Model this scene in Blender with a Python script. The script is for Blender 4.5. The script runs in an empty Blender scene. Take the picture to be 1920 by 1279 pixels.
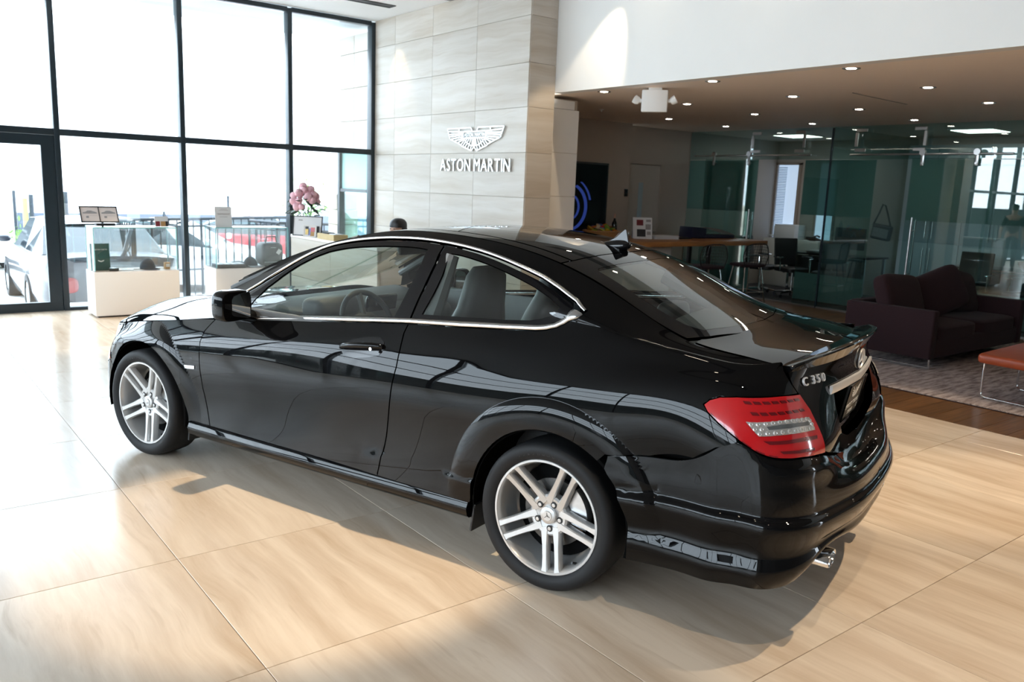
import bpy, bmesh, math, random
import numpy as np
from mathutils import Vector, Matrix, geometry
R = math.radians
random.seed(7)
scene = bpy.context.scene
COL = scene.collection

# ---------------------------------------------------------------- camera
cam_d = bpy.data.cameras.new('camera')
cam = bpy.data.objects.new('camera', cam_d)
COL.objects.link(cam)
YAW, PITCH, ROLL, EYE = 0.66758996, 0.18212914, 0.03897442, 1.6418037
cp, sp_ = math.cos(PITCH), math.sin(PITCH)
fwd = Vector((0, cp, -sp_)); up = Vector((0, sp_, cp)); rgt = Vector((1, 0, 0))
cr, sr = math.cos(ROLL), math.sin(ROLL)
r2 = rgt * cr + up * sr; u2 = up * cr - rgt * sr
RW = Matrix.Rotation(-YAW, 3, 'Z')
r2, u2, fwd = RW @ r2, RW @ u2, RW @ fwd
cam.matrix_world = Matrix(((r2.x, u2.x, -fwd.x, 0), (r2.y, u2.y, -fwd.y, 0), (r2.z, u2.z, -fwd.z, EYE), (0, 0, 0, 1)))
cam_d.sensor_width = 36.0
cam_d.lens = 36.0 * 1549.96 / 1920
cam_d.clip_start = 0.05; cam_d.clip_end = 300
cam_d.dof.use_dof = True
cam_d.dof.focus_distance = 3.5
cam_d.dof.aperture_fstop = 5.0
scene.camera = cam

# ---------------------------------------------------------------- view, world, light
vs = scene.view_settings
vs.view_transform = 'Standard'; vs.look = 'None'; vs.gamma = 1.0; vs.use_curve_mapping = False
vs.exposure = 0.32
try:
    scene.cycles.use_denoising = True
    scene.cycles.sample_clamp_indirect = 6.0
    scene.cycles.max_bounces = 10
    scene.cycles.transparent_max_bounces = 24
    scene.cycles.caustics_reflective = False
    scene.cycles.caustics_refractive = False
except Exception:
    pass
SKY = 9.5
world = bpy.data.worlds.new('world'); scene.world = world
world.use_nodes = True
wn = world.node_tree; bg = wn.nodes['Background']
wtc = wn.nodes.new('ShaderNodeTexCoord'); wsp = wn.nodes.new('ShaderNodeSeparateXYZ')
wr = wn.nodes.new('ShaderNodeValToRGB')
wn.links.new(wtc.outputs['Generated'], wsp.inputs[0]); wn.links.new(wsp.outputs['Z'], wr.inputs[0])
wr.color_ramp.elements[0].position = 0.0; wr.color_ramp.elements[0].color = (.80, .90, 1.0, 1)
wr.color_ramp.elements[1].position = 0.7; wr.color_ramp.elements[1].color = (.72, .86, 1.0, 1)
wn.links.new(wr.outputs[0], bg.inputs['Color']); bg.inputs['Strength'].default_value = SKY

def portal(loc, rot, sx, sy):
    d = bpy.data.lights.new('window_portal', 'AREA'); d.shape = 'RECTANGLE'; d.size = sx; d.size_y = sy
    d.cycles.is_portal = True
    o = bpy.data.objects.new('window_portal', d); COL.objects.link(o); o.location = loc; o.rotation_euler = rot
    return o
def spot(loc, target, power, angle, blend=.5, color=(1, .80, .56), radius=.03):
    d = bpy.data.lights.new('spot_lamp', 'SPOT'); d.energy = power; d.spot_size = R(angle); d.spot_blend = blend
    d.color = color; d.shadow_soft_size = radius
    o = bpy.data.objects.new('spot_lamp', d); COL.objects.link(o); o.location = loc
    o.rotation_euler = (Vector(target) - Vector(loc)).to_track_quat('-Z', 'Y').to_euler()
    return o
portal((0.0, 11.2, 1.95), (R(-90), 0, 0), 12.2, 3.8)
portal((-6.2, 4.0, 1.95), (0, R(-90), 0), 3.8, 14.0)
CEIL = 3.90; SOFF = 2.738
WARM = (1, .80, .55)
# halogen spots recessed in the showroom ceiling: (fixture x, y, target, watts, cone)
SPOTS = [((1.80, 3.585), (1.50, 3.50, 0), 400, 36), ((4.3, .8), (4.25, .85, 0), 280, 64), ((5.62, 10.35), (5.98, 10.30, 2.9), 22, 42),
         ((3.4, 8.6), (2.4, 9.4, 0), 300, 44), ((1.8, .6), (1.8, .6, 0), 90, 70), ((5.2, 3.4), (5.5, 3.0, 0), 270, 56), ((5.2, 5.8), (5.4, 5.6, 0), 200, 50), ((6.12, 6.3), (6.50, 7.5, 1.3), 75, 48)]
for (fx, fy), tg, w, cone in SPOTS:
    spot((fx, fy, CEIL - .03), tg, w, cone, .35, WARM, .03)

# ---------------------------------------------------------------- helpers
def link(o, parent=None):
    COL.objects.link(o)
    if parent is not None: o.parent = parent
    return o
def tag(o, label=None, cat=None, group=None, kind=None):
    if label: o['label'] = label
    if cat: o['category'] = cat
    if group: o['group'] = group
    if kind: o['kind'] = kind
    return o
def thing(name, label, cat, loc=(0, 0, 0), rz=0.0, group=None):
    o = bpy.data.objects.new(name, None); o.empty_display_size = .1
    COL.objects.link(o); o.location = loc; o.rotation_euler = (0, 0, rz)
    return tag(o, label, cat, group)
def from_bm(name, bm, m, parent=None, smooth=False):
    me = bpy.data.meshes.new(name)
    bmesh.ops.recalc_face_normals(bm, faces=bm.faces)
    bm.to_mesh(me); bm.free()
    if smooth:
        me.polygons.foreach_set('use_smooth', [True] * len(me.polygons))
        try: me.set_sharp_from_angle(angle=R(38))
        except Exception: pass
    for mm in (m if isinstance(m, (list, tuple)) else [m]): me.materials.append(mm)
    return link(bpy.data.objects.new(name, me), parent)
def copy_tree(o, parent=None):
    c = o.copy(); COL.objects.link(c); c.parent = parent
    for ch in list(o.children): copy_tree(ch, c)
    return c
def xf(loc=(0, 0, 0), rot=(0, 0, 0), sc=(1, 1, 1)):
    from mathutils import Euler
    return Matrix.Translation(loc) @ Euler(rot).to_matrix().to_4x4() @ Matrix.Diagonal((*sc, 1))
def add_box(bm, c, s, rot=(0, 0, 0), bev=0.0, seg=2, mi=0, M=None):
    b2 = bmesh.new()
    bmesh.ops.create_cube(b2, size=1, matrix=Matrix.Diagonal((*s, 1)))
    if bev > 0:
        bmesh.ops.bevel(b2, geom=list(b2.edges), offset=min(bev, min(s) * .45), segments=seg, affect='EDGES', profile=.5)
    T = xf(c, rot)
    if M is not None: T = M @ T
    join(bm, b2, T, mi)
def join(bm, b2, T=Matrix(), mi=0):
    b2.verts.index_update()
    vm = [bm.verts.new(T @ v.co) for v in b2.verts]
    for f in b2.faces:
        try:
            nf = bm.faces.new([vm[v.index] for v in f.verts]); nf.material_index = mi if mi else f.material_index; nf.smooth = f.smooth
        except ValueError: pass
    b2.free()
def add_cyl(bm, p0, p1, r0, r1=None, seg=16, cap=True, mi=0):
    p0, p1 = Vector(p0), Vector(p1); r1 = r0 if r1 is None else r1
    d = p1 - p0; q = d.to_track_quat('Z', 'Y').to_matrix()
    A, B = [], []
    for i in range(seg):
        a = 2 * math.pi * i / seg; v = q @ Vector((math.cos(a), math.sin(a), 0))
        A.append(bm.verts.new(p0 + v * r0)); B.append(bm.verts.new(p1 + v * r1))
    for i in range(seg):
        j = (i + 1) % seg
        f = bm.faces.new((A[i], A[j], B[j], B[i])); f.material_index = mi
    if cap:
        f = bm.faces.new(A[::-1]); f.material_index = mi
        f = bm.faces.new(B); f.material_index = mi
def add_tube(bm, pts, r, seg=8, closed=False, mi=0, cap=True):
    pts = [Vector(p) for p in pts]; n = len(pts); rings = []
    ref = None
    for i in range(n):
        a = pts[i - 1] if (i > 0 or closed) else pts[i]
        b = pts[(i + 1) % n] if (i < n - 1 or closed) else pts[i]
        t = (b - a).normalized()
        if ref is None:
            ref = Vector((0, 0, 1)) if abs(t.z) < .9 else Vector((1, 0, 0))
        u = (ref - t * ref.dot(t)); 
        if u.length < 1e-5: u = t.orthogonal()
        u.normalize(); ref = u; w = t.cross(u)
        rr = r[i] if isinstance(r, (list, tuple)) else r
        rings.append([bm.verts.new(pts[i] + (u * math.cos(2 * math.pi * k / seg) + w * math.sin(2 * math.pi * k / seg)) * rr) for k in range(seg)])
    m = n if closed else n - 1
    for i in range(m):
        A, B = rings[i], rings[(i + 1) % n]
        for k in range(seg):
            f = bm.faces.new((A[k], A[(k + 1) % seg], B[(k + 1) % seg], B[k])); f.material_index = mi
    if cap and not closed:
        bm.faces.new(rings[0][::-1]); bm.faces.new(rings[-1])
def add_lathe(bm, prof, c=(0, 0, 0), seg=24, axis='Z', mi=0, M=None):
    """prof: list of (radius, height)"""
    rings = []
    T = Matrix.Translation(c)
    if axis == 'Y': T = T @ Matrix.Rotation(R(-90), 4, 'X')
    if axis == 'X': T = T @ Matrix.Rotation(R(90), 4, 'Y')
    if M is not None: T = M @ T
    for r, h in prof:
        if r < 1e-6: rings.append([bm.verts.new(T @ Vector((0, 0, h)))])
        else: rings.append([bm.verts.new(T @ Vector((r * math.cos(2 * math.pi * k / seg), r * math.sin(2 * math.pi * k / seg), h))) for k in range(seg)])
    for A, B in zip(rings, rings[1:]):
        for k in range(seg):
            j = (k + 1) % seg
            if len(A) == 1 and len(B) == 1: continue
            if len(A) == 1: f = bm.faces.new((A[0], B[j], B[k]))
            elif len(B) == 1: f = bm.faces.new((A[k], A[j], B[0]))
            else: f = bm.faces.new((A[k], A[j], B[j], B[k]))
            f.material_index = mi
def add_prism(bm, poly, h0, h1, M=Matrix(), mi=0):
    """poly in local xy extruded z h0..h1"""
    A = [bm.verts.new(M @ Vector((x, y, h0))) for x, y in poly]
    B = [bm.verts.new(M @ Vector((x, y, h1))) for x, y in poly]
    n = len(poly)
    for f in ([A[::-1], B] + [[A[i], A[(i + 1) % n], B[(i + 1) % n], B[i]] for i in range(n)]):
        g = bm.faces.new(f); g.material_index = mi
def box_obj(name, c, s, m, parent=None, bev=0.0, rot=(0, 0, 0), seg=2):
    bm = bmesh.new(); add_box(bm, c, s, rot, bev, seg)
    return from_bm(name, bm, m, parent, smooth=bev > 0)
def superq(bm, c, s, e=.5, nu=28, nv=14, rot=(0, 0, 0), puff=None, mi=0):
    """rounded cushion"""
    T = xf(c, rot); f = lambda w, m: math.copysign(abs(w) ** m, w)
    rings = []
    for i in range(nv + 1):
        v = -math.pi / 2 + math.pi * i / nv; ring = []
        for j in range(nu):
            u = 2 * math.pi * j / nu
            p = Vector((f(math.cos(v), e) * f(math.cos(u), e) * s[0] / 2, f(math.cos(v), e) * f(math.sin(u), e) * s[1] / 2, f(math.sin(v), e) * s[2] / 2))
            if puff: p = puff(p)
            ring.append(bm.verts.new(T @ p))
        rings.append(ring)
    for A, B in zip(rings, rings[1:]):
        for j in range(nu):
            k = (j + 1) % nu
            fc = bm.faces.new((A[j], A[k], B[k], B[j])); fc.material_index = mi
    bmesh.ops.remove_doubles(bm, verts=bm.verts, dist=1e-5)

FONT_CACHE = {}
def text_mesh(s, size=1.0, depth=0.0, align='CENTER'):
    cu = bpy.data.curves.new('lettering', 'FONT'); cu.body = s; cu.size = size; cu.extrude = depth; cu.align_x = align; cu.align_y = 'BOTTOM_BASELINE'
    cu.resolution_u = 3
    o = bpy.data.objects.new('lettering', cu); COL.objects.link(o)
    dg = bpy.context.evaluated_depsgraph_get(); dg.update()
    me = bpy.data.meshes.new_from_object(o.evaluated_get(dg))
    bpy.data.objects.remove(o); bpy.data.curves.remove(cu)
    return me
def text_obj(name, s, size, depth, m, M, parent=None, sx=1.0):
    me = text_mesh(s, size, depth); me.name = name
    me.transform(M @ Matrix.Diagonal((sx, 1, 1, 1))); me.materials.clear(); me.materials.append(m)
    return link(bpy.data.objects.new(name, me), parent)

# ---------------------------------------------------------------- materials
def P(m): return m.node_tree.nodes['Principled BSDF']
def mat(name, col, rough=.5, metal=0.0, spec=.5, coat=0.0, var=.0, vscale=20.0, bump=0.0, bscale=200.0, coat_r=.03, sheen=0.0, stretch=(1, 1, 1), alpha=None, emit=None, estr=0.0):
    m = bpy.data.materials.new(name); m.use_nodes = True
    nt = m.node_tree; b = nt.nodes['Principled BSDF']
    b.inputs['Base Color'].default_value = (*col, 1); b.inputs['Roughness'].default_value = rough
    b.inputs['Metallic'].default_value = metal; b.inputs['Specular IOR Level'].default_value = spec
    b.inputs['Coat Weight'].default_value = coat; b.inputs['Coat Roughness'].default_value = coat_r
    if sheen: b.inputs['Sheen Weight'].default_value = sheen
    if emit: b.inputs['Emission Color'].default_value = (*emit, 1); b.inputs['Emission Strength'].default_value = estr
    tc = None
    def coords():
        t = nt.nodes.new('ShaderNodeTexCoord'); mp = nt.nodes.new('ShaderNodeMapping'); mp.inputs['Scale'].default_value = stretch
        nt.links.new(t.outputs['Object'], mp.inputs[0]); return mp
    if var > 0:
        mp = coords(); n = nt.nodes.new('ShaderNodeTexNoise'); n.inputs['Scale'].default_value = vscale; n.inputs['Detail'].default_value = 5
        nt.links.new(mp.outputs[0], n.inputs['Vector'])
        mx = nt.nodes.new('ShaderNodeMix'); mx.data_type = 'RGBA'
        lo = tuple(max(0, c * (1 - var)) for c in col); hi = tuple(min(1, c * (1 + var)) for c in col)
        mx.inputs['A'].default_value = (*lo, 1); mx.inputs['B'].default_value = (*hi, 1)
        nt.links.new(n.outputs['Fac'], mx.inputs['Factor']); nt.links.new(mx.outputs['Result'], b.inputs['Base Color'])
    if bump > 0:
        mp = coords(); n = nt.nodes.new('ShaderNodeTexNoise'); n.inputs['Scale'].default_value = bscale; n.inputs['Detail'].default_value = 3
        nt.links.new(mp.outputs[0], n.inputs['Vector'])
        bp_ = nt.nodes.new('ShaderNodeBump'); bp_.inputs['Strength'].default_value = bump; bp_.inputs['Distance'].default_value = .002
        nt.links.new(n.outputs['Fac'], bp_.inputs['Height']); nt.links.new(bp_.outputs[0], b.inputs['Normal'])
    return m
def glass_mat(name, tint, refl=1.0, rough=0.0, ior=1.5):
    """thin pane: tinted transmission + fresnel mirror"""
    m = bpy.data.materials.new(name); m.use_nodes = True; nt = m.node_tree; nt.nodes.clear()
    out = nt.nodes.new('ShaderNodeOutputMaterial'); tr = nt.nodes.new('ShaderNodeBsdfTransparent'); gl = nt.nodes.new('ShaderNodeBsdfGlossy')
    fr = nt.nodes.new('ShaderNodeFresnel'); fr.inputs['IOR'].default_value = ior
    geo = nt.nodes.new('ShaderNodeNewGeometry')
    mix = nt.nodes.new('ShaderNodeMixShader'); tr.inputs[0].default_value = (*tint, 1)
    gl.inputs['Roughness'].default_value = rough; gl.inputs['Color'].default_value = (refl, refl, refl, 1)
    # the same fresnel on both sides of the pane
    lw = nt.nodes.new('ShaderNodeVectorMath'); lw.operation = 'DOT_PRODUCT'
    nt.links.new(geo.outputs['Incoming'], lw.inputs[0]); nt.links.new(geo.outputs['Normal'], lw.inputs[1])
    ab = nt.nodes.new('ShaderNodeMath'); ab.operation = 'ABSOLUTE'; nt.links.new(lw.outputs['Value'], ab.inputs[0])
    om = nt.nodes.new('ShaderNodeMath'); om.operation = 'SUBTRACT'; om.inputs[0].default_value = 1; nt.links.new(ab.outputs[0], om.inputs[1])
    pw = nt.nodes.new('ShaderNodeMath'); pw.operation = 'POWER'; pw.inputs[1].default_value = 5; nt.links.new(om.outputs[0], pw.inputs[0])
    f0 = 2 * ((ior - 1) / (ior + 1)) ** 2
    ml = nt.nodes.new('ShaderNodeMath'); ml.operation = 'MULTIPLY_ADD'; ml.inputs[1].default_value = 1 - f0; ml.inputs[2].default_value = f0
    nt.links.new(pw.outputs[0], ml.inputs[0])
    nt.links.new(ml.outputs[0], mix.inputs[0]); nt.links.new(tr.outputs[0], mix.inputs[1]); nt.links.new(gl.outputs[0], mix.inputs[2])
    nt.links.new(mix.outputs[0], out.inputs[0])
    nt.nodes.remove(fr)
    return m
def stone_mat(name, c_lo, c_hi, c_vein, axis, rough, bump=.02, scale=1.0, coat=0.0, spec=.5):
    """vein-cut travertine: bands along one axis, every slab with its own offset"""
    m = mat(name, c_hi, rough, spec=spec, coat=coat); nt = m.node_tree; b = P(m)
    geo = nt.nodes.new('ShaderNodeNewGeometry'); oi = nt.nodes.new('ShaderNodeObjectInfo')
    add = nt.nodes.new('ShaderNodeVectorMath'); add.operation = 'ADD'
    sc = nt.nodes.new('ShaderNodeVectorMath'); sc.operation = 'SCALE'; sc.inputs['Scale'].default_value = 37.0
    cmb = nt.nodes.new('ShaderNodeCombineXYZ')
    for k in range(3): nt.links.new(oi.outputs['Random'], cmb.inputs[k])
    nt.links.new(cmb.outputs[0], sc.inputs[0]); nt.links.new(geo.outputs['Position'], add.inputs[0]); nt.links.new(sc.outputs[0], add.inputs[1])
    # warp
    wz = nt.nodes.new('ShaderNodeTexNoise'); wz.inputs['Scale'].default_value = 1.3 * scale; wz.inputs['Detail'].default_value = 2
    nt.links.new(add.outputs[0], wz.inputs['Vector'])
    ws = nt.nodes.new('ShaderNodeVectorMath'); ws.operation = 'MULTIPLY_ADD'
    ws.inputs[1].default_value = (.16, .16, .16); nt.links.new(wz.outputs['Color'], ws.inputs[0]); nt.links.new(add.outputs[0], ws.inputs[2])
    mp = nt.nodes.new('ShaderNodeMapping'); long_, acr = .22 * scale, 3.2 * scale
    mp.inputs['Scale'].default_value = {'Y': (acr, long_, acr), 'X': (long_, acr, acr), 'H': (long_, long_, acr)}[axis]
    nt.links.new(ws.outputs[0], mp.inputs[0])
    n1 = nt.nodes.new('ShaderNodeTexNoise'); n1.inputs['Scale'].default_value = 2.0; n1.inputs['Detail'].default_value = 8; n1.inputs['Roughness'].default_value = .62
    nt.links.new(mp.outputs[0], n1.inputs['Vector'])
    n2 = nt.nodes.new('ShaderNodeTexNoise'); n2.inputs['Scale'].default_value = 7.0; n2.inputs['Detail'].default_value = 6
    nt.links.new(mp.outputs[0], n2.inputs['Vector'])
    r1 = nt.nodes.new('ShaderNodeValToRGB'); e = r1.color_ramp
    e.elements[0].position = .30; e.elements[0].color = (*c_lo, 1); e.elements[1].position = .62; e.elements[1].color = (*c_hi, 1)
    nt.links.new(n1.outputs['Fac'], r1.inputs[0])
    r2_ = nt.nodes.new('ShaderNodeValToRGB'); r2_.color_ramp.elements[0].position = .60; r2_.color_ramp.elements[0].color = (0, 0, 0, 1)
    r2_.color_ramp.elements[1].position = .78; r2_.color_ramp.elements[1].color = (.55, .55, .55, 1)
    nt.links.new(n2.outputs['Fac'], r2_.inputs[0])
    mx = nt.nodes.new('ShaderNodeMix'); mx.data_type = 'RGBA'; mx.inputs['B'].default_value = (*c_vein, 1)
    nt.links.new(r2_.outputs[0], mx.inputs['Factor']); nt.links.new(r1.outputs[0], mx.inputs['A'])
    br = nt.nodes.new('ShaderNodeMix'); br.data_type = 'RGBA'; br.blend_type = 'MULTIPLY'; br.inputs['Factor'].default_value = 1
    mr = nt.nodes.new('ShaderNodeMapRange'); mr.inputs['To Min'].default_value = .93; mr.inputs['To Max'].default_value = 1.05
    nt.links.new(oi.outputs['Random'], mr.inputs['Value']); nt.links.new(mr.outputs[0], br.inputs['B'])
    nt.links.new(mx.outputs['Result'], br.inputs['A']); nt.links.new(br.outputs['Result'], b.inputs['Base Color'])
    bp_ = nt.nodes.new('ShaderNodeBump'); bp_.inputs['Strength'].default_value = bump; bp_.inputs['Distance'].default_value = .002
    nt.links.new(n2.outputs['Fac'], bp_.inputs['Height']); nt.links.new(bp_.outputs[0], b.inputs['Normal'])
    return m
def wood_mat(name, c_lo, c_hi, axis='X', rough=.35, scale=1.0):
    m = mat(name, c_hi, rough); nt = m.node_tree; b = P(m)
    geo = nt.nodes.new('ShaderNodeNewGeometry'); oi = nt.nodes.new('ShaderNodeObjectInfo')
    sc = nt.nodes.new('ShaderNodeVectorMath'); sc.operation = 'SCALE'; sc.inputs['Scale'].default_value = 23.0
    cmb = nt.nodes.new('ShaderNodeCombineXYZ')
    for k in range(3): nt.links.new(oi.outputs['Random'], cmb.inputs[k])
    nt.links.new(cmb.outputs[0], sc.inputs[0])
    add = nt.nodes.new('ShaderNodeVectorMath'); add.operation = 'ADD'; nt.links.new(geo.outputs['Position'], add.inputs[0]); nt.links.new(sc.outputs[0], add.inputs[1])
    mp = nt.nodes.new('ShaderNodeMapping'); mp.inputs['Scale'].default_value = {'X': (1.2 * scale, 14 * scale, 14 * scale), 'Y': (14 * scale, 1.2 * scale, 14 * scale)}[axis]
    nt.links.new(add.outputs[0], mp.inputs[0])
    n = nt.nodes.new('ShaderNodeTexNoise'); n.inputs['Scale'].default_value = 2.5; n.inputs['Detail'].default_value = 7; nt.links.new(mp.outputs[0], n.inputs['Vector'])
    r = nt.nodes.new('ShaderNodeValToRGB'); r.color_ramp.elements[0].position = .3; r.color_ramp.elements[0].color = (*c_lo, 1)
    r.color_ramp.elements[1].position = .7; r.color_ramp.elements[1].color = (*c_hi, 1); nt.links.new(n.outputs['Fac'], r.inputs[0])
    br = nt.nodes.new('ShaderNodeMix'); br.data_type = 'RGBA'; br.blend_type = 'MULTIPLY'; br.inputs['Factor'].default_value = 1
    mr = nt.nodes.new('ShaderNodeMapRange'); mr.inputs['To Min'].default_value = .75; mr.inputs['To Max'].default_value = 1.15
    nt.links.new(oi.outputs['Random'], mr.inputs['Value']); nt.links.new(mr.outputs[0], br.inputs['B'])
    nt.links.new(r.outputs[0], br.inputs['A']); nt.links.new(br.outputs['Result'], b.inputs['Base Color'])
    return m
M = {}
M['white'] = mat('white_paint', (.82, .80, .77), .55, var=.02, vscale=3)
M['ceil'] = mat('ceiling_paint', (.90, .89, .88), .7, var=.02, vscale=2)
M['ceildark'] = mat('darkened_ceiling', (.22, .215, .21), .7, var=.02, vscale=2)  # ceiling away from the glass, darkened in colour so the car mirrors less light
M['taupewall'] = mat('taupe_wall', (.16, .15, .14), .6, var=.03, vscale=2)
M['soffit'] = mat('soffit_paint', (.95, .83, .73), .6, var=.02, vscale=2)
M['beige'] = mat('beige_wall', (.52, .47, .43), .6, var=.03, vscale=2)
M['frame'] = mat('dark_mullion', (.012, .022, .030), .35, var=.2, vscale=8)
M['floor'] = stone_mat('floor_travertine', (.60, .45, .32), (.84, .70, .56), (.50, .35, .23), 'Y', .22, .01, 1.0)
M['wall_stone'] = stone_mat('wall_travertine', (.45, .38, .30), (.58, .53, .47), (.41, .32, .23), 'H', .42, .02, 1.0)
M['pier_stone'] = mat('split_stone', (.62, .56, .46), .8, var=.25, vscale=6, bump=.8, bscale=25)
M['grout'] = mat('grout', (.45, .38, .30), .8, var=.1)
M['plank'] = wood_mat('oak_plank', (.09, .038, .012), (.22, .10, .032), 'X', .38)
M['table_wood'] = wood_mat('cherry_top', (.30, .12, .04), (.50, .22, .07), 'X', .3)
M['chrome'] = mat('chrome', (.85, .86, .88), .08, 1.0, var=.03)
M['steel'] = mat('brushed_steel', (.55, .55, .55), .28, 1.0, var=.05, vscale=60)
M['black'] = mat('black_plastic', (.012, .012, .013), .45, var=.15, vscale=40)
M['blackgloss'] = mat('black_gloss', (.006, .006, .007), .08, var=.1)
M['reflector0'] = mat('lamp_ring', (.5, .5, .5), .25, .9, var=.05)
M['clear'] = glass_mat('clear_glass', (.93, .97, .96))
M['facade_glass'] = glass_mat('facade_glass', (.97, .985, .985))
M['office_glass'] = glass_mat('office_glass', (.72, .84, .83), 1.0)
# ================================================================ ROOM
# ---- floor: grout bed, travertine slabs, oak planks
fl = box_obj('floor', (2.0, 2.5, -.035), (17.0, 17.2, .05), M['grout']); tag(fl, kind='structure')
X0, TX, Y0, TY = .965, 1.02, 1.5, 1.0075
def tile_mesh(sx, sy, h=.02):
    bm = bmesh.new(); add_box(bm, (0, 0, -h / 2), (sx, sy, h), bev=.0012, seg=1)
    me = bpy.data.meshes.new('stone_tile'); bm.to_mesh(me); bm.free(); me.materials.append(M['floor']); return me
tm = tile_mesh(TX - .003, TY - .003)
for i in range(-6, 5):
    for j in range(-4, 9):
        o = link(bpy.data.objects.new('stone_tile', tm), fl); o.location = (X0 + TX * (i + .5), Y0 + TY * (j + .5), .01 - .01)
xe = X0 + TX * 5; tm2 = tile_mesh(6.50 - xe - .004, TY - .003)
for j in range(-4, 6):
    o = link(bpy.data.objects.new('stone_tile', tm2), fl); o.location = ((xe + 6.50) / 2, Y0 + TY * (j + .5), 0)
yl = Y0 + TY * 9; tm3 = tile_mesh(TX - .003, 11.0 - yl - .003)
for i in range(-6, 5):
    o = link(bpy.data.objects.new('stone_tile', tm3), fl); o.location = (X0 + TX * (i + .5), (yl + 11.0) / 2, 0)
PW = .19
def plank_mesh(L):
    bm = bmesh.new(); add_box(bm, (0, 0, -.01), (L - .002, PW - .002, .02), bev=.0012, seg=1)
    me = bpy.data.meshes.new('wood_plank'); bm.to_mesh(me); bm.free(); me.materials.append(M['plank']); return me
PL = {L: plank_mesh(L) for L in (1.9, 1.3, .9, 2.3)}
bedw = box_obj('floor', (11.0, 2.2, -.035), (9.0, 17.0, .03), M['grout']); tag(bedw, kind='structure')
for r in range(47):
    y = .1 + PW * (r + .5) - .6
    if y > 9.8: break
    x = 6.503
    for L in ([1.9, 2.3, .9] if r % 3 == 0 else [1.3, 1.9, 1.9] if r % 3 == 1 else [.9, 2.3, 1.9]):
        if y > 7.5 and x < 6.8: x += L; continue
        o = link(bpy.data.objects.new('wood_plank', PL[L]), fl); o.location = (x + L / 2, y, 0); x += L
carp = box_obj('floor', (13.6, 6.0, -.008), (4.0, 9.0, .016), mat('office_carpet', (.05, .05, .055), .95, var=.3, vscale=60, bump=.5, bscale=300)); tag(carp, kind='structure')

# ---- ceilings
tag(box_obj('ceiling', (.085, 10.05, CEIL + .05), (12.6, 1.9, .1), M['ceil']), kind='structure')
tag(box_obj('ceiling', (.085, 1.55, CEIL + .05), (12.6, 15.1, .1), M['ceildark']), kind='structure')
tag(box_obj('ceiling', (10.4, 2.0, SOFF + .03), (7.8, 16.2, .06), M['soffit']), kind='structure')
t = thing('slot_diffuser', 'long black linear air slot in the white ceiling above the glass front', 'air vent', (4.35, 9.93, CEIL))
bm = bmesh.new(); add_box(bm, (0, -.075, -.004), (2.6, .02, .012)); add_box(bm, (0, .075, -.004), (2.6, .02, .012)); add_box(bm, (1.29, 0, -.004), (.02, .17, .012)); add_box(bm, (-1.29, 0, -.004), (.02, .17, .012))
from_bm('frame', bm, M['black'], t); box_obj('slot', (0, 0, -.002), (2.56, .13, .006), M['black'], t)
# black track slots with halogen lamps in the darkened ceiling (mirrored in the paint)
M['halogen'] = mat('halogen_lens', (1, .9, .75), .3, emit=(1, .86, .66), estr=60.0)
for x, ys_, lb in ((1.80, (3.585, .6, 2.1), 'black recessed ceiling slot with three lamps above the side of the coupe'), (4.30, (.8, 2.2, 3.6), 'black recessed ceiling slot with three lamps above the boot of the coupe'), (5.90, (3.4, 6.0, 4.7), 'black recessed ceiling slot with three lamps beside the white bulkhead')):
    t = thing('track_light', lb, 'ceiling light', (x, sum(ys_) / 3, CEIL)); L_ = max(ys_) - min(ys_) + 1.0
    box_obj('slot', (0, 0, -.002), (.26, L_, .006), M['black'], t)
    for y in ys_:
        bm = bmesh.new(); add_lathe(bm, [(.055, -.006), (.058, -.012), (.050, -.014), (.046, -.008)], c=(0, y - sum(ys_) / 3, 0), seg=20); hd_ = from_bm('lamp_head', bm, M['reflector0'], t, True)
        bm = bmesh.new(); add_lathe(bm, [(0, -.0075), (.045, -.0075)], c=(0, y - sum(ys_) / 3, 0), seg=20); from_bm('lens', bm, M['halogen'], hd_)
# ---- walls
tag(box_obj('wall_right', (6.435, .73, 3.32), (.13, 13.5, 1.166), M['white']), kind='structure')          # bulkhead above the lounge, edge at z 2.738... 
wl = box_obj('wall_center', (6.185, 9.25, 1.95), (.37, 3.53, 3.9), M['grout']); tag(wl, kind='structure')
def panel_mesh(name, s, m, bev=.0015):
    bm = bmesh.new(); add_box(bm, (0, 0, 0), s, bev=bev, seg=1)
    me = bpy.data.meshes.new(name); bm.to_mesh(me); bm.free(); me.materials.append(m); return me
ys = [7.47, 8.485, 9.47, 10.43, 11.02]; zs = [0.04, .54, 1.04, 1.545, 2.05, 2.55, 3.03, 3.53, 3.90]
for a, b in zip(ys, ys[1:]):
    for c, d in zip(zs, zs[1:]):
        me = panel_mesh('stone_tile', (.02, b - a - .003, d - c - .003), M['wall_stone'])
        link(bpy.data.objects.new('stone_tile', me), wl).location = (5.99 - wl.location.x, (a + b) / 2 - wl.location.y, (c + d) / 2 - wl.location.z)
for c, d in zip(zs, zs[1:]):
    me = panel_mesh('stone_tile', (.375, .02, d - c - .003), M['wall_stone'])
    link(bpy.data.objects.new('stone_tile', me), wl).location = (6.18, 7.475, (c + d) / 2)
for o in wl.children:                     # box_obj bakes its place into the mesh: children are placed in world space
    if o.location.length < 6: o.location = (o.location.x + wl.location.x, o.location.y + wl.location.y, o.location.z + wl.location.z)
wp = box_obj('wall_middle', (6.62, 9.0, 1.35), (.48, 2.76, 2.70), M['grout']); tag(wp, kind='structure')
pz = [0.05, .57, 1.07, 1.573, 2.083, 2.585, 2.69]
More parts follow.
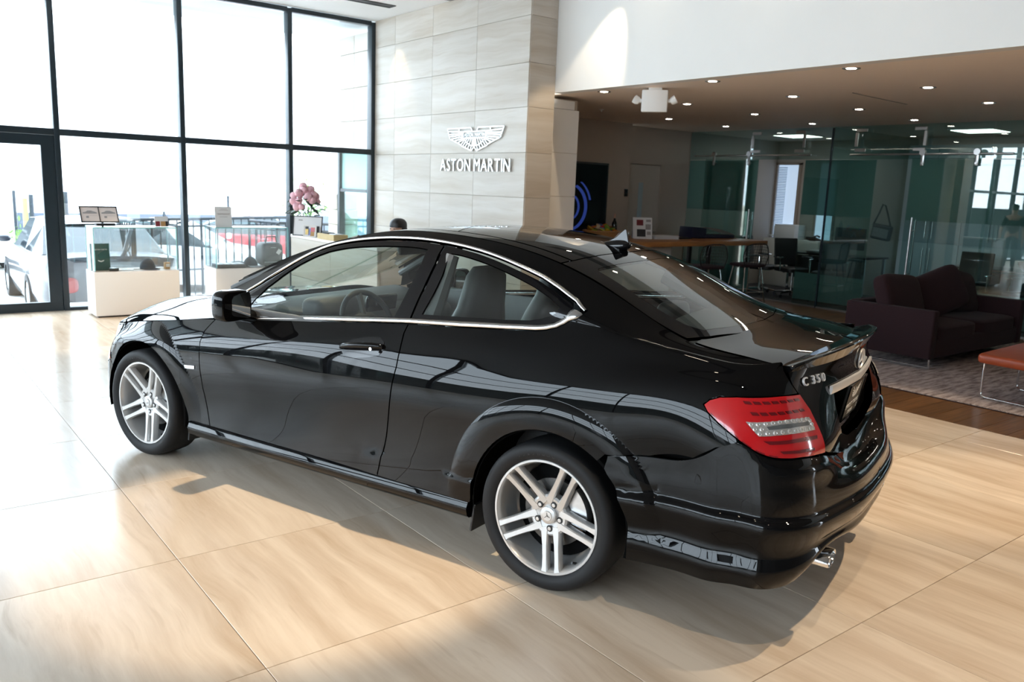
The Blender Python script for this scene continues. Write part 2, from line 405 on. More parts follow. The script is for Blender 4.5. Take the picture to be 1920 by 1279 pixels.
for c, d in zip(pz, pz[1:]):
    me = panel_mesh('wall_panel', (.50 if d < 2.6 else .43, .02, d - c - .004), M['white'])
    link(bpy.data.objects.new('wall_panel', me), wp).location = (6.627 if d < 2.6 else 6.59, 7.61, (c + d) / 2)
tag(box_obj('wall_back', (8.36, 9.72, 1.37), (3.02, .20, 2.74), M['beige']), kind='structure')
tag(box_obj('wall_back', (10.74, 9.97, 1.37), (1.75, .20, 2.74), M['beige']), kind='structure')
tag(box_obj('wall_front', (3.0, -6.1, 1.95), (18.6, .2, 3.9), M['taupewall']), kind='structure')
tag(box_obj('wall_front', (10.4, -1.1, 1.36), (7.6, .2, 2.72), M['beige']), kind='structure')  # unseen wall added to darken what the boot lid mirrors
# ---- door in the back wall
dr = thing('door_2', None, None, (10.47, 9.87, 0)); tag(dr, kind='structure'); del_ = None
bm = bmesh.new(); add_box(bm, (-.40, -.02, 1.07), (.06, .05, 2.14)); add_box(bm, (.40, -.02, 1.07), (.06, .05, 2.14)); add_box(bm, (0, -.02, 2.16), (.86, .05, .06))
from_bm('door_frame', bm, M['beige'], dr)
box_obj('door_leaf', (0, -.015, 1.06), (.73, .03, 2.11), mat('door_paint', (.56, .53, .50), .5, var=.03), dr)
box_obj('door_pane', (-.09, -.034, 1.35), (.10, .012, .95), mat('pale_pane', (.45, .58, .66), .1, var=.1, vscale=3), dr)
bm = bmesh.new(); add_tube(bm, [(.3, -.03, 1.0), (.3, -.07, 1.0), (.2, -.07, 1.0)], .009); from_bm('door_handle', bm, M['steel'], dr, True)
t = thing('thermostat', 'small black wall control at the edge of the wall beside the screen', 'thermostat', (9.80, 9.612, 1.65))
box_obj('housing', (0, -.008, 0), (.07, .02, .12), M['black'], t, .006); box_obj('screen', (0, -.020, .02), (.05, .004, .05), M['blackgloss'], t)

# ---- glazed front (window_1): mullions, transom, panes
w1 = bpy.data.objects.new('window_1', None); link(w1); tag(w1, kind='structure')
MX = [-6.15, -5.14, -3.74, -2.34, -.94, .46, 1.86, 3.275, 4.70, 5.95]
for x in MX:
    box_obj('mullion', (x, 11.05, 1.94), (.062, .13, 3.88), M['frame'], w1, .004)
for a, b in zip(MX, MX[1:]):
    c, L = (a + b) / 2, b - a - .062
    box_obj('transom', (c, 11.05, 2.085), (L, .12, .075), M['frame'], w1, .004)
    box_obj('head_rail', (c, 11.05, 3.865), (L, .12, .06), M['frame'], w1, .004)
    box_obj('pane', (c, 11.06, 2.98), (L, .012, 1.70), M['facade_glass'], w1)
    if abs(a - .46) > .1:
        box_obj('pane', (c, 11.06, 1.05), (L, .012, 1.99), M['facade_glass'], w1)
        box_obj('sill_rail', (c, 11.05, .02), (L, .12, .04), M['frame'], w1, .004)
d1 = bpy.data.objects.new('door_1', None); link(d1); tag(d1, kind='structure')
bm = bmesh.new()
for c, s in [((1.16, 11.03, .055), (1.33, .07, .11)), ((1.16, 11.03, 1.985), (1.33, .07, .12)), ((1.755, 11.03, 1.02), (.14, .07, 1.83)), ((.565, 11.03, 1.02), (.14, .07, 1.83))]: add_box(bm, c, s, bev=.004, seg=1)
from_bm('door_frame', bm, M['frame'], d1)
box_obj('pane', (1.16, 11.03, 1.02), (1.06, .012, 1.83), M['facade_glass'], d1)
bm = bmesh.new(); add_tube(bm, [(.60, 10.98, .8), (.60, 10.93, .8), (.60, 10.93, 1.3), (.60, 10.98, 1.3)], .012); from_bm('door_handle', bm, M['steel'], d1, True)
# ---- side windows (out of frame, seen in the paint)
w2 = bpy.data.objects.new('window_2', None); link(w2); tag(w2, kind='structure')
WY = [-3.2, -1.4, .4, 2.2, 4.0, 5.8, 7.6, 9.4, 11.0]
for y in WY: box_obj('mullion', (-6.2, y, 1.94), (.13, .07, 3.88), M['frame'], w2)
for a, b in zip(WY, WY[1:]):
    for z in (.03, 2.085, 3.0, 3.86): box_obj('transom', (-6.2, (a + b) / 2, z), (.10, b - a - .07, .06), M['frame'], w2)
    box_obj('pane', (-6.2, (a + b) / 2, 1.95), (.012, b - a - .07, 3.75), M['facade_glass'], w2)
tag(box_obj('wall_left', (-6.25, -4.7, 1.95), (.2, 2.9, 3.9), M['white']), kind='structure')

# ---- glass office front
GX = 11.60
og = bpy.data.objects.new('window_3', None); link(og); tag(og, kind='structure')
tag(box_obj('wall_outside', (-11.0, 3.0, .55), (.5, 26.0, 2.1), mat('dark_reflection_block', (.02, .025, .022), .9, var=.4, vscale=4)), kind='structure')  # unseen low dark block added for the black band reflected in the car side
M['film'] = bpy.data.materials.new('frosted_film'); M['film'].use_nodes = True
nt = M['film'].node_tree; nt.nodes.clear()
o_ = nt.nodes.new('ShaderNodeOutputMaterial'); a_ = nt.nodes.new('ShaderNodeBsdfTransparent'); b_ = nt.nodes.new('ShaderNodeBsdfTranslucent'); c_ = nt.nodes.new('ShaderNodeMixShader'); e_ = nt.nodes.new('ShaderNodeBsdfDiffuse'); f_ = nt.nodes.new('ShaderNodeMixShader')
b_.inputs[0].default_value = (.55, .72, .70, 1); a_.inputs[0].default_value = (.70, .84, .82, 1); e_.inputs[0].default_value = (.16, .24, .23, 1)
f_.inputs[0].default_value = .35; nt.links.new(b_.outputs[0], f_.inputs[1]); nt.links.new(e_.outputs[0], f_.inputs[2])
c_.inputs[0].default_value = .72; nt.links.new(a_.outputs[0], c_.inputs[1]); nt.links.new(f_.outputs[0], c_.inputs[2]); nt.links.new(c_.outputs[0], o_.inputs[0])
def glass_panel(y0, y1, z0, z1, x=GX, film=True, parent=None):
    p = box_obj('pane', (x, (y0 + y1) / 2, (z0 + z1) / 2), (.010, y1 - y0 - .006, z1 - z0), M['office_glass'], parent or og)
    if film:
        for a, b in ((1.42, 2.25), (.10, .52)):
            a, b = max(a, z0), min(b, z1)
            if b - a > .05: box_obj('frosted_film', (x + .008, (y0 + y1) / 2, (a + b) / 2), (.002, y1 - y0 - .01, b - a), M['film'], p)
    return p
# transom lights above the rails
for a, b in ((-1, 1.2), (1.2, 3.2), (3.2, 4.855), (4.855, 6.66), (6.66, 7.12), (7.14, 8.47), (8.47, 9.86)):
    glass_panel(a, b, 2.26, SOFF - .005)
for a, b in ((-1, 1.2), (1.2, 3.2), (3.2, 4.855), (6.40, 7.12), (7.14, 7.56), (8.47, 9.44), (9.44, 9.86)):
    glass_panel(a, b, .02, 2.25)
box_obj('floor_channel', (GX, 4.5, .012), (.03, 10.7, .024), M['steel'], og)
# glass wall between the two offices
p_ = box_obj('pane', (12.9, 7.13, 1.365), (2.6, .012, 2.73), M['office_glass'], og)
box_obj('edge_strip', (GX, 7.13, 1.36), (.03, .022, 2.72), M['frame'], og)
def patch_bracket(y, side, parent):
    bm = bmesh.new()
    add_box(bm, (-.03, y, 2.535), (.022, .045, .20), bev=.004, seg=1); add_box(bm, (-.03, y + side * .07, 2.665), (.022, .17, .045), bev=.004, seg=1)
    add_box(bm, (-.03, y + side * .07, 2.385), (.022, .17, .045), bev=.004, seg=1)
    from_bm('bracket', bm, M['steel'], parent, True)
def slider(y0, y1, rail0, rail1, rollers, hy, brs, label):
    t = thing('sliding_door', label, 'glass door', (GX - .05, 0, 0))
    bm = bmesh.new(); add_cyl(bm, (-.03, rail0, 2.322), (-.03, rail1, 2.322), .014, seg=14); from_bm('rail', bm, M['steel'], t, True)
    n = 5
    for k in range(n):
        y = rail0 + (rail1 - rail0) * (k + .5) / n
        bm = bmesh.new(); add_cyl(bm, (.04, y, 2.322), (-.03, y, 2.322), .018, seg=12); from_bm('standoff', bm, M['chrome'], t, True)
    for y, s in brs: patch_bracket(y, s, t)
    p = box_obj('pane', (0, (y0 + y1) / 2, 1.15), (.010, y1 - y0, 2.24), M['office_glass'], t)
    for a, b in ((1.42, 2.25), (.10, .52)): box_obj('frosted_film', (.007, (y0 + y1) / 2, (a + b) / 2), (.002, y1 - y0 - .01, b - a), M['film'], p)
    for y in rollers:
        bm = bmesh.new(); add_box(bm, (-.045, y, 2.275), (.018, .05, .22), bev=.008, seg=2); add_cyl(bm, (-.07, y, 2.345), (-.03, y, 2.345), .042, seg=18); add_cyl(bm, (-.06, y, 2.2), (.01, y, 2.2), .016, seg=12)
        from_bm('roller_hanger', bm, M['steel'], t, True)
    for dx in (-.05, .06):
        bm = bmesh.new(); add_cyl(bm, (dx, hy, .5), (dx, hy, 1.46), .014, seg=14)
        for z in (.68, 1.28): add_cyl(bm, (0, hy, z), (dx, hy, z), .009, seg=10)
        from_bm('handle', bm, M['steel'], t, True)
    return t
slider(8.38, 9.46, 7.42, 9.68, (9.25, 8.54), 8.45, ((8.50, -1), (7.56, 1)), 'frameless glass sliding door hung beside the counter table, left of the two')
slider(4.80, 5.86, 4.56, 6.78, (5.70, 4.99), 5.74, ((6.70, -1), (5.70, 1)), 'frameless glass sliding door behind the plum sofa, right of the two')
# ---- offices behind
tag(box_obj('wall_back', (13.5, 9.95, 1.37), (3.8, .2, 2.74), M['beige']), kind='structure')
ow = box_obj('wall_right', (14.3, 4.3, 1.37), (.2, 11.2, 2.74), M['beige']); tag(ow, kind='structure')
# ---------------------------------------------------------------- smooth surface nets (natural cubic splines)
def spl(kn, t):
    """weights of the cardinal natural cubic splines on knots kn at t"""
    kn = np.asarray(kn, float); n = len(kn); h = np.diff(kn)
    A = np.zeros((n, n)); Bm = np.zeros((n, n)); A[0, 0] = A[-1, -1] = 1
    for i in range(1, n - 1):
        A[i, i - 1], A[i, i], A[i, i + 1] = h[i - 1], 2 * (h[i - 1] + h[i]), h[i]
        Bm[i, i - 1], Bm[i, i], Bm[i, i + 1] = 6 / h[i - 1], -6 / h[i - 1] - 6 / h[i], 6 / h[i]
    C = np.linalg.solve(A, Bm)
    t = np.clip(np.asarray(t, float), kn[0], kn[-1]); k = np.clip(np.searchsorted(kn, t, 'right') - 1, 0, n - 2)
    H = h[k]; a = (kn[k + 1] - t) / H; b = 1 - a; W = np.zeros((len(t), n)); r = np.arange(len(t))
    W[r, k] += a; W[r, k + 1] += b
    return W + ((a ** 3 - a) * H * H / 6)[:, None] * C[k] + ((b ** 3 - b) * H * H / 6)[:, None] * C[k + 1]
def itp(x, keys):
    """smooth (natural cubic) curve through (x, value) keys"""
    k = np.array(sorted(keys), float); return (spl(k[:, 0], np.atleast_1d(np.asarray(x, float))) @ k[:, 1])
class Net:
    def __init__(s, pts, sk, vk, deco=None):
        s.p = np.asarray(pts, float); s.sk = np.asarray(sk, float); s.vk = np.asarray(vk, float); s.deco = deco   # pts[row][station]
    def ev(s, q):
        q = np.asarray(q, float); Ws, Wv = spl(s.sk, q[:, 0]), spl(s.vk, q[:, 1])
        P_ = np.einsum('ni,nj,jik->nk', Ws, Wv, s.p)
        if s.deco is not None: P_ = s.deco(P_)
        return P_
    def nrm(s, q):
        q = np.asarray(q, float); e = 1e-3
        ds = s.ev(q + [e, 0]) - s.ev(q - [e, 0]); dv = s.ev(q + [0, e]) - s.ev(q - [0, e])
        n = np.cross(ds, dv); l = np.linalg.norm(n, axis=1, keepdims=True); return n / np.maximum(l, 1e-12)
    def inv(s, tgt, ax=(0, 2), start=None, it=25):
        """parameters whose point has the given two coordinates"""
        tgt = np.asarray(tgt, float); ax = list(ax)
        if not hasattr(s, 'g'):
            S, V = np.meshgrid(np.linspace(s.sk[0], s.sk[-1], 161), np.linspace(s.vk[0], s.vk[-1], 81)); s.gq = np.c_[S.ravel(), V.ravel()]; s.g = s.ev(s.gq)
        G = s.g[:, ax]; q = s.gq[np.array([np.argmin(((G - t) ** 2).sum(1)) for t in tgt])].copy()
        for _ in range(it):
            f = s.ev(q)[:, ax] - tgt; e = 1e-4
            a = (s.ev(q + [e, 0])[:, ax] - s.ev(q - [e, 0])[:, ax]) / (2 * e); b = (s.ev(q + [0, e])[:, ax] - s.ev(q - [0, e])[:, ax]) / (2 * e)
            det = a[:, 0] * b[:, 1] - a[:, 1] * b[:, 0]; det = np.where(np.abs(det) < 1e-9, 1e-9, det)
            d = np.c_[(f[:, 0] * b[:, 1] - f[:, 1] * b[:, 0]) / det, (a[:, 0] * f[:, 1] - a[:, 1] * f[:, 0]) / det]
            q = q - np.clip(d, -.08, .08); q[:, 0] = np.clip(q[:, 0], s.sk[0], s.sk[-1]); q[:, 1] = np.clip(q[:, 1], s.vk[0], s.vk[-1])
        return q
# ---------------------------------------------------------------- coupe body (x forward from the rear axle, y to the left, z up)
WB, AXZ = 2.76, .316
def sst(t): t = np.clip(t, 0, 1); return t * t * (3 - 2 * t)
SX = np.array([-.55, -.30, -.05, .20, .50, .80, 1.10, 1.40, 1.70, 2.0, 2.3, 2.6, 2.85, 3.05])
CREASE = [(-.95, .965), (-.6, .945), (-.3, .926), (0, .900), (.35, .868), (.8, .835), (1.3, .785), (1.8, .722), (2.2, .665), (2.6, .652), (3.05, .628), (3.4, .60)]
BELT = [(-.6, 1.035), (-.3, 1.062), (.0, 1.074), (.30, 1.056), (.52, 1.040), (.80, 1.016), (1.23, .974), (1.55, .942), (1.86, .911), (2.17, .884), (2.58, .822), (2.85, .785), (3.05, .752)]
WID = [(-.6, .968), (-.3, .988), (0, .998), (.3, 1), (1.2, 1), (2.0, .993), (2.6, .985), (2.85, .977), (3.05, .953)]
cz, bz, wd = itp(SX, CREASE), itp(SX, BELT), itp(SX, WID)
def srow(y, z): return np.c_[SX, y, z]
lo = itp(SX, [(-.6, .36), (-.3, .30), (0, .285), (.4, .285), (2.4, .27), (3.05, .27)])
y7 = itp(SX, [(-.6, .742), (-.3, .770), (0, .775), (.3, .782), (.6, .793), (.8, .80), (1.2, .80), (1.9, .803), (2.3, .806), (2.7, .805), (3.05, .772)])
y4 = itp(SX, [(-.6, .862), (-.3, .868), (.3, .872), (.8, .876), (1.3, .880), (2.2, .888), (3.05, .888)]) * wd
y5 = itp(SX, [(-.6, .836), (-.3, .843), (.3, .854), (.8, .862), (1.3, .871), (1.8, .880), (2.2, .886), (3.05, .884)]) * wd
y6 = itp(SX, [(-.6, .795), (-.3, .808), (0, .814), (.3, .822), (.8, .832), (1.3, .844), (1.8, .855), (2.2, .862), (2.6, .862), (3.05, .838)]) * wd
rowsS = [srow(.862 * wd, lo), srow(.864 * wd, lo + (cz - lo) * .30), srow(.876 * wd, lo + (cz - lo) * .58), srow(.886 * wd, lo + (cz - lo) * .80),
         srow(y4, cz - .028), srow(y5, cz + .026), srow(y6, cz + .026 + (bz - cz - .026) * .52), srow(y7, bz)]
# rear wrap stations: centre, .32, .58, corner, x=-.78
zr = [.50, .60, .69, .78, .895, .962, 1.0, 1.035]
zc = [.50, .60, .69, .79, .90, .965, 1.02, 1.062]
def rearx(z, lo_, mid, top): return np.interp(z, [.5, .78, .95, 1.05], [lo_, lo_, mid, top])
ST = [dict(y=(0, 0, 0), x=(-1.005, -.985, -.985)), dict(y=(.32, .32, .31), x=(-1.0, -.958, -.958)), dict(y=(.59, .60, .57), x=(-.985, -.902, -.875)),
      dict(y=(.745, .715, .635), x=(-.925, -.845, -.82)), dict(y=(.838, .792, .690), x=(-.815, -.755, -.73))]
rear = []
for k, st in enumerate(ST):
    zz = np.array(zc) * (1 - k / 4) + np.array(zr) * (k / 4) if k < 4 else np.array([.46, .56, .66, .77, .895, .962, 1.0, 1.03])
    rear.append([(rearx(z, *st['x']), np.interp(z, [.5, .78, .95, 1.05], [st['y'][0]] * 2 + list(st['y'][1:])), z) for z in zz])
front = []
for (x, y, zt, zb) in [(3.26, .79, .735, .25), (3.41, .66, .722, .24), (3.51, .42, .705, .22), (3.55, .20, .70, .21), (3.56, 0, .70, .21)]:
    front.append([(x - .10 * max(0, (k - 3)) / 4, y * (1 - .04 * max(0, k - 4) / 3), zb + (zt - zb) * k / 7) for k in range(8)])
NR = 8
body = [[rear[k][r] for k in range(5)] + [tuple(p) for p in rowsS[r]] + [front[k][r] for k in range(5)] for r in range(NR)]
body = np.array(body, float)
sk = np.r_[0, np.cumsum(np.linalg.norm(np.diff(body[4], axis=0), axis=1))]
mid = body[:, 5 + 5]; vkR = np.r_[0, np.cumsum(np.linalg.norm(np.diff(mid, axis=0), axis=1))]
def bump(P_):
    P_ = P_.copy(); sg = np.sign(P_[:, 1] + 1e-9); out = np.zeros(len(P_))
    for cx, R0, amp in ((0.0, .505, .021), (WB, .498, .019)):
        r = np.hypot(P_[:, 0] - cx, P_[:, 2] - AXZ); t = np.clip((R0 - r) / .085, 0, 1)
        out += amp * (1 - (1 - t) ** 2.2) * sst((P_[:, 2] - .30) / .25 + .25)
    # lower side ledge rising towards the rear wheel
    x = P_[:, 0]; zl = .405 + .0 * x; fade = sst((1.45 - x) / .9) * sst((x - .30) / .05)
    out += .014 * sst((zl - P_[:, 2]) / .018) * fade
    side = (x > -.75) & (x < 3.25)
    P_[:, 1] += np.where(side, out, 0) * sg
    return P_
NF = Net(body, sk, vkR, bump)
# cabin side: rows above the belt for stations 3..(x=2.3): mid glass, top of glass, roof rail / pillar edge / trunk edge
gx_i = list(range(2, 5 + 11))            # stations y=.59 (trunk corner) .. x=2.3
U2 = [(-.875, .60, 1.037), (-.82, .625, 1.042), (-.74, .634, 1.050), (-.55, .632, 1.068), (-.375, .612, 1.115), (-.155, .585, 1.215), (.10, .556, 1.313), (.42, .533, 1.388), (.72, .527, 1.417), (1.03, .533, 1.423), (1.32, .555, 1.383), (1.58, .585, 1.316), (1.88, .635, 1.205), (2.20, .695, 1.06)]
U1 = [(-.875, .60, 1.036), (-.82, .630, 1.038), (-.735, .655, 1.041), (-.55, .662, 1.062), (-.34, .672, 1.105), (-.10, .690, 1.172), (.155, .655, 1.253), (.45, .622, 1.335), (.75, .603, 1.378), (1.05, .603, 1.380), (1.36, .618, 1.335), (1.64, .645, 1.250), (1.93, .690, 1.120), (2.24, .738, .985)]
U0 = [(-.875, .595, 1.036), (-.82, .633, 1.036), (-.732, .674, 1.035), (-.55, .702, 1.050), (-.32, .732, 1.083), (-.07, .752, 1.125), (.18, .735, 1.155), (.48, .720, 1.192), (.78, .712, 1.205), (1.08, .710, 1.190), (1.38, .717, 1.148), (1.67, .735, 1.085), (1.97, .760, 1.010), (2.27, .782, .930)]
gb = body[:, gx_i]
cab = np.concatenate([gb, np.array([U0, U1, U2], float)], 0)
mg = cab[:, 8]; vkG = np.r_[0, np.cumsum(np.linalg.norm(np.diff(mg, axis=0), axis=1))]
NG = Net(cab, sk[gx_i], vkG, bump)
# ================================================================ COUPE
M['paint'] = mat('black_paint', (.0028, .0028, .0032), .5, spec=0.0, coat=1.0, coat_r=.005)
P(M['paint']).inputs['Coat IOR'].default_value = 1.37
M['under'] = mat('underbody', (.006, .006, .006), .9, spec=.05, var=.2)
M['rubber'] = mat('tyre_rubber', (.012, .012, .013), .62, spec=.3, var=.15, vscale=80)
M['alloy'] = mat('silver_alloy', (.62, .61, .60), .30, .55, spec=.6, coat=.5, coat_r=.08, var=.02, vscale=30)
M['disc'] = mat('brake_disc', (.10, .095, .09), .4, .8, var=.1, vscale=40)
M['trim'] = mat('polished_trim', (.86, .86, .87), .16, 1.0, var=.02)
M['badge'] = mat('satin_badge_metal', (.86, .86, .88), .34, .45, spec=.7, var=.02)
M['carglass'] = glass_mat('tinted_car_glass', (.86, .93, .89), 1.0)
M['rearglass'] = glass_mat('tinted_rear_glass', (.74, .82, .79), 1.0)
M['frit'] = mat('black_glazing_border', (.004, .004, .005), .03, spec=.5, var=.1)
M['lens'] = mat('red_lens', (.52, .006, .010), .12, spec=.5, coat=1.0, coat_r=.02, var=.08, vscale=30)
M['lensdark'] = mat('dark_red_lens', (.13, .004, .008), .12, coat=1.0, coat_r=.02, var=.25, vscale=60)
M['lenswhite'] = mat('clear_lens', (.72, .72, .72), .10, .55, coat=1.0, coat_r=.02, var=.12, vscale=90)
M['lensgrey'] = mat('smoked_lens', (.10, .11, .12), .10, coat=1.0, var=.3, vscale=40)
M['orange'] = mat('amber_marker', (.85, .16, .05), .15, coat=1.0, var=.1)
M['headlamp'] = mat('headlamp_lens', (.42, .47, .50), .06, .35, coat=1.0, var=.15, vscale=12)
M['leather'] = mat('black_leather', (.030, .032, .034), .5, var=.15, vscale=30, bump=.25, bscale=180)
M['greytrim'] = mat('grey_cabin_trim', (.10, .105, .108), .55, var=.1, vscale=20)
M['mirror'] = mat('mirror_glass', (.9, .9, .9), .01, 1.0)
M['platewhite'] = mat('white_print', (.85, .85, .85), .4, var=.02)

def pip(poly, pts):
    x, y = pts[:, 0], pts[:, 1]; r = np.zeros(len(pts), bool); n = len(poly)
    for i in range(n):
        x1, y1 = poly[i]; x2, y2 = poly[(i + 1) % n]
        if y1 == y2: continue
        c = ((y1 > y) != (y2 > y)) & (x < (x2 - x1) * (y - y1) / (y2 - y1) + x1); r ^= c
    return r
def dens(poly, step, closed=True):
    out = []; n = len(poly)
    for i in range(n if closed else n - 1):
        a, b = np.array(poly[i], float), np.array(poly[(i + 1) % n], float); k = max(1, int(math.ceil(np.linalg.norm(b - a) / step)))
        out += [a + (b - a) * j / k for j in range(k)]
    if not closed: out.append(np.array(poly[-1], float))
    return np.array(out)
def area(poly): x, y = poly[:, 0], poly[:, 1]; return .5 * np.sum(x * np.roll(y, -1) - np.roll(x, -1) * y)
def inset(poly, g):
    poly = np.asarray(poly, float); s = 1 if area(poly) > 0 else -1
    d = np.roll(poly, -1, 0) - poly; d /= np.maximum(np.linalg.norm(d, axis=1, keepdims=True), 1e-9)
    n = np.c_[-d[:, 1], d[:, 0]] * s; m = n + np.roll(n, 1, 0); l = np.linalg.norm(m, axis=1, keepdims=True); m /= np.maximum(l, .5)
    k = 1 / np.clip((m * n).sum(1, keepdims=True), .45, 1); return poly + m * g * k
def outward(P_, N_):
    ref = np.c_[np.zeros(len(P_)), P_[:, 1], (P_[:, 2] - .35) * .5]; ref[:, 0] = P_[:, 0] - np.clip(P_[:, 0], -.2, 2.9)
    return N_ if (N_ * ref).sum() > 0 else -N_
def surf_mesh(name, P_, N_, tris, loops, depth, m, mirror=False, join=False, parent=None):
    """a panel skin with its own normals and a flange turned in along its edges; mirror: the right-hand twin, join: both halves in one mesh"""
    P_, N_ = np.array(P_, float), outward(np.array(P_, float), np.array(N_, float))
    a, b, c = P_[tris[:, 0]], P_[tris[:, 1]], P_[tris[:, 2]]
    fl = (np.cross(b - a, c - a) * N_[tris[:, 0]]).sum(1) < 0; tris = tris.copy(); tris[fl] = tris[fl][:, ::-1]
    V, NN, F = [P_], [N_], [tris]
    k = len(P_)
    if depth:
        for lp in loops:
            lp = np.array(lp); q = P_[lp]; n = N_[lp]; t = np.roll(q, -1, 0) - np.roll(q, 1, 0); s = np.cross(t, n); s /= np.maximum(np.linalg.norm(s, axis=1, keepdims=True), 1e-9)
            cen = q.mean(0)
            V += [q, q - n * depth]; NN += [s * .8 + n * .2, s]; L = len(lp); i = np.arange(L); j = (i + 1) % L
            F += [np.c_[k + i, k + j, k + L + j], np.c_[k + i, k + L + j, k + L + i]]; k += 2 * L
    V, NN, F = np.concatenate(V), np.concatenate(NN), np.concatenate(F)
    objs = []
    sets = [(1, V, NN, F)]
    Vm = V * [1, -1, 1]; Nm = NN * [1, -1, 1]; Fm = F[:, ::-1]
    if join: sets = [(1, np.concatenate([V, Vm]), np.concatenate([NN, Nm]), np.concatenate([F, Fm + len(V)]))]
    elif mirror: sets.append((-1, Vm, Nm, Fm))
    for sg, v, n, f in sets:
        me = bpy.data.meshes.new(name); me.from_pydata(v.tolist(), [], f.tolist()); me.update()
        me.polygons.foreach_set('use_smooth', [True] * len(me.polygons))
        n = n / np.maximum(np.linalg.norm(n, axis=1, keepdims=True), 1e-9)
        me.normals_split_custom_set_from_vertices(n.tolist()); me.materials.append(m)
        objs.append(link(bpy.data.objects.new(name, me), parent))
    return objs
def panel(name, net, poly, m, gap=.0035, depth=.018, off=0.0, res=.035, holes=(), mirror=True, join=False, parent=None, extra=None):
    O_ = dens(poly, res * .55); B = inset(O_, gap) if gap else O_.copy()
    if join:                                  # keep the seam on the car's centre line closed
        for e_ in (net.sk[0], net.sk[-1]): k_ = np.abs(O_[:, 0] - e_) < 1e-6; B[k_, 0] = e_
    Hs = [dens(h, res * .55) for h in holes]
    lo_, hi_ = B.min(0), B.max(0)
    gx, gy = np.meshgrid(np.arange(lo_[0], hi_[0], res), np.arange(lo_[1], hi_[1], res)); G = np.c_[gx.ravel(), gy.ravel()]
    G = G[pip(B, G)]
    for h in Hs: G = G[~pip(h, G)]
    A = np.concatenate([B] + Hs)
    if extra is not None:
        E_ = extra[pip(B, extra)]; E_ = E_[np.array([((A - g) ** 2).sum(1).min() for g in E_]) > .008 ** 2]
        G = G[np.array([((E_ - g) ** 2).sum(1).min() for g in G]) > .016 ** 2]
    if len(G):
        dmin = np.array([((A - g) ** 2).sum(1).min() for g in G]); G = G[dmin > (res * .42) ** 2]
    pts = np.concatenate([A, G]) if len(G) else A
    if extra is not None: pts = np.concatenate([pts, E_])
    edges, loops, k = [], [], 0
    for L in [B] + Hs:
        n = len(L); edges += [(k + i, k + (i + 1) % n) for i in range(n)]; loops.append(list(range(k, k + n))); k += n
    vo, eo, fo, ov, oe, of = geometry.delaunay_2d_cdt([Vector(p_) for p_ in pts], edges, [], 0, 1e-7)
    vo = np.array([(v.x, v.y) for v in vo]); tr = np.array([f for f in fo if len(f) == 3]); cen = vo[tr].mean(1)
    ok = pip(B, cen)
    for h in Hs: ok &= ~pip(h, cen)
    tr = tr[ok]
    # map the original loop vertices to the output
    mp = {}
    for i, o_l in enumerate(ov):
        for o_ in o_l: mp.setdefault(o_, i)
    loops = [[mp[i] for i in lp if i in mp] for lp in loops]
    P_ = net.ev(vo); N_ = outward(P_, net.nrm(vo)); P_ = P_ + N_ * off
    return surf_mesh(name, P_, N_, tr, loops, depth, m, mirror, join, parent)
def ribbon(name, net, path, widths, prof, m, parent=None, mirror=True, closed=False, step=.03):
    """a moulding along a path on a net; prof: [(sideways 0..1, lift)]"""
    path = dens(path, step, closed); n = len(path)
    d = np.roll(path, -1, 0) - np.roll(path, 1, 0)
    if not closed: d[0] = path[1] - path[0]; d[-1] = path[-1] - path[-2]
    d /= np.linalg.norm(d, axis=1, keepdims=True); nn = np.c_[-d[:, 1], d[:, 0]]
    w = np.interp(np.linspace(0, 1, n), np.linspace(0, 1, len(widths)), widths)[:, None]
    rows, nr = [], []
    for u, l in prof:
        q = path + nn * w * u; P_ = net.ev(q); N_ = outward(P_, net.nrm(q)); rows.append(P_ + N_ * l)
    out = []
    for sg in ((1, -1) if mirror else (1,)):
        bm = bmesh.new(); vs_ = [[bm.verts.new(p_ * [1, sg, 1]) for p_ in r] for r in rows]
        for A, B in zip(vs_, vs_[1:]):
            for i in range(n if closed else n - 1):
                j = (i + 1) % n; bm.faces.new((A[i], A[j], B[j], B[i]))
        for f in bm.faces: f.smooth = True
        bmesh.ops.recalc_face_normals(bm, faces=bm.faces)
        out.append(from_bm(name, bm, m, parent)); out[-1].data.polygons.foreach_set('use_smooth', [True] * len(out[-1].data.polygons))
    return out
def arc(cx, cz_, r, a0, a1, n):
    return [(cx + r * math.cos(R(a0 + (a1 - a0) * i / n)), cz_ + r * math.sin(R(a0 + (a1 - a0) * i / n))) for i in range(n + 1)]

HEAD = R(108.83122)
def ridge(cx, R0, a0, a1, net=None):
    out = []
    for r in (R0 + .012, R0 + .002, R0 - .003, R0 - .012, R0 - .025, R0 - .042, R0 - .062, R0 - .085, R0 - .11): out += arc(cx, AXZ, r, a0, a1, int(r * R(abs(a1 - a0)) / .018))
    return (net or NF).inv(out)
car = thing('coupe', 'black two-door coupe with silver twin-spoke wheels parked on the showroom floor', 'car', (2.9462, 2.7071, 0), HEAD)
pc = lambda *a, **k: panel(*a, parent=car, **k)
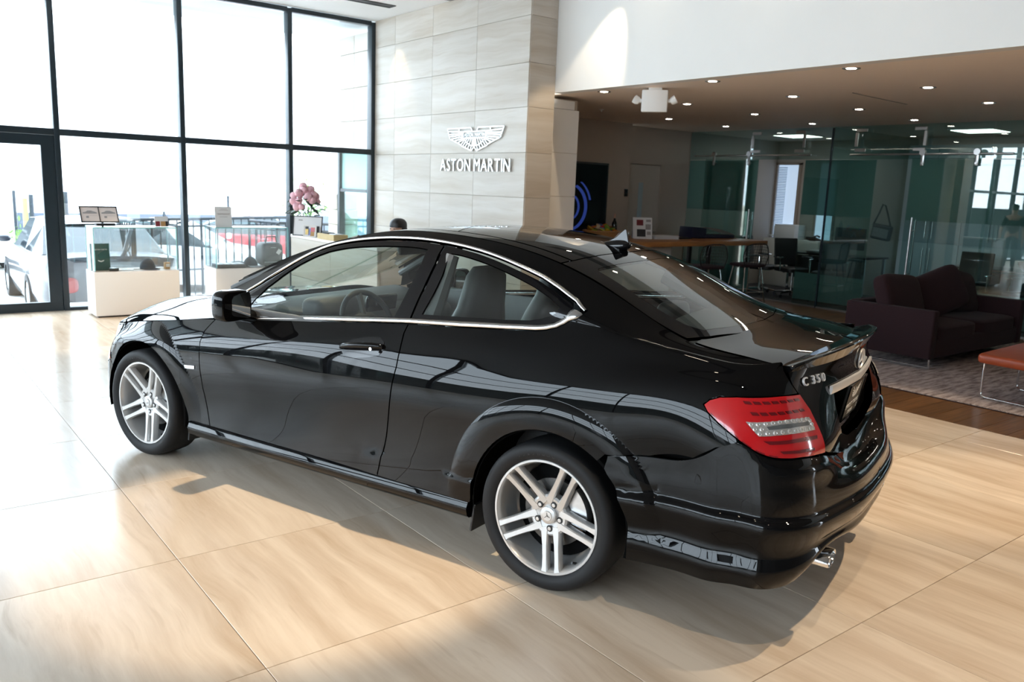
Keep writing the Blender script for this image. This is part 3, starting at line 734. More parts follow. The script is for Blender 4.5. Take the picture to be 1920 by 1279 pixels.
# ---- side panels
DF = [(3.83, .745), (3.88, .689), (3.892, .637), (3.886, .571), (3.884, .491), (3.878, .312), (3.842, .0)]
DR = [(2.457, .752), (2.468, .707), (2.465, .625), (2.464, .548), (2.487, .405), (2.505, .31), (2.525, .199), (2.547, .121), (2.576, .0)]
BELT_ = [(3.83, .745), (3.517, .75), (3.183, .753), (2.885, .752), (2.676, .752), (2.454, .752)]
BELTQ = [(2.454, .752), (2.172, .745), (1.953, .745), (1.791, .748), (1.745, .755), (1.699, .775), (1.668, .815), (1.648, .90), (1.632, 1.01), (1.622, 1.09)]
UP = [(1.628, 1.128), (1.697, 1.149), (1.798, 1.163), (1.902, 1.171), (2.037, 1.169), (2.263, 1.171), (2.486, 1.170), (2.744, 1.172), (2.903, 1.181), (3.06, 1.194), (3.203, 1.204), (3.278, 1.200), (3.388, 1.172), (3.477, 1.146), (3.575, 1.118), (3.682, 1.080), (3.80, 1.01), (3.93, .90)]
pc('door', NG, DF + DR[::-1] + BELT_[::-1][1:-1], M['paint'])
BTOP = [(-1.000, 0, .632), (-.993, .30, .655), (-.988, .565, .722), (-.930, .745, .738), (-.845, .822, .752), (-.765, .845, .785), (-.690, .855, .752), (-.605, .860, .692), (-.43, .868, .662), (-.262, .870, .640)]
gapb = [tuple(q) for q in NF.inv([(x, z + .003) for x, y, z in BTOP[5:]][::-1])]
arcR = [tuple(q) for q in NF.inv(arc(0, AXZ, .372, 128, -1, 26))]
TAIL = [(1.025, .517), (1.005, .534), (.968, .548), (.903, .557), (.837, .56), (.732, .563), (.628, .561), (.598, .518), (.591, .473), (.58, .384), (.675, .389), (.751, .40), (.811, .417), (.854, .433), (.906, .455), (.974, .482), (1.01, .50)]
vm = NG.vk[-1]; s_front = 3.86
sill_r = NF.inv([(.378, .300)])[0]
quarter = [(s_, vm) for s_ in (s_front, 3.5, 3.0, 2.5, 2.0, 1.5, 1.2, .9, .80)] + [(.74, .95), (.712, .708), (.656, .601)] + \
    [TAIL[k] for k in (6, 5, 4, 3, 2, 1, 0, 16, 15)] + [(.912, .4585)] + gapb[::-1] + arcR + [(float(sill_r[0]), 0.0)] + DR[::-1] + BELTQ[1:] + UP
pc('quarter_panel', NG, quarter, M['paint'], res=.03, extra=ridge(0, .505, 0, 150))
arcF = NF.inv(arc(WB, AXZ, .372, 186, 24, 26))
HG = NF.inv([(2.10, .885), (2.28, .865), (2.57, .822), (2.85, .784), (3.07, .748)])
fr_b = NF.inv([(3.125, .52), (3.12, .60)])
fender = DF[:1] + DF[1:] + [(float(arcF[0][0]), 0.0)] + [tuple(q) for q in arcF] + [tuple(q) for q in fr_b] + [(float(fr_b[1][0]) - .02, .750)] + [(4.5, .7515), (4.2, .7505), (3.95, .749)]
pc('fender', NF, fender, M['paint'], res=.03, extra=ridge(WB, .498, 25, 185))
# ---- front bumper, headlamps, marker
sF = float(fr_b[0][0]); sE = float(NF.sk[-1])
arcB = NF.inv(arc(WB, AXZ, .372, 24, 4, 6)); arcB = [tuple(q) for q in arcB]
pc('front_bumper', NF, arcB + [(float(NF.inv([(3.115, .265)])[0][0]), .0), (sE, .0), (sE, .50), (sF + .06, .50), tuple(fr_b[0])], M['paint'], join=True, gap=0)
pc('headlight', NF, [tuple(fr_b[0] + [.012, .015]), (sF + .34, .512), (sF + .36, .60), (sF + .36, .752), (sF + .0, .752), tuple(fr_b[1] + [.01, 0])], M['headlamp'], off=.002)
pc('grille', NF, [(sF + .38, .512), (sE, .512), (sE, .75), (sF + .38, .75)], M['black'], join=True)
mk = NF.inv([(3.12, .53), (3.17, .525), (3.17, .56), (3.12, .57)])
pc('side_marker', NF, [tuple(q) for q in mk], M['orange'], off=.004, gap=0, res=.02)
# ---- tail lamps
tl = pc('tail_light', NF, TAIL, M['lens'], gap=.002, depth=.03, off=.005, res=.022)
def lamp_piece(name, poly, m, off, res=.02):
    for o, t in zip(panel(name, NF, poly, m, gap=0, depth=.004, off=off, res=res), tl): o.parent = t
WHITE = [(.882, .501), (.813, .503), (.73, .504), (.628, .501), (.623, .469), (.72, .471), (.787, .473), (.848, .473)]
SLOT = [(.816, .493), (.765, .495), (.695, .4935), (.646, .492), (.648, .483), (.711, .485), (.769, .486), (.810, .486)]
lamp_piece('reversing_lens', WHITE, M['lenswhite'], .0075); lamp_piece('reflector_slot', SLOT, M['lensgrey'], .0095)
for a, b, n in (((.884, .544), (.640, .5475), 7), ((.863, .5195), (.634, .520), 7)):
    for k in range(n):
        t0, t1 = k / n, (k + .72) / n; s0, s1 = a[0] + (b[0] - a[0]) * t0, a[0] + (b[0] - a[0]) * t1; v = a[1] + (b[1] - a[1]) * t0
        lamp_piece('dark_reflector', [(s0, v + .0035), (s1, v + .0035), (s1 - .008, v - .0035), (s0 - .008, v - .0035)], M['lensdark'], .0072, .012)
lamp_piece('dark_reflector', [(.836, .463), (.76, .459), (.695, .458), (.623, .455), (.628, .446), (.701, .448), (.758, .45), (.817, .454)], M['lensdark'], .0072)
lamp_piece('dark_reflector', [(.789, .434), (.723, .425), (.656, .422), (.654, .411), (.724, .415), (.778, .424)], M['lensdark'], .0072)
for k in range(6):
    a = np.array([(1.003, .504), (.975, .4885), (.94, .474), (.907, .461), (.868, .444), (.83, .430), (.79, .417)]); p0_, p1_ = a[k], a[k + 1]
    lamp_piece('rim_dash', [tuple(p0_ * .85 + p1_ * .15), tuple(p0_ * .15 + p1_ * .85), tuple(p0_ * .15 + p1_ * .85 + [0, -.003]), tuple(p0_ * .85 + p1_ * .15 + [0, -.003])], M['lensdark'], .0065, .012)
studs = [(.866, .4965), (.843, .4970), (.818, .4985), (.793, .4995), (.768, .4998), (.743, .4998), (.718, .4995), (.695, .4990), (.672, .4985), (.650, .4980), (.856, .4870), (.834, .4870), (.843, .4775), (.818, .4785), (.793, .4785), (.768, .4785), (.743, .4780), (.718, .4775), (.695, .4768), (.672, .4760), (.650, .4752), (.634, .4750), (.632, .4840), (.635, .4930)]
sp = NF.ev(np.array(studs)); sn = outward(sp, NF.nrm(np.array(studs)))
for sg, t in ((1, tl[0]), (-1, tl[1])):
    bm = bmesh.new()
    for p_, n_ in zip(sp, sn):
        q = Vector(n_ * [1, sg, 1]).to_track_quat('Z', 'Y').to_matrix().to_4x4(); T = Matrix.Translation(Vector((p_ + n_ * .0085) * [1, sg, 1])) @ q
        add_lathe(bm, [(.0085, 0), (.0075, .003), (.005, .0045), (.0045, .002), (0, .001)], seg=10, M=T)
    o = from_bm('reflector_cups', bm, M['lenswhite'], t, True); o['kind'] = 'stuff'
# ---- boot lid: rear face with the plate recess, deck, lip spoiler
REC = [(0, .535), (.078, .535), (.344, .537), (.356, .501), (.351, .462), (.305, .402), (.163, .345), (0, .335)]
lid = pc('trunk_lid', NF, [(0, .748), (.35, .742), (.60, .722), (.690, .70), (.656, .601), (.628, .559), (.598, .518), (.59, .478), (.585, .408), (.573, .385), (.54, .370), (.475, .348), (.269, .256), (.12, .222), (0, .215)] + REC[::-1],
   M['paint'], join=True, depth=.035, res=.028, gap=.003)[0]
# recess behind the plate
rp = NF.ev(np.array(REC)); bm = bmesh.new()
vs_ = [bm.verts.new((p_[0] + .034, sg * p_[1], p_[2] + .006)) for sg, ps in ((1, rp[1:-1]), (-1, rp[1:-1][::-1])) for p_ in ps]
bm.faces.new(vs_); bmesh.ops.triangulate(bm, faces=bm.faces); from_bm('plate_recess', bm, M['paint'], lid)
# deck (top of the boot lid): stations run rearwards from the glass to the lip
dk_e = [(-.40, .618, 1.098), (-.55, .628, 1.071), (-.70, .631, 1.056), (-.79, .625, 1.044), (-.845, .610, 1.036), (-.868, .600, 1.031)]
dk_c = [(-.56, 0, 1.118), (-.68, 0, 1.094), (-.80, 0, 1.083), (-.88, 0, 1.079), (-.950, 0, 1.077), (-.985, 0, 1.072)]
rows_ = []
for u in (0, .25, .5, .75, 1.0):
    f = u ** 2.0; rows_.append([(e[0] * f + c[0] * (1 - f), e[1] * u, e[2] * f + c[2] * (1 - f)) for e, c in zip(dk_e, dk_c)])
ND = Net(np.array(rows_).transpose(1, 0, 2), [0, .25, .5, .75, 1.0], [0, .13, .26, .35, .42, .46])   # s across, v rearwards
rd_ = [(0, .06)] + [(s_, .06) for s_ in (.25, .5, .75, .90)] + [(.985, .075), (.992, .2), (.992, .35), (.99, .46)] + [(s_, .46) for s_ in (.75, .5, .25)] + [(0, .46)]
dk = panel('deck', ND, rd_, M['paint'], gap=0, depth=.02, res=.04, join=True, parent=lid)
# lip spoiler: swept section along the rear edge of the deck
bm = bmesh.new(); sec = []
for i in range(41):
    t = -1 + 2 * i / 40; a = abs(t); y = .628 * t
    x = -1.000 + .135 * a ** 2.4; z = 1.083 - .046 * a ** 2.2; s_ = .35 + .65 * min(1, (1 - a) * 5) ** .6
    prof = [(.085, -.004), (.055, .004 * s_), (.025, .013 * s_), (.0, .021 * s_), (-.012, .019 * s_), (-.014, .013 * s_), (-.008, .004), (.004, -.014), (.015, -.034), (.02, -.044)]
    n = Vector((1, -.5 * t * a ** 1.2, 0)).normalized()
    sec.append([bm.verts.new((x + p_[0] * n.x, y + p_[0] * n.y, z + p_[1])) for p_ in prof])
for A, B in zip(sec, sec[1:]):
    for k in range(len(A) - 1): bm.faces.new((A[k], A[k + 1], B[k + 1], B[k]))
bm.faces.new(sec[0]); bm.faces.new(sec[-1][::-1])
sp_o = from_bm('lip_spoiler', bm, M['paint'], lid, True)
# bright bar above the plate, star, letters, plate
NB_ = lambda q: (NF.ev(np.array([q]))[0], outward(NF.ev(np.array([q])), NF.nrm(np.array([q])))[0])
bm = bmesh.new(); bar = []
for i in range(33):
    u = -1 + 2 * i / 32; s_ = abs(u) * .392; p_, n_ = NB_((max(s_, 1e-3), .546))
    p_ = p_ * [1, math.copysign(1, u), 1]; n_ = n_ * [1, math.copysign(1, u), 1]
    bar.append([bm.verts.new(Vector(p_ + n_ * o + np.array([0, 0, dz]))) for o, dz in ((.0, .017), (.011, .015), (.013, .0), (.009, -.017), (0, -.018))])
for A, B in zip(bar, bar[1:]):
    for k in range(4): bm.faces.new((A[k], A[k + 1], B[k + 1], B[k]))
bm.faces.new(bar[0]); bm.faces.new(bar[-1])
from_bm('handle_bar', bm, M['badge'], lid, True)
def rear_frame(q, sgn=1, lift=.004):
    """matrix on the boot face: local x to the right as read from behind, y up, z out"""
    p_, n_ = NB_(q); n = Vector(n_ * [1, sgn, 1]).normalized(); o = Vector(p_ * [1, sgn, 1]) + n * lift
    xr = Vector((0, 0, 1)).cross(n).normalized(); yu = n.cross(xr)
    return Matrix(((xr.x, yu.x, n.x, o.x), (xr.y, yu.y, n.y, o.y), (xr.z, yu.z, n.z, o.z), (0, 0, 0, 1)))
F_ = rear_frame((.001, .625)); st = bmesh.new()
add_lathe(st, [(.036, 0), (.0375, .003), (.0385, .006), (.0415, .0065), (.0425, .003), (.042, 0)], seg=40, M=F_)
for k in range(3):
    a = R(90 + 120 * k); c, s_ = math.cos(a), math.sin(a); a2 = R(150 + 120 * k); c2, s2 = math.cos(a2), math.sin(a2); a3 = R(30 + 120 * k); c3, s3 = math.cos(a3), math.sin(a3)
    tip = st.verts.new(F_ @ Vector((.038 * c, .038 * s_, .003))); l_ = st.verts.new(F_ @ Vector((.0075 * c2, .0075 * s2, .003))); r_ = st.verts.new(F_ @ Vector((.0075 * c3, .0075 * s3, .003))); m_ = st.verts.new(F_ @ Vector((0, 0, .009)))
    st.faces.new((tip, m_, l_)); st.faces.new((tip, r_, m_))
from_bm('star_emblem', st, M['badge'], lid)
F_ = rear_frame((.506, .585)); 
for ch, dx in (('C', -.068), ('3', -.008), ('5', .030), ('0', .068)):
    text_obj('badge_letter', ch, .047, .0035, M['badge'], F_ @ Matrix.Translation((dx, 0, 0)), lid, 1.12)
# plate: black dealer plate leaning in the recess
th_ = math.atan2(.027, .147); pm = Matrix.Translation((-.976, 0, .828)) @ Matrix.Rotation(-th_, 4, 'Y') @ Matrix(((0, 0, -1, 0), (-1, 0, 0, 0), (0, 1, 0, 0), (0, 0, 0, 1)))
bm = bmesh.new(); add_box(bm, (0, 0, -.004), (.318, .160, .010), bev=.003, M=pm); plate = from_bm('number_plate', bm, M['black'], lid)
bm = bmesh.new(); 
for c, s_ in (((0, .078, .003), (.318, .006, .006)), ((0, -.078, .003), (.318, .006, .006)), ((.157, 0, .003), (.006, .16, .006)), ((-.157, 0, .003), (.006, .16, .006))): add_box(bm, c, s_, M=pm)
from_bm('plate_frame', bm, M['blackgloss'], plate)
W_ = M['platewhite']
text_obj('plate_lettering', 'BENTLEY TYSONS', .030, .0006, W_, pm @ Matrix.Translation((0, -.036, .0014)), plate, 1.0)
text_obj('plate_lettering', 'TYSONS', .026, .0006, W_, pm @ Matrix.Translation((0, -.070, .0014)), plate, 1.0)
bm = bmesh.new()
for sg in (-1, 1):
    for k in range(9):
        a = R(8 + k * 15 - 20); L = .062 - .0035 * k; x0, y0 = sg * .014, .030 - .002 * k
        x1, y1 = x0 + sg * L * math.cos(a), y0 + .020 - L * math.sin(a) * .75; w = .0022
        add_prism(bm, [(x0, y0 - w), (x1, y1 - w), (x1 + sg * .003, y1), (x1, y1 + w), (x0, y0 + w)][::sg], .0014, .0024, pm)
for k in range(24):
    a0, a1 = 2 * math.pi * k / 24, 2 * math.pi * (k + 1) / 24
    add_prism(bm, [(.0135 * math.cos(a0), .028 + .021 * math.sin(a0)), (.0135 * math.cos(a1), .028 + .021 * math.sin(a1)), (.0105 * math.cos(a1), .028 + .0175 * math.sin(a1)), (.0105 * math.cos(a0), .028 + .0175 * math.sin(a0))], .0014, .003, pm)
from_bm('plate_wings', bm, W_, plate)
text_obj('plate_lettering', 'B', .028, .0006, W_, pm @ Matrix.Translation((0, .019, .0014)), plate, .9)
for sg in (-1, 1):
    bm = bmesh.new(); add_prism(bm, [(sg * .137, -.048), (sg * .125, -.048), (sg * .131, -.060)], .0012, .002, pm); add_prism(bm, [(sg * .137, -.066), (sg * .125, -.066), (sg * .125, -.063), (sg * .137, -.063)], .0012, .002, pm); from_bm('plate_mark', bm, W_, plate)

# ---- rear bumper
NBs = [0, .30, .565, .76, .88, .97, 1.06, 1.18, 1.40, 1.56]
B_old = [0, .30, .565, .76, .88, 1.02, 1.20, 1.40, 1.56]
def br(xs, ys, zs):
    W = spl(B_old, NBs); return [tuple(p_) for p_ in W @ np.c_[xs, ys, zs]]
def on_side(k): x, y, z = BTOP[k]; q_ = NF.inv([(x, z)]); NF.deco = None; y_ = float(NF.ev(q_)[0][1]) + .001; NF.deco = bump; return (x, y_, z)
Bt = [BTOP[k] if k < 4 else on_side(k) for k in range(10)]
def shelf(dz, dx):                      # rounded shoulder just below the top edge
    return [(x - dx * (1 if k < 4 else .6 if k == 4 else .2), y * (1.004 if k < 3 else 1) + (.0 if k < 3 else .006 if k < 5 else .002), z - dz * (1 if k < 4 else .8)) for k, (x, y, z) in enumerate(Bt)]
B1 = shelf(.030, .030)
B2 = br([-1.088, -1.075, -1.028, -.962, -.865, -.740, -.60, -.43, -.262], [0, .31, .578, .762, .843, .864, .866, .872, .875], [.605, .610, .630, .640, .640, .640, .618, .600, .585])
B3 = br([-1.108, -1.094, -1.040, -.970, -.872, -.745, -.60, -.43, -.262], [0, .312, .582, .766, .846, .868, .871, .876, .878], [.555, .555, .555, .556, .556, .556, .552, .545, .535])
B4 = br([-1.112, -1.097, -1.042, -.971, -.873, -.746, -.60, -.43, -.262], [0, .312, .583, .766, .846, .868, .871, .876, .878], [.528, .528, .528, .528, .529, .530, .526, .520, .510])
B5 = br([-1.128, -1.113, -1.058, -.985, -.884, -.752, -.60, -.43, -.262], [0, .316, .592, .778, .860, .883, .886, .890, .892], [.517, .517, .517, .517, .518, .518, .514, .508, .498])
B6 = br([-1.122, -1.107, -1.055, -.984, -.884, -.752, -.60, -.43, -.262], [0, .316, .592, .778, .860, .883, .886, .890, .892], [.45, .45, .45, .45, .45, .448, .445, .440, .43])
B7 = br([-1.100, -1.088, -1.040, -.972, -.874, -.748, -.60, -.43, -.262], [0, .314, .588, .772, .852, .875, .878, .882, .884], [.40, .40, .405, .38, .372, .368, .364, .360, .355])
B8 = br([-1.104, -1.092, -1.046, -.980, -.882, -.752, -.60, -.43, -.262], [0, .314, .590, .778, .862, .888, .892, .896, .898], [.385, .385, .392, .350, .342, .338, .334, .330, .325])
B9 = br([-1.075, -1.065, -1.022, -.962, -.868, -.745, -.60, -.43, -.262], [0, .312, .585, .768, .850, .878, .886, .888, .888], [.345, .345, .352, .275, .262, .252, .244, .236, .228])
def side_y(B, d): return [(x, Bt[k][1] + d if k >= 5 else y, z) for k, (x, y, z) in enumerate(B)]
B1, B2, B3, B4, B5, B6, B7, B8, B9 = [side_y(B, d) for B, d in ((B1, 0), (B2, 0), (B3, -.001), (B4, -.001), (B5, .012), (B6, .011), (B7, .003), (B8, .016), (B9, .0))]
NBmp = Net(np.array([B9, B8, B7, B6, B5, B4, B3, B2, B1, Bt]), NBs, [0, .10, .135, .215, .28, .30, .325, .375, .43, .47], bump)
ab = NBmp.inv(arc(0, AXZ, .374, 193, 129, 16)); ab = [tuple(q) for q in ab]
pc('rear_bumper', NBmp, [(0, 0), (.15, 0), (.3, 0), (.565, 0), (.76, 0), (.88, 0), (1.02, 0), (float(ab[0][0]) - .0, 0)] + ab + [(float(ab[-1][0]) - .01, .47), (1.40, .47), (1.18, .47), (1.06, .47), (.97, .47), (.88, .47), (.76, .47), (.565, .47), (.30, .47), (.15, .47), (0, .47)], M['paint'], join=True, gap=0, depth=.03, res=.026, extra=ridge(0, .505, 128, 200, NBmp))
# lower apron under the bumper and tail pipes
bm = bmesh.new()
ap = [(-.80, .80), (-.93, .72), (-1.0, .56), (-1.035, .30), (-1.045, 0)]
ap = ap + [(x, -y) for x, y in ap[::-1][1:]]
A = [bm.verts.new((x, y, .36)) for x, y in ap]; B = [bm.verts.new((x + .06, y * .95, .27)) for x, y in ap]; C_ = [bm.verts.new((-.55, y * .95, .25)) for x, y in ap]
for r1_, r2_ in ((A, B), (B, C_)):
    for k in range(len(ap) - 1): bm.faces.new((r1_[k], r1_[k + 1], r2_[k + 1], r2_[k]))
from_bm('diffuser', bm, M['black'], car)
for sg in (1, -1):
    e = bmesh.new(); T = Matrix.Translation((-1.035, sg * .535, .318)) @ Matrix.Rotation(R(-90), 4, 'Y') @ Matrix.Diagonal((.62, 1.35, 1, 1))
    add_lathe(e, [(.050, -.10), (.050, .022), (.0475, .026), (.044, .022), (.042, -.06), (0, -.06)], seg=28, M=T)
    from_bm('tail_pipe', e, M['chrome'], car, True)
# ---- roof, screens
tx = [2.44, 2.30, 2.10, 1.88, 1.62, 1.38, 1.10, .80, .50, .20, -.05, -.28, -.46, -.62, -.72]
ue = np.array(U2[3:] + [(2.44, .742, .955)]); ue = ue[np.argsort(ue[:, 0])]
ey = itp(tx, list(zip(ue[:, 0], ue[:, 1]))); ez = itp(tx, list(zip(ue[:, 0], ue[:, 2])))
zc_ = itp(tx, [(2.50, .905), (2.30, .985), (2.05, 1.090), (1.80, 1.200), (1.58, 1.300), (1.38, 1.378), (1.15, 1.428), (.90, 1.448), (.60, 1.443), (.30, 1.410), (.08, 1.360), (-.15, 1.272), (-.40, 1.173), (-.63, 1.090), (-.74, 1.055)])
rows_ = []
for u in (0, .3, .6, .85, 1.0):
    f = u ** 2.3; rows_.append([(x, e * u, a * f + c * (1 - f)) for x, e, a, c in zip(tx, ey, ez, zc_)])
tv = [2.44 - x for x in tx]
NT = Net(np.array(rows_).transpose(1, 0, 2), [0, .3, .6, .85, 1.0], tv)      # s: share of the half width, v = 2.44 - x
tq = lambda pts: [(s_, 2.44 - x) for s_, x in pts]
hdr = [(0, 1.46), (.3, 1.455), (.6, 1.44), (.82, 1.41)]; rgl = [(0, .098), (.3, .105), (.6, .122), (.85, .145), (.997, .165)]
sun = [(0, .90), (.3, .885), (.6, .845), (.855, .80)]
pj = lambda n, pts, m, **k: panel(n, NT, tq(pts), m, join=True, parent=car, **dict(dict(gap=.004, res=.05, depth=.015), **k))
pj('roof', sun + [(.86, .6), (.865, .3)] + [(.87, .150)] + rgl[:4][::-1], M['paint'])
pj('sunroof', hdr + [(.84, 1.2), (.852, .95)] + sun[::-1], M['frit'])
panel('roof_rail', NT, tq([(.84, 1.42), (.86, 1.2), (.868, .95), (.875, .6), (.88, .3), (.882, .152), (.998, .168), (.998, .5), (.998, 1.0), (.998, 1.5), (.998, 1.95), (.975, 2.15), (.945, 1.95), (.90, 1.65)]), M['paint'], gap=.003, depth=.012, res=.05, parent=car)
rgb = [(0, -.63), (.3, -.618), (.6, -.575), (.85, -.51), (.99, -.455)]
ing = [(0, .0), (.3, .005), (.6, .02), (.80, .035), (.83, .02), (.845, -.2), (.83, -.40), (.78, -.47), (.6, -.515), (.3, -.555), (0, -.567)]
pj('rear_window_border', rgl + [(.997, -.1), (.995, -.3)] + rgb[::-1] + ing[::-1], M['frit'], gap=.0035)
rw = pj('rear_window', ing, M['rearglass'], gap=0, depth=0)[0]
pj('parcel_shelf', [(0, -.30), (.5, -.30), (.85, -.28), (.85, -.48), (.5, -.58), (0, -.61)], M['leather'], off=-.10, depth=.01, gap=0)
wsb = [(0, 2.33), (.3, 2.31), (.6, 2.24), (.85, 2.12), (.955, 2.06)]
pj('windscreen', [(0, 1.455), (.3, 1.45), (.6, 1.435), (.82, 1.405), (.90, 1.65), (.945, 1.95)] + wsb[::-1], M['carglass'], gap=.004, depth=.008)
# ---- bonnet
hx = [2.16, 2.35, 2.55, 2.80, 3.03, 3.16, 3.25, 3.33, 3.41]
he = list(zip(hx, itp(hx, [(2.10, .800), (2.3, .803), (2.7, .802), (3.03, .774), (3.16, .752), (3.25, .695), (3.33, .60), (3.41, .40)]), itp(hx, [(2.1, .893), (2.17, .884), (2.58, .822), (2.85, .786), (3.05, .754), (3.16, .737), (3.25, .729), (3.33, .722), (3.41, .706)])))
hz = itp(hx, [(2.1, .985), (2.3, .968), (2.6, .940), (2.9, .904), (3.15, .860), (3.33, .808), (3.42, .760)])
rows_ = []
for u in (0, .25, .5, .75, .9, 1.0):
    f = u ** 3.0; rows_.append([(x, y * u, z * f + c * (1 - f) + .012 * math.exp(-((u - .55) / .12) ** 2)) for (x, y, z), c in zip(he, hz)])
NH = Net(np.array(rows_).transpose(1, 0, 2), [0, .25, .5, .75, .9, 1.0], [x - 2.16 for x in hx])
HV = lambda x: x - 2.16
panel('hood', NH, [(0, .13), (.3, .12), (.6, .08), (.85, .02), (.995, 0), (.995, .4), (.995, .80), (.99, HV(3.08)), (.93, HV(3.16)), (.80, HV(3.25)), (.5, HV(3.34)), (0, HV(3.39))], M['paint'], join=True, gap=.003, depth=.02, res=.05, parent=car)
panel('headlight', NH, [(.99, HV(3.095)), (.93, HV(3.172)), (.80, HV(3.262)), (.5, HV(3.352)), (.5, HV(3.41)), (1.0, HV(3.41)), (1.0, HV(3.25))], M['headlamp'], gap=.001, depth=.01, res=.03, parent=car)
# ---- side glass, its frame, bright mouldings
LOW = [(3.72, .7525)] + BELT_[1:] ; 
out_low = [(3.80, .752), (3.517, .752), (3.183, .755), (2.885, .754), (2.676, .754), (2.454, .754), (2.172, .747), (1.953, .747), (1.791, .750), (1.745, .757), (1.699, .777), (1.670, .817), (1.650, .90), (1.634, 1.01), (1.624, 1.09)]
ribbon('window_trim', NG, out_low[::-1], [.05, .03, .024, .022, .022, .020], [(0, -.002), (.10, .006), (.55, .008), (1.0, .004), (1.0, -.006)], M['trim'], car)
up_path = [(1.631, 1.118)] + UP[1:]
ribbon('window_trim', NG, up_path, [.016, .014, .014, .014, .014], [(0, -.002), (.12, .006), (.6, .007), (1.0, .003), (1.0, -.006)], M['trim'], car)
inner = [(3.80, .776), (3.517, .774), (3.183, .776), (2.885, .774), (2.676, .774), (2.454, .775), (2.172, .770), (1.953, .771), (1.80, .777), (1.755, .79), (1.715, .83), (1.685, .90), (1.668, 1.0), (1.655, 1.09),
         (1.70, 1.130), (1.798, 1.146), (1.902, 1.155), (2.037, 1.153), (2.263, 1.156), (2.486, 1.155), (2.744, 1.157), (2.903, 1.166), (3.06, 1.178), (3.203, 1.187), (3.278, 1.183), (3.388, 1.156), (3.477, 1.130), (3.575, 1.102), (3.682, 1.062), (3.78, .99), (3.83, .90)]
g_door = [(3.62, .800), (3.4, .785), (3.183, .785), (2.885, .783), (2.676, .783), (2.560, .785), (2.548, .86), (2.537, .95), (2.524, 1.04), (2.530, 1.115), (2.60, 1.120), (2.744, 1.122), (2.903, 1.130), (3.06, 1.143), (3.18, 1.148), (3.278, 1.140), (3.38, 1.118), (3.46, 1.085), (3.54, 1.03), (3.59, .93)]
g_rear = [(2.405, .800), (2.172, .797), (1.953, .800), (1.84, .812), (1.79, .84), (1.755, .90), (1.735, 1.0), (1.73, 1.075), (1.80, 1.105), (1.902, 1.118), (2.037, 1.120), (2.20, 1.122), (2.33, 1.122), (2.385, 1.118), (2.378, 1.0), (2.388, .9)]
bg_f = [(2.459, .775), (2.456, .87), (2.450, .95), (2.440, 1.05), (2.456, 1.1555)]
door_f = [q for q in inner if q[0] > 2.46]; lowf = [q for q in inner[:5]]; upf = [q for q in inner[19:]]
fr_door = lowf + [(2.465, .775), (2.462, .87), (2.456, .95), (2.446, 1.05), (2.462, 1.155)] + [q for q in inner[14:] if q[0] > 2.47]
fr_rear = [(2.453, .775)] + [q for q in inner[6:14]] + [q for q in inner[14:] if q[0] < 2.45] + [(2.450, 1.1555), (2.434, 1.05), (2.444, .95), (2.450, .87)]
pc('window_frame', NG, fr_door, M['frit'], gap=.001, depth=.012, off=-.004, res=.03, holes=[g_door])
pc('window_frame', NG, fr_rear, M['frit'], gap=.001, depth=.012, off=-.004, res=.03, holes=[g_rear])
pc('door_glass', NG, g_door, M['carglass'], gap=0, depth=0, off=-.008, res=.05)
pc('quarter_glass', NG, g_rear, M['carglass'], gap=0, depth=0, off=-.008, res=.05)
# mirror triangle
# ---- side skirt
for sg in (1, -1):
    bm = bmesh.new(); sec = []
    for i in range(25):
        t = i / 24; x = 2.352 - t * (2.352 - .392); e = min(1, min(t, 1 - t) * 12)
        lift = .012 * t; w = wd_ = float(np.interp(x, [0, .4, 1.5, 2.4], [.999, 1.0, 1.0, .99]))
        prof = [(.845, .286 + lift), (.868, .281 + lift), (.8735, .277 + lift), (.8755, .268 + lift), (.884, .252 + lift), (.886, .245 + lift), (.878, .212 + lift), (.862, .198 + lift), (.79, .19 + lift)]
        sec.append([bm.verts.new((x, sg * y * w, z)) for y, z in prof])
    for A, B in zip(sec, sec[1:]):
        for k in range(len(A) - 1): bm.faces.new((A[k], A[k + 1], B[k + 1], B[k]))
    bm.faces.new(sec[0]); bm.faces.new(sec[-1]); from_bm('side_skirt', bm, M['paint'], car, True)
# ---- arch liners, inner shell, floor
for cx in (0, WB):
    for sg in (1, -1):
        bm = bmesh.new(); rr = []
        for k in range(25):
            a = R(-12 + 204 * k / 24); c, s_ = math.cos(a), math.sin(a)
            rr.append([bm.verts.new((cx + r * c, sg * y, AXZ + r * s_)) for r, y in ((.366, .868), (.374, .862), (.385, .80), (.385, .50))])
        for A, B in zip(rr, rr[1:]):
            for k in range(3): bm.faces.new((A[k], A[k + 1], B[k + 1], B[k]))
        bm.faces.new([r[3] for r in rr]); from_bm('arch_liner', bm, M['under'], car)
        bm = bmesh.new()
        if cx == 0: add_box(bm, (.372, sg * .80, .215), (.012, .13, .13), rot=(0, R(-8), 0), bev=.004)
        else: add_box(bm, (2.395, sg * .78, .20), (.012, .12, .10), rot=(0, R(-8), 0), bev=.004)
        from_bm('mud_flap', bm, M['black'], car)
bm = bmesh.new()
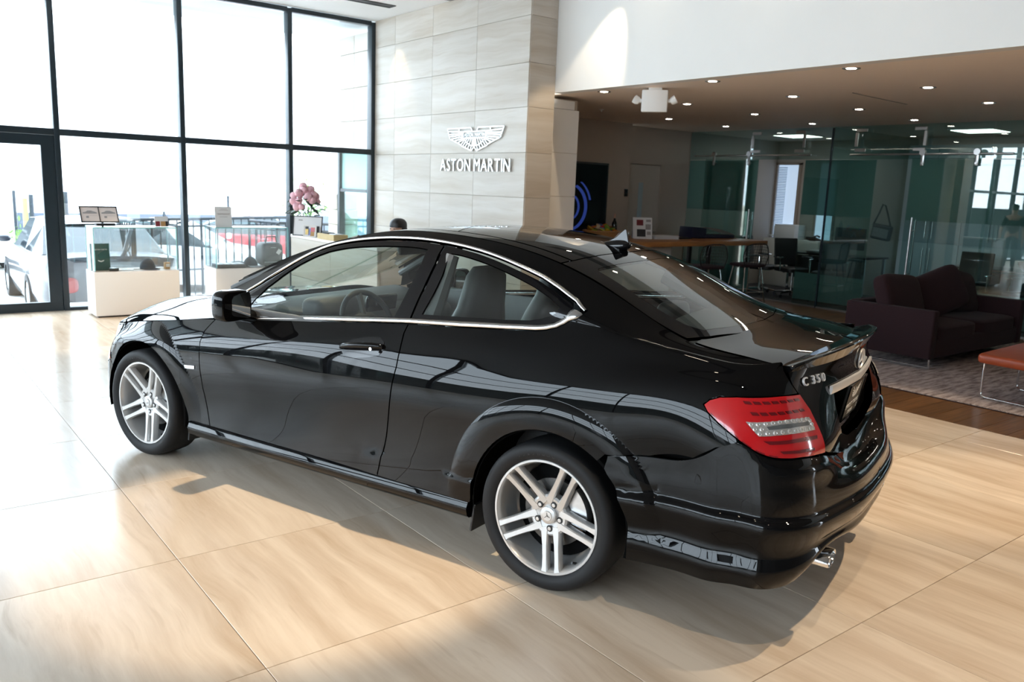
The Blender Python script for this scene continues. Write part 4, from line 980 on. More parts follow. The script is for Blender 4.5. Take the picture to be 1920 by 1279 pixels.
for c, s_ in (((1.38, 0, .215), (1.95, 1.56, .03)), ((-.62, 0, .32), (.42, 1.50, .05)), ((3.22, 0, .25), (.3, 1.2, .05)), ((1.38, .80, .55), (1.95, .05, .50)), ((1.38, -.80, .55), (1.95, .05, .50)),
              ((-.60, .75, .62), (.30, .04, .36)), ((-.60, -.75, .62), (.30, .04, .36)), ((2.45, 0, .62), (.05, 1.0, .60)), ((.30, 0, .52), (.05, 1.04, .60)), ((-.88, 0, .62), (.04, 1.1, .50)), ((3.30, 0, .5), (.04, 1.1, .4)), ((2.80, 0, .56), (.75, .98, .30)), ((0, 0, .5), (.8, .98, .3)),
              ((-.50, 0, .93), (.66, 1.16, .04)), ((0, .74, .84), (.85, .06, .20)), ((0, -.74, .84), (.85, .06, .20)), ((2.75, .70, .745), (.72, .10, .02)), ((2.75, -.70, .745), (.72, .10, .02))): add_box(bm, c, s_)
from_bm('underbody', bm, M['under'], car)
# ---- door mirrors
for sg in (1, -1):
    b2 = bmesh.new()
    superq(b2, (1.85, sg * .950, 1.004), (.125, .190, .160), .50, 28, 16)
    for v in b2.verts:
        if v.co.x < 1.806: v.co.x = 1.806
    hs = from_bm('door_mirror', b2, M['paint'], car, True)
    b2 = bmesh.new(); add_tube(b2, [(1.88, sg * .79, .925), (1.87, sg * .84, .935), (1.86, sg * .90, .945)], [.04, .032, .028], 10); from_bm('mirror_arm', b2, M['blackgloss'], hs, True)
    b2 = bmesh.new(); pts = [(y, z) for y, z in ((-.072, -.062), (-.058, -.067), (.030, -.050), (.040, -.040), (.040, .035), (.028, .052), (-.02, .066), (-.062, .071), (-.072, .062))]
    T = Matrix(((0, 0, -1, 1.8045), (sg, 0, 0, sg * .945), (0, 1, 0, 1.004), (0, 0, 0, 1)))
    add_prism(b2, pts, 0, .002, T); from_bm('mirror_face', b2, M['mirror'], hs)
    b2 = bmesh.new(); add_tube(b2, [(1.908, sg * .90, .985), (1.908, sg * .95, .987), (1.893, sg * 1.00, .992), (1.85, sg * 1.038, .998)], .010, 8); from_bm('turn_signal', b2, M['lenswhite'], hs, True)
# ---- door handles, fender badges, antenna
for sg in (1, -1):
    cup = panel('handle_cup', NF, [tuple(q) for q in NF.inv([(1.176, .862), (1.155, .890), (1.10, .915), (1.02, .934), (.95, .940), (.917, .922), (.912, .89), (.93, .862), (.985, .846), (1.08, .828), (1.15, .835)])], M['blackgloss'], gap=0, depth=.004, off=.0016, res=.02, mirror=False, parent=car)[0]
    if sg < 0:
        cup.data.transform(Matrix.Diagonal((1, -1, 1, 1))); cup.data.flip_normals()
    qs = NF.inv([(1.170, .868), (1.13, .876), (1.05, .886), (.96, .896), (.918, .902)]); pp = NF.ev(qs); nn = outward(pp, NF.nrm(qs))
    b2 = bmesh.new(); pts = [Vector((p_ + n_ * h) * [1, sg, 1]) for p_, n_, h in zip(pp, nn, (.004, .030, .036, .032, .004))]; add_tube(b2, pts, [.012, .014, .0145, .014, .012], 10)
    hd = from_bm('door_handle', b2, M['paint'], car, True)
    if sg > 0: b2 = bmesh.new(); add_lathe(b2, [(.0085, 0), (.0085, .004), (0, .004)], seg=14, M=Matrix.Translation((.957, .887, .893)) @ Matrix.Rotation(R(-90), 4, 'X')); from_bm('lock_cylinder', b2, M['chrome'], hd)
    qs = NF.inv([(2.358, .6075), (2.268, .6155), (2.270, .597), (2.352, .589)]); panel('fender_badge', NF, [tuple(q) for q in qs], M['trim'], gap=0, depth=.004, off=.004, res=.03, mirror=False, parent=car) if sg > 0 else None
b2 = bmesh.new(); zb = float(NT.ev(np.array([[.001, 2.44 - .18]]))[0][2]); T = Matrix.Translation((.185, 0, zb - .002)) @ Matrix.Rotation(R(9), 4, 'Y')
superq(b2, (0, 0, 0), (.17, .076, .060), .85, 28, 12)
for v in b2.verts: v.co = T @ v.co
pf_ = [(.055, .018), (.02, .030), (-.015, .042), (-.048, .066), (-.062, .075), (-.068, .074), (-.072, .05), (-.080, .0), (.05, .0)]
for sg in (1,):
    L_, R_2 = [], []
    for x, z in pf_:
        w = .013 * (1 - max(0, z) / .082); L_.append(b2.verts.new(T @ Vector((x, w, z)))); R_2.append(b2.verts.new(T @ Vector((x, -w, z))))
    b2.faces.new(L_); b2.faces.new(R_2[::-1])
    for i in range(len(pf_)): j = (i + 1) % len(pf_); b2.faces.new((L_[i], R_2[i], R_2[j], L_[j]))
from_bm('roof_antenna', b2, M['blackgloss'], car, True)
# ---- wheels
def make_tyre():
    bm = bmesh.new()
    add_lathe(bm, [(.236, .060), (.240, .082), (.247, .092), (.262, .104), (.280, .1085), (.296, .105), (.308, .096), (.3145, .082), (.3165, .06), (.317, 0), (.3165, -.06), (.3145, -.082), (.300, -.104), (.27, -.106), (.245, -.09), (.236, -.06)], axis='Y', seg=96)
    return bm
def make_rim():
    bm = bmesh.new()
    add_lathe(bm, [(.2465, .078), (.2465, .090), (.2440, .094), (.2355, .0940), (.2310, .088), (.226, .070), (.222, .03), (.210, -.01), (.205, -.09), (.212, -.095)], axis='Y', seg=96)
    # twin spokes: five pairs, each arm tapering outwards and dished towards the hub
    for k in range(5):
        a = R(-90 + 72 * k)
        for sd in (-1, 1):
            prof = []
            for r, off, w, yf, dp in ((.050, .026, .022, .059, .035), (.085, .0285, .0172, .0635, .034), (.13, .0290, .0132, .0715, .034), (.18, .0295, .0125, .0805, .033), (.215, .0300, .0135, .088, .032), (.234, .032, .018, .0925, .03)):
                prof.append((r, sd * off, w, yf, dp))
            rows = []
            for r, off, w, yf, dp in prof:
                ring = []
                for u, y in ((-w, yf - dp), (-w, yf - .006), (-w * .70, yf), (w * .70, yf), (w, yf - .006), (w, yf - dp)):
                    lx, lz = r, off + u
                    ring.append(bm.verts.new((lx * math.cos(a) - lz * math.sin(a), y, lx * math.sin(a) + lz * math.cos(a))))
                rows.append(ring)
            for A, B in zip(rows, rows[1:]):
                for j in range(6): bm.faces.new((A[j], A[(j + 1) % 6], B[(j + 1) % 6], B[j]))
            bm.faces.new(rows[0]); bm.faces.new(rows[-1])
    add_lathe(bm, [(0, .052), (.045, .052), (.060, .058), (.080, .0605), (.089, .054), (.092, .02), (.07, 0), (0, 0)], axis='Y', seg=40)
    return bm
wheel_src = None
for cx in (0, WB):
    for sg in (1, -1):
        if wheel_src is None:
            w_ = bpy.data.objects.new('wheel', None); link(w_, car); w_['label'] = 'silver alloy wheel with five twin spokes in a low black tyre'
            from_bm('tyre', make_tyre(), M['rubber'], w_, True)
            rm_ = from_bm('rim', make_rim(), M['alloy'], w_, True)
            bm = bmesh.new(); add_lathe(bm, [(0, .0695), (.020, .0695), (.021, .066), (.034, .065), (.0365, .063), (.037, .05)], axis='Y', seg=36); from_bm('hub_cap', bm, M['alloy'], w_, True)
            bm = bmesh.new()
            for k in range(3):
                a, b_, c_ = R(90 + 120 * k), R(150 + 120 * k), R(30 + 120 * k)
                v = [bm.verts.new((r * math.cos(t), y, r * math.sin(t))) for r, t, y in ((.018, a, .0705), (.0035, b_, .0705), (0, a, .0735), (.0035, c_, .0705))]
                bm.faces.new((v[0], v[2], v[1])); bm.faces.new((v[0], v[3], v[2]))
            from_bm('cap_star', bm, M['chrome'], w_)
            for k in range(5):
                a = R(-90 + 72 * k); bm = bmesh.new(); c_ = Vector((.056 * math.cos(a), 0, .056 * math.sin(a)))
                add_lathe(bm, [(.0145, .0600), (.0135, .0612), (0, .0612)], c=c_, axis='Y', seg=16); from_bm('lug_pocket', bm, M['black'], w_, True); bm = bmesh.new(); add_lathe(bm, [(.0085, .0605), (.008, .0640), (0, .0645)], c=c_, axis='Y', seg=12); from_bm('lug_bolt', bm, M['steel'], w_, True)
                a = R(-54 + 72 * k); bm = bmesh.new(); c_ = Vector((.066 * math.cos(a), 0, .066 * math.sin(a))); add_lathe(bm, [(.0055, .0592), (0, .0590)], c=c_, axis='Y', seg=10); from_bm('bolt_hole', bm, M['black'], w_)
            bm = bmesh.new(); add_lathe(bm, [(.145, -.01), (.145, .006), (.085, .006), (.085, .02), (0, .02)], axis='Y', seg=64); from_bm('brake_disc', bm, M['disc'], w_, True)
            bm = bmesh.new()
            for k in range(9):
                a0 = R(-38 + 76 * (k / 8)); 
            add_prism(bm, arc(0, 0, .165, -32, 32, 10) + arc(0, 0, .095, 32, -32, 10), -.02, .028, Matrix.Rotation(R(90), 4, 'X') @ Matrix.Diagonal((-1, 1, -1, 1)) @ Matrix.Rotation(R(8), 4, 'Z')); from_bm('brake_caliper', bm, M['steel'], w_)
            bm = bmesh.new(); add_lathe(bm, [(0, -.03), (.20, -.03)], axis='Y', seg=40); from_bm('backing_plate', bm, M['under'], w_)
            bm = bmesh.new(); av = R(-118); add_tube(bm, [(.224 * math.cos(av), .05, .224 * math.sin(av)), (.212 * math.cos(av), .075, .212 * math.sin(av))], .005, 8); from_bm('valve', bm, M['black'], w_)
            wheel_src = w_; o = w_
            for word, a0, r_ in (('ProContact', 118, .268),):
                for i, ch in enumerate(word):
                    a = R(a0 - i * 5.0); T = Matrix.Translation((r_ * math.cos(a), .1065, r_ * math.sin(a))) @ Matrix.Rotation(R(90), 4, 'X') @ Matrix.Rotation(-(a - R(90)), 4, 'Z')
                    T = Matrix(((-math.sin(a) * -1, math.cos(a), 0, r_ * math.cos(a)), (0, 0, 1, .1065), (math.cos(a) * -1, math.sin(a), 0, r_ * math.sin(a)), (0, 0, 0, 1)))
                    text_obj('tyre_lettering', ch, .022, .0008, M['black'], T, w_)
        else:
            o = copy_tree(wheel_src, car)
        o.location = (cx, sg * .786, AXZ + .0005); o.rotation_euler = (0, R(10 if cx == 0 else 8), 0 if sg > 0 else math.pi)
# ---- cabin
bm = bmesh.new()
for c, s_, r_, b_ in (((1.86, 0, .82), (.42, 1.36, .22), (0, R(-8), 0), .08), ((1.98, 0, .90), (.40, 1.34, .10), (0, R(-6), 0), .05)): add_box(bm, c, s_, r_, b_, 4)
dsh = from_bm('dashboard', bm, M['greytrim'], car, True)
bm = bmesh.new(); superq(bm, (1.74, .36, .955), (.16, .36, .12), .5); from_bm('instrument_hood', bm, M['greytrim'], dsh, True)
bm = bmesh.new(); add_box(bm, (1.70, 0, .93), (.03, .26, .13), (0, R(-10), 0), .015); from_bm('centre_screen', bm, M['blackgloss'], dsh, True)
bm = bmesh.new(); add_box(bm, (1.70, -.42, .80), (.02, .50, .05), (0, R(-10), 0), .008); from_bm('silver_inlay', bm, M['steel'], dsh, True)
bm = bmesh.new(); T = xf((1.46, .36, .885), (0, R(-66), 0)); pts = [T @ Vector((.185 * math.cos(2 * math.pi * k / 40), .185 * math.sin(2 * math.pi * k / 40), 0)) for k in range(40)]
add_tube(bm, pts, .0155, 10, closed=True)
b2 = bmesh.new(); superq(b2, (0, 0, -.02), (.15, .17, .05), .6, 20, 10); join(bm, b2, T)
for a in (0, 180, 270): add_tube(bm, [T @ Vector((.05 * math.cos(R(a + 90)), .05 * math.sin(R(a + 90)), -.015)), T @ Vector((.18 * math.cos(R(a + 90)), .18 * math.sin(R(a + 90)), 0))], .016, 8)
from_bm('steering_wheel', bm, M['leather'], car, True)
for sg in (1, -1):
    bm = bmesh.new(); superq(bm, (1.12, sg * .36, .50), (.54, .50, .20), .45)
    st_ = from_bm('front_seat', bm, M['leather'], car, True)
    bm = bmesh.new()
    rws = []
    for (x, z, w, d) in ((.92, .52, .25, .10), (.86, .66, .255, .11), (.80, .82, .25, .10), (.745, .97, .215, .09), (.715, 1.07, .165, .075), (.70, 1.15, .145, .075), (.69, 1.22, .13, .07), (.685, 1.265, .10, .045)):
        rws.append([bm.verts.new((x + d * math.cos(a) * (1 if abs(math.cos(a)) < 2 else 1), sg * .36 + w * math.copysign(abs(math.sin(a)) ** .7, math.sin(a)), z)) for a in [2 * math.pi * k / 20 for k in range(20)]])
    for A, B in zip(rws, rws[1:]):
        for k in range(20): bm.faces.new((A[k], A[(k + 1) % 20], B[(k + 1) % 20], B[k]))
    bm.faces.new(rws[0]); bm.faces.new(rws[-1]); from_bm('seat_backrest', bm, M['leather'], st_, True)
bm = bmesh.new(); superq(bm, (.10, 0, .72), (.30, 1.15, .50), .35); superq(bm, (.33, 0, .52), (.5, 1.15, .18), .4); from_bm('rear_bench', bm, M['leather'], car, True)
for sg in (1, -1):
    bm = bmesh.new(); superq(bm, (-.02, sg * .30, 1.03), (.11, .26, .16), .5); from_bm('rear_headrest', bm, M['leather'], car, True)
    bm = bmesh.new(); add_box(bm, (1.25, sg * .785, .72), (1.5, .03, .5), bev=.01); add_box(bm, (1.25, sg * .755, .74), (.8, .05, .06), bev=.02); from_bm('door_card', bm, M['greytrim'], car, True)
    bm = bmesh.new(); add_tube(bm, [(.70, sg * .62, 1.33), (.74, sg * .69, 1.1), (.78, sg * .75, .9), (.8, sg * .76, .6)], [.03, .045, .05, .05], 8); from_bm('inner_pillar', bm, M['greytrim'], car, True)
    bm = bmesh.new(); add_tube(bm, [(1.35, sg * .55, 1.36), (1.6, sg * .58, 1.28), (1.9, sg * .64, 1.16), (2.15, sg * .70, 1.04)], .022, 8); from_bm('inner_pillar', bm, M['greytrim'], car, True)
    bm = bmesh.new(); add_tube(bm, [(.12, sg * .50, 1.22), (-.1, sg * .53, 1.12), (-.35, sg * .57, .99)], [.05, .06, .05], 8); from_bm('inner_pillar', bm, M['greytrim'], car, True)
pj('headliner', [(0, 1.40), (.5, 1.39), (.9, 1.30), (.97, .8), (.97, .3), (.9, .16), (.5, .13), (0, .12)], M['greytrim'], off=-.03, depth=0, gap=0, res=.08)
bm = bmesh.new(); add_box(bm, (1.46, 0, 1.285), (.03, .25, .07), (0, R(10), 0), .02, 3); add_tube(bm, [(1.47, 0, 1.31), (1.50, 0, 1.335)], .012, 8); from_bm('cabin_mirror', bm, M['black'], car, True)
# ================================================================ LOUNGE AND OFFICES
M['fabric'] = mat('plum_fabric', (.030, .016, .019), .9, spec=.1, var=.2, vscale=90, bump=.4, bscale=400, sheen=.05)
M['orange_leather'] = mat('rust_leather', (.36, .060, .016), .42, var=.12, vscale=14, bump=.2, bscale=160)
M['screen'] = mat('dark_screen', (.003, .003, .005), .08, var=.1)
M['blueglow'] = mat('blue_picture', (.01, .02, .10), .3, emit=(.03, .06, .30), estr=.45)
M['paper'] = mat('white_paper', (.78, .78, .79), .7, var=.02)
M['printdark'] = mat('dark_print', (.03, .03, .035), .6, var=.3, vscale=30)
M['printmid'] = mat('grey_print', (.35, .33, .33), .6, var=.3, vscale=30)
M['printred'] = mat('red_print', (.20, .02, .03), .5, var=.4, vscale=30)
M['wicker'] = mat('wicker', (.48, .27, .11), .6, var=.3, vscale=60, bump=.6, bscale=90)
M['bottle'] = mat('dark_bottle', (.008, .010, .008), .06, var=.1)
M['cork'] = mat('bottle_cap', (.45, .28, .22), .5, var=.1)
M['navy'] = mat('navy_binder', (.010, .013, .035), .4, var=.2)
M['mesh'] = mat('wire_black', (.03, .028, .028), .35, .6, var=.1)
M['lamp'] = mat('downlight_lens', (1, 1, 1), .3, emit=(1, .92, .80), estr=30.0)
M['reflector'] = mat('downlight_cone', (.55, .55, .56), .2, .9, var=.05)
M['blind'] = mat('blind_slat', (.62, .68, .74), .5, var=.05, emit=None)
M['daypane'] = mat('daylit_blind_glow', (.75, .82, .9), .6, emit=(.55, .72, .95), estr=.55)
M['cabinet'] = mat('pale_cabinet', (.42, .50, .54), .4, var=.03, vscale=2)
M['taupe'] = mat('taupe_trim', (.40, .33, .28), .6, var=.05)

# ---- downlights in the lounge soffit
bm0 = None; n = 0
DL = [(6.62, 3.97), (6.60, 5.40), (6.61, 6.91), (8.09, 4.04), (8.05, 5.48), (8.05, 6.95), (9.60, 4.12), (9.55, 5.57), (9.47, 7.0), (9.48, 8.51), (10.88, 8.57), (11.02, 7.13), (11.08, 5.66), (11.1, 4.15), (6.62, 2.4), (8.1, 2.5), (9.6, 2.6), (11.1, 2.6), (6.62, .8), (8.1, .9)]
where = {0: 'above the spoiler side of the lounge, nearest the white bulkhead'}
first = None
for k, (x, y) in enumerate(DL):
    if first is None:
        first = thing('downlight', None, 'downlight', (x, y, SOFF), 0, 'downlights in the lounge soffit')
        bm = bmesh.new(); add_lathe(bm, [(.062, -.001), (.064, -.004), (.072, -.004), (.074, 0)], seg=24); from_bm('trim_ring', bm, M['reflector'], first, True)
        bm = bmesh.new(); add_lathe(bm, [(.060, -.0045), (.05, -.003), (.040, -.0025)], seg=24); from_bm('reflector', bm, M['reflector'], first, True)
        bm = bmesh.new(); add_lathe(bm, [(0, -.0042), (.040, -.0042), (.042, -.002)], seg=20); from_bm('lens', bm, M['lamp'], first)
        o = first
    else:
        o = copy_tree(first); o.location = (x, y, SOFF)
    row = ('row beside the white bulkhead', 'second row from the bulkhead', 'third row from the bulkhead', 'row along the office glass')[int(round((x - 6.6) / 1.48))]
    o['label'] = 'round recessed downlight in the ' + row + ', ' + ('nearest the pier', 'second from the pier', 'third from the pier', 'fourth from the pier', 'fifth from the pier', 'sixth from the pier')[sum(1 for a_, b_ in DL if abs(a_ - x) < .4 and b_ > y + .3)]
sp_d = bpy.data.objects['downlight']
t = thing('sprinkler', 'tiny white sprinkler head under the soffit beside the white pier', 'sprinkler', (7.98, 8.37, SOFF))
bm = bmesh.new(); add_lathe(bm, [(.035, 0), (.03, -.008), (.012, -.010), (.010, -.03), (.018, -.032), (0, -.034)], seg=16); from_bm('rosette', bm, M['white'], t, True)
t = thing('slot_diffuser', 'thin dark slot in the lounge soffit between the downlights', 'air vent', (8.70, 4.83, SOFF), R(2.7))
box_obj('slot', (0, 0, -.002), (1.22, .022, .004), M['black'], t)
bm = bmesh.new(); add_box(bm, (0, .015, -.002), (1.24, .006, .005)); add_box(bm, (0, -.015, -.002), (1.24, .006, .005)); from_bm('frame', bm, M['soffit'], t)
# ---- emergency light box
t = thing('emergency_light', 'white box with two round lamp heads hung under the soffit edge', 'emergency light', (6.68, 6.21, SOFF), R(-52))
box_obj('housing', (0, 0, -.135), (.27, .075, .225), M['white'], t, .012); box_obj('ceiling_bracket', (0, .0, -.012), (.14, .06, .024), M['white'], t, .004)
for sg in (-1, 1):
    bm = bmesh.new(); add_cyl(bm, (sg * .125, .02, -.13), (sg * .165, .02, -.13), .022, seg=16); add_lathe(bm, [(0, -.03), (.03, -.03), (.042, -.012), (.046, .03), (.04, .034), (0, .03)], seg=22, M=Matrix.Translation((sg * .19, .02, -.125)) @ Matrix.Rotation(R(sg * 60), 4, 'Y'))
    from_bm('lamp_head', bm, M['white'], t, True)
# ---- wall screen
t = thing('wall_screen', 'large black television on the back wall showing a blue curve', 'television', (8.30, 9.60, 1.56))
box_obj('bezel', (0, 0, 0), (2.12, .05, 1.06), M['black'], t, .006); box_obj('screen', (0, -.027, 0), (2.06, .006, 1.0), M['screen'], t)
for r0, r1, a0, a1, dx in ((.33, .36, -75, 70, .27), (.19, .20, -70, 60, .27), (.44, .447, 15, 60, .27)):
    bm = bmesh.new(); add_prism(bm, arc(dx, -.16, r1, a0, a1, 20) + arc(dx - .035, -.16, r0, a1, a0, 20), 0, .001, Matrix.Translation((0, -.0305, 0)) @ Matrix.Rotation(R(90), 4, 'X'))
    from_bm('picture', bm, M['blueglow'], t)
# ---- counter table and what stands on it
TZ = .985
t = thing('counter_table', 'long counter-height table with cherry top in front of the back wall', 'table', (9.85, 8.55, 0))
box_obj('table_top', (0, 0, TZ - .035), (3.0, 1.25, .07), M['table_wood'], t, .006)
bm = bmesh.new(); add_box(bm, (-.85, .15, .45), (1.0, .8, .9), bev=.004); from_bm('pedestal', bm, M['white'], t); box_obj('plinth', (-.85, .15, .03), (.96, .74, .06), M['black'], t)
for x in (.9, 1.4): box_obj('leg', (x, .45, .457), (.06, .06, .915), M['black'], t, .004)
bk = thing('snack_basket', 'oval wicker basket heaped with bright snack packets on the counter table', 'basket', (8.28, 8.55, TZ))
bm = bmesh.new()
rings = []
for k, (r, z) in enumerate([(.0, .004), (.17, .004), (.20, .03), (.235, .07), (.26, .105), (.265, .115), (.25, .112), (.225, .07), (.18, .02), (0, .015)]):
    rings.append([bm.verts.new((r * 1.12 * math.cos(a) * (1 + (.012 if k in (2, 3, 4) and i % 2 else 0)), r * .8 * math.sin(a), z)) for i, a in enumerate([2 * math.pi * j / 36 for j in range(36)])])
for A, B in zip(rings, rings[1:]):
    for i in range(36): bm.faces.new((A[i], A[(i + 1) % 36], B[(i + 1) % 36], B[i]))
bmesh.ops.remove_doubles(bm, verts=bm.verts, dist=1e-5); from_bm('bowl', bm, M['wicker'], bk, True)
bm = bmesh.new(); add_tube(bm, [(.297 * math.cos(2 * math.pi * k / 40), .212 * math.sin(2 * math.pi * k / 40), .115 + .004 * (k % 2)) for k in range(40)], .011, 6, closed=True); from_bm('rim', bm, M['wicker'], bk, True)
pcols = [('red', (.55, .03, .03)), ('yellow', (.75, .45, .05)), ('green', (.20, .35, .05)), ('orange', (.70, .22, .04)), ('blue', (.10, .16, .45)), ('cream', (.7, .6, .45)), ('brown', (.25, .10, .04)), ('lime', (.42, .50, .08))]
rp_ = random.Random(4)
PKW = ('at the front of', 'in the middle of', 'towards the back of')
for k in range(22):
    cn, cc = pcols[k % 8]
    if ('pk_' + cn) not in M: M['pk_' + cn] = mat('packet_' + cn, cc, .25, spec=.6, var=.5, vscale=22)
    a = (-1.57, 0, 1.57)[k // 8] + rp_.uniform(-1.2, 1.2) + (3.14 if k // 8 == 1 and k % 2 else 0); r = .20 * math.sqrt(rp_.random()); x, y = r * 1.1 * math.cos(a), r * .8 * math.sin(a); z = .115 + .075 * (1 - r / .2) + .012 * (k % 3)
    bm = bmesh.new(); n = 6; rr = []
    for i in range(n + 1):
        u = -1 + 2 * i / n; h = .018 * (1 - u * u) ** .5 + .001
        rr.append([bm.verts.new((u * .055, v * .038, s_ * h * (1 - v * v * .7))) for v, s_ in ((-1, 0), (-.5, 1), (.5, 1), (1, 0), (.5, -1), (-.5, -1))])
    for A, B in zip(rr, rr[1:]):
        for j in range(6): bm.faces.new((A[j], A[(j + 1) % 6], B[(j + 1) % 6], B[j]))
    for ed in (rr[0], rr[-1]): bm.faces.new(ed)
    y_ = y
    o = from_bm('snack_packet', bm, M['pk_' + cn], None, True); o.location = (8.28 + x, 8.55 + y, TZ + z); o.rotation_euler = (rp_.uniform(-.7, .7), rp_.uniform(-.7, .7), rp_.random() * 6.28)
    tag(o, cn + ' shiny snack packet ' + PKW[k // 8] + ' the heap in the wicker basket', 'snack packet', 'snack packets in the basket')
def bottle(x, y, z, name, label, m, capm, sc=1.0):
    t = thing(name, label, 'bottle', (x, y, z))
    bm = bmesh.new(); add_lathe(bm, [(0, 0), (.036, 0), (.038, .006), (.038, .18), (.034, .205), (.018, .235), (.0145, .25), (.0145, .29), (.016, .292), (.016, .30), (0, .30)], seg=24); from_bm('glass_body', bm, m, t, True)
    bm = bmesh.new(); add_lathe(bm, [(.0162, .262), (.0165, .318), (0, .319)], seg=18); from_bm('capsule', bm, capm, t, True)
    bm = bmesh.new(); add_lathe(bm, [(.0385, .06), (.0387, .06), (.0387, .15), (.0385, .15)], seg=24); from_bm('label_band', bm, M['printdark'], t); t.scale = (sc, sc, sc * 1.12); return t
bottle(8.60, 8.62, TZ, 'wine_bottle', 'dark wine bottle with pale capsule standing beside the snack basket', M['bottle'], M['cork'])
t = thing('tent_card', 'small folded white card standing on the counter between basket and bottle', 'card', (8.46, 8.42, TZ), R(-35))
bm = bmesh.new(); add_box(bm, (0, -.02, .05), (.14, .003, .105), (R(-20), 0, 0)); add_box(bm, (0, .02, .05), (.14, .003, .105), (R(20), 0, 0)); from_bm('card', bm, M['paper'], t)
bm = bmesh.new(); add_box(bm, (-.03, -.0235, .03), (.07, .001, .03), (R(-20), 0, 0)); from_bm('print', bm, mat('blue_print', (.15, .28, .5), .6, var=.2), t)
M['thin'] = glass_mat('wine_glass', (.93, .95, .95))
for x, y, lb in ((8.88, 8.60, 'clear stemless wine glass behind the brochure stand, left one'), (8.97, 8.72, 'clear stemless wine glass touching the brochure stand, right one')):
    bm = bmesh.new(); add_lathe(bm, [(0, .004), (.022, .004), (.036, .03), (.040, .06), (.032, .11), (.0305, .11), (.038, .06), (.034, .032), (.02, .008), (0, .008)], seg=24)
    tag(from_bm('wine_glass', bm, M['thin'], None, True), lb, 'glass', 'wine glasses on the counter').location = (x, y, TZ)
t = thing('brochure_stand', 'leaning white card stand with small car pictures on the counter table', 'brochure stand', (9.10, 8.52, TZ), R(-32))
bm = bmesh.new(); add_box(bm, (0, .04, .155), (.29, .006, .32), (R(-14), 0, 0)); from_bm('panel', bm, M['paper'], t)
bm = bmesh.new(); add_box(bm, (0, .13, .14), (.26, .006, .29), (R(16), 0, 0)); from_bm('back_leg', bm, M['paper'], t)
for i, (x, z, w, h, mm) in enumerate(((-.04, .235, .10, .085, 'printred'), (.085, .175, .08, .08, 'printmid'), (-.02, .085, .13, .11, 'printdark'), (.09, .265, .07, .035, 'printmid'), (.095, .085, .06, .05, 'printmid'))):
    bm = bmesh.new(); add_box(bm, (x, .036 + (z - .155) * math.tan(R(14)), z), (w, .002, h), (R(-14), 0, 0)); from_bm('picture', bm, M[mm], t)
t = thing('paper_stack', 'flat stack of white papers lying beside the brochure stand', 'papers', (9.52, 8.55, TZ), R(-8))
for k in range(6): box_obj('sheet', (.004 * (k % 3), .003 * (k % 2), .004 + .008 * k), (.44, .32, .007), M['paper'], t, rot=(0, 0, R((k * 37) % 7 - 3)))
t = thing('black_folder', 'slim black folder lying flat on the counter by the papers', 'folder', (9.93, 8.50, TZ), R(-6))
box_obj('cover', (0, 0, .006), (.28, .20, .012), M['black'], t, .003); box_obj('pages', (.01, 0, .016), (.25, .18, .008), M['printdark'], t)
t = thing('ring_binder', 'open navy ring binder with white pages curving down its right side', 'binder', (10.62, 8.62, TZ), R(-6))
bm = bmesh.new(); add_box(bm, (-.25, 0, .085), (.30, .30, .17), (0, R(4), 0), .01); add_box(bm, (.10, 0, .03), (.85, .32, .05), bev=.008); from_bm('cover', bm, M['navy'], t, True)
bm = bmesh.new(); A, B = [], []
for i in range(13):
    u = i / 12; x = -.12 + .66 * u; z = .175 - .115 * u ** 1.3 + .012 * math.sin(u * 3.1)
    A.append(bm.verts.new((x, -.15, z))); B.append(bm.verts.new((x, .15, z)))
for i in range(12): bm.faces.new((A[i], A[i + 1], B[i + 1], B[i]))
bmesh.ops.solidify(bm, geom=bm.faces[:], thickness=.02); from_bm('pages', bm, M['paper'], t, True)
# ---- wire counter stools
def stool(x, y, rz, label):
    t = thing('wire_stool', label, 'stool', (x, y, 0), rz, 'wire counter stools')
    # back shell: x sideways, -y is the back (towards the viewer)
    def sh(u, v):   # u -1..1, v 0..1 up the back
        w = .235 * (1 - .18 * v ** 3) * (.80 + .2 * min(1, v * 2)); yy = -.20 - .06 * v + .07 * u * u * (.4 + v * .6); z = .64 + .345 * v - .045 * abs(u) ** 3 * v
        return (u * w, yy, z)
    bm = bmesh.new()
    for i in range(11):
        u = -1 + 2 * i / 10; add_tube(bm, [sh(u, v / 8) for v in range(9)], .0032, 4, cap=False)
    for k in range(1, 8): add_tube(bm, [sh(-1 + 2 * i / 10, k / 8) for i in range(11)], .0028, 4, cap=False)
    from_bm('wire_grid', bm, M['mesh'], t)
    bm = bmesh.new(); edge = [sh(-1, v / 8) for v in range(9)] + [sh(-1 + 2 * i / 10, 1) for i in range(1, 11)] + [sh(1, 1 - v / 8) for v in range(1, 9)]; add_tube(bm, edge, .008, 8); from_bm('back_frame', bm, M['mesh'], t, True)
    bm = bmesh.new(); superq(bm, (0, .0, .655), (.44, .42, .05), .45, 24, 8); from_bm('seat_pad', bm, M['fabric'], t, True)
    bm = bmesh.new()
    for i in range(9):
        xx = -.2 + .05 * i; add_tube(bm, [(xx, -.19, .63), (xx, 0, .622), (xx, .20, .64)], .003, 4, cap=False)
    from_bm('seat_wires', bm, M['mesh'], t)
    for sx in (-1, 1):
        for sy in (-1, 1):
            bm = bmesh.new(); add_tube(bm, [(sx * .15, sy * .13, .63), (sx * .22, sy * .22, 0)], .0095, 8); from_bm('leg', bm, M['chrome'], t, True)
    bm = bmesh.new(); add_tube(bm, [(.19, .19, .26), (-.19, .19, .26), (-.19, -.19, .26), (.19, -.19, .26)], .007, 8, closed=True); from_bm('foot_ring', bm, M['chrome'], t, True)
    return t
stool(9.48, 7.62, R(-16), 'dark wire-backed counter stool nearest the bottle, left of the pair')
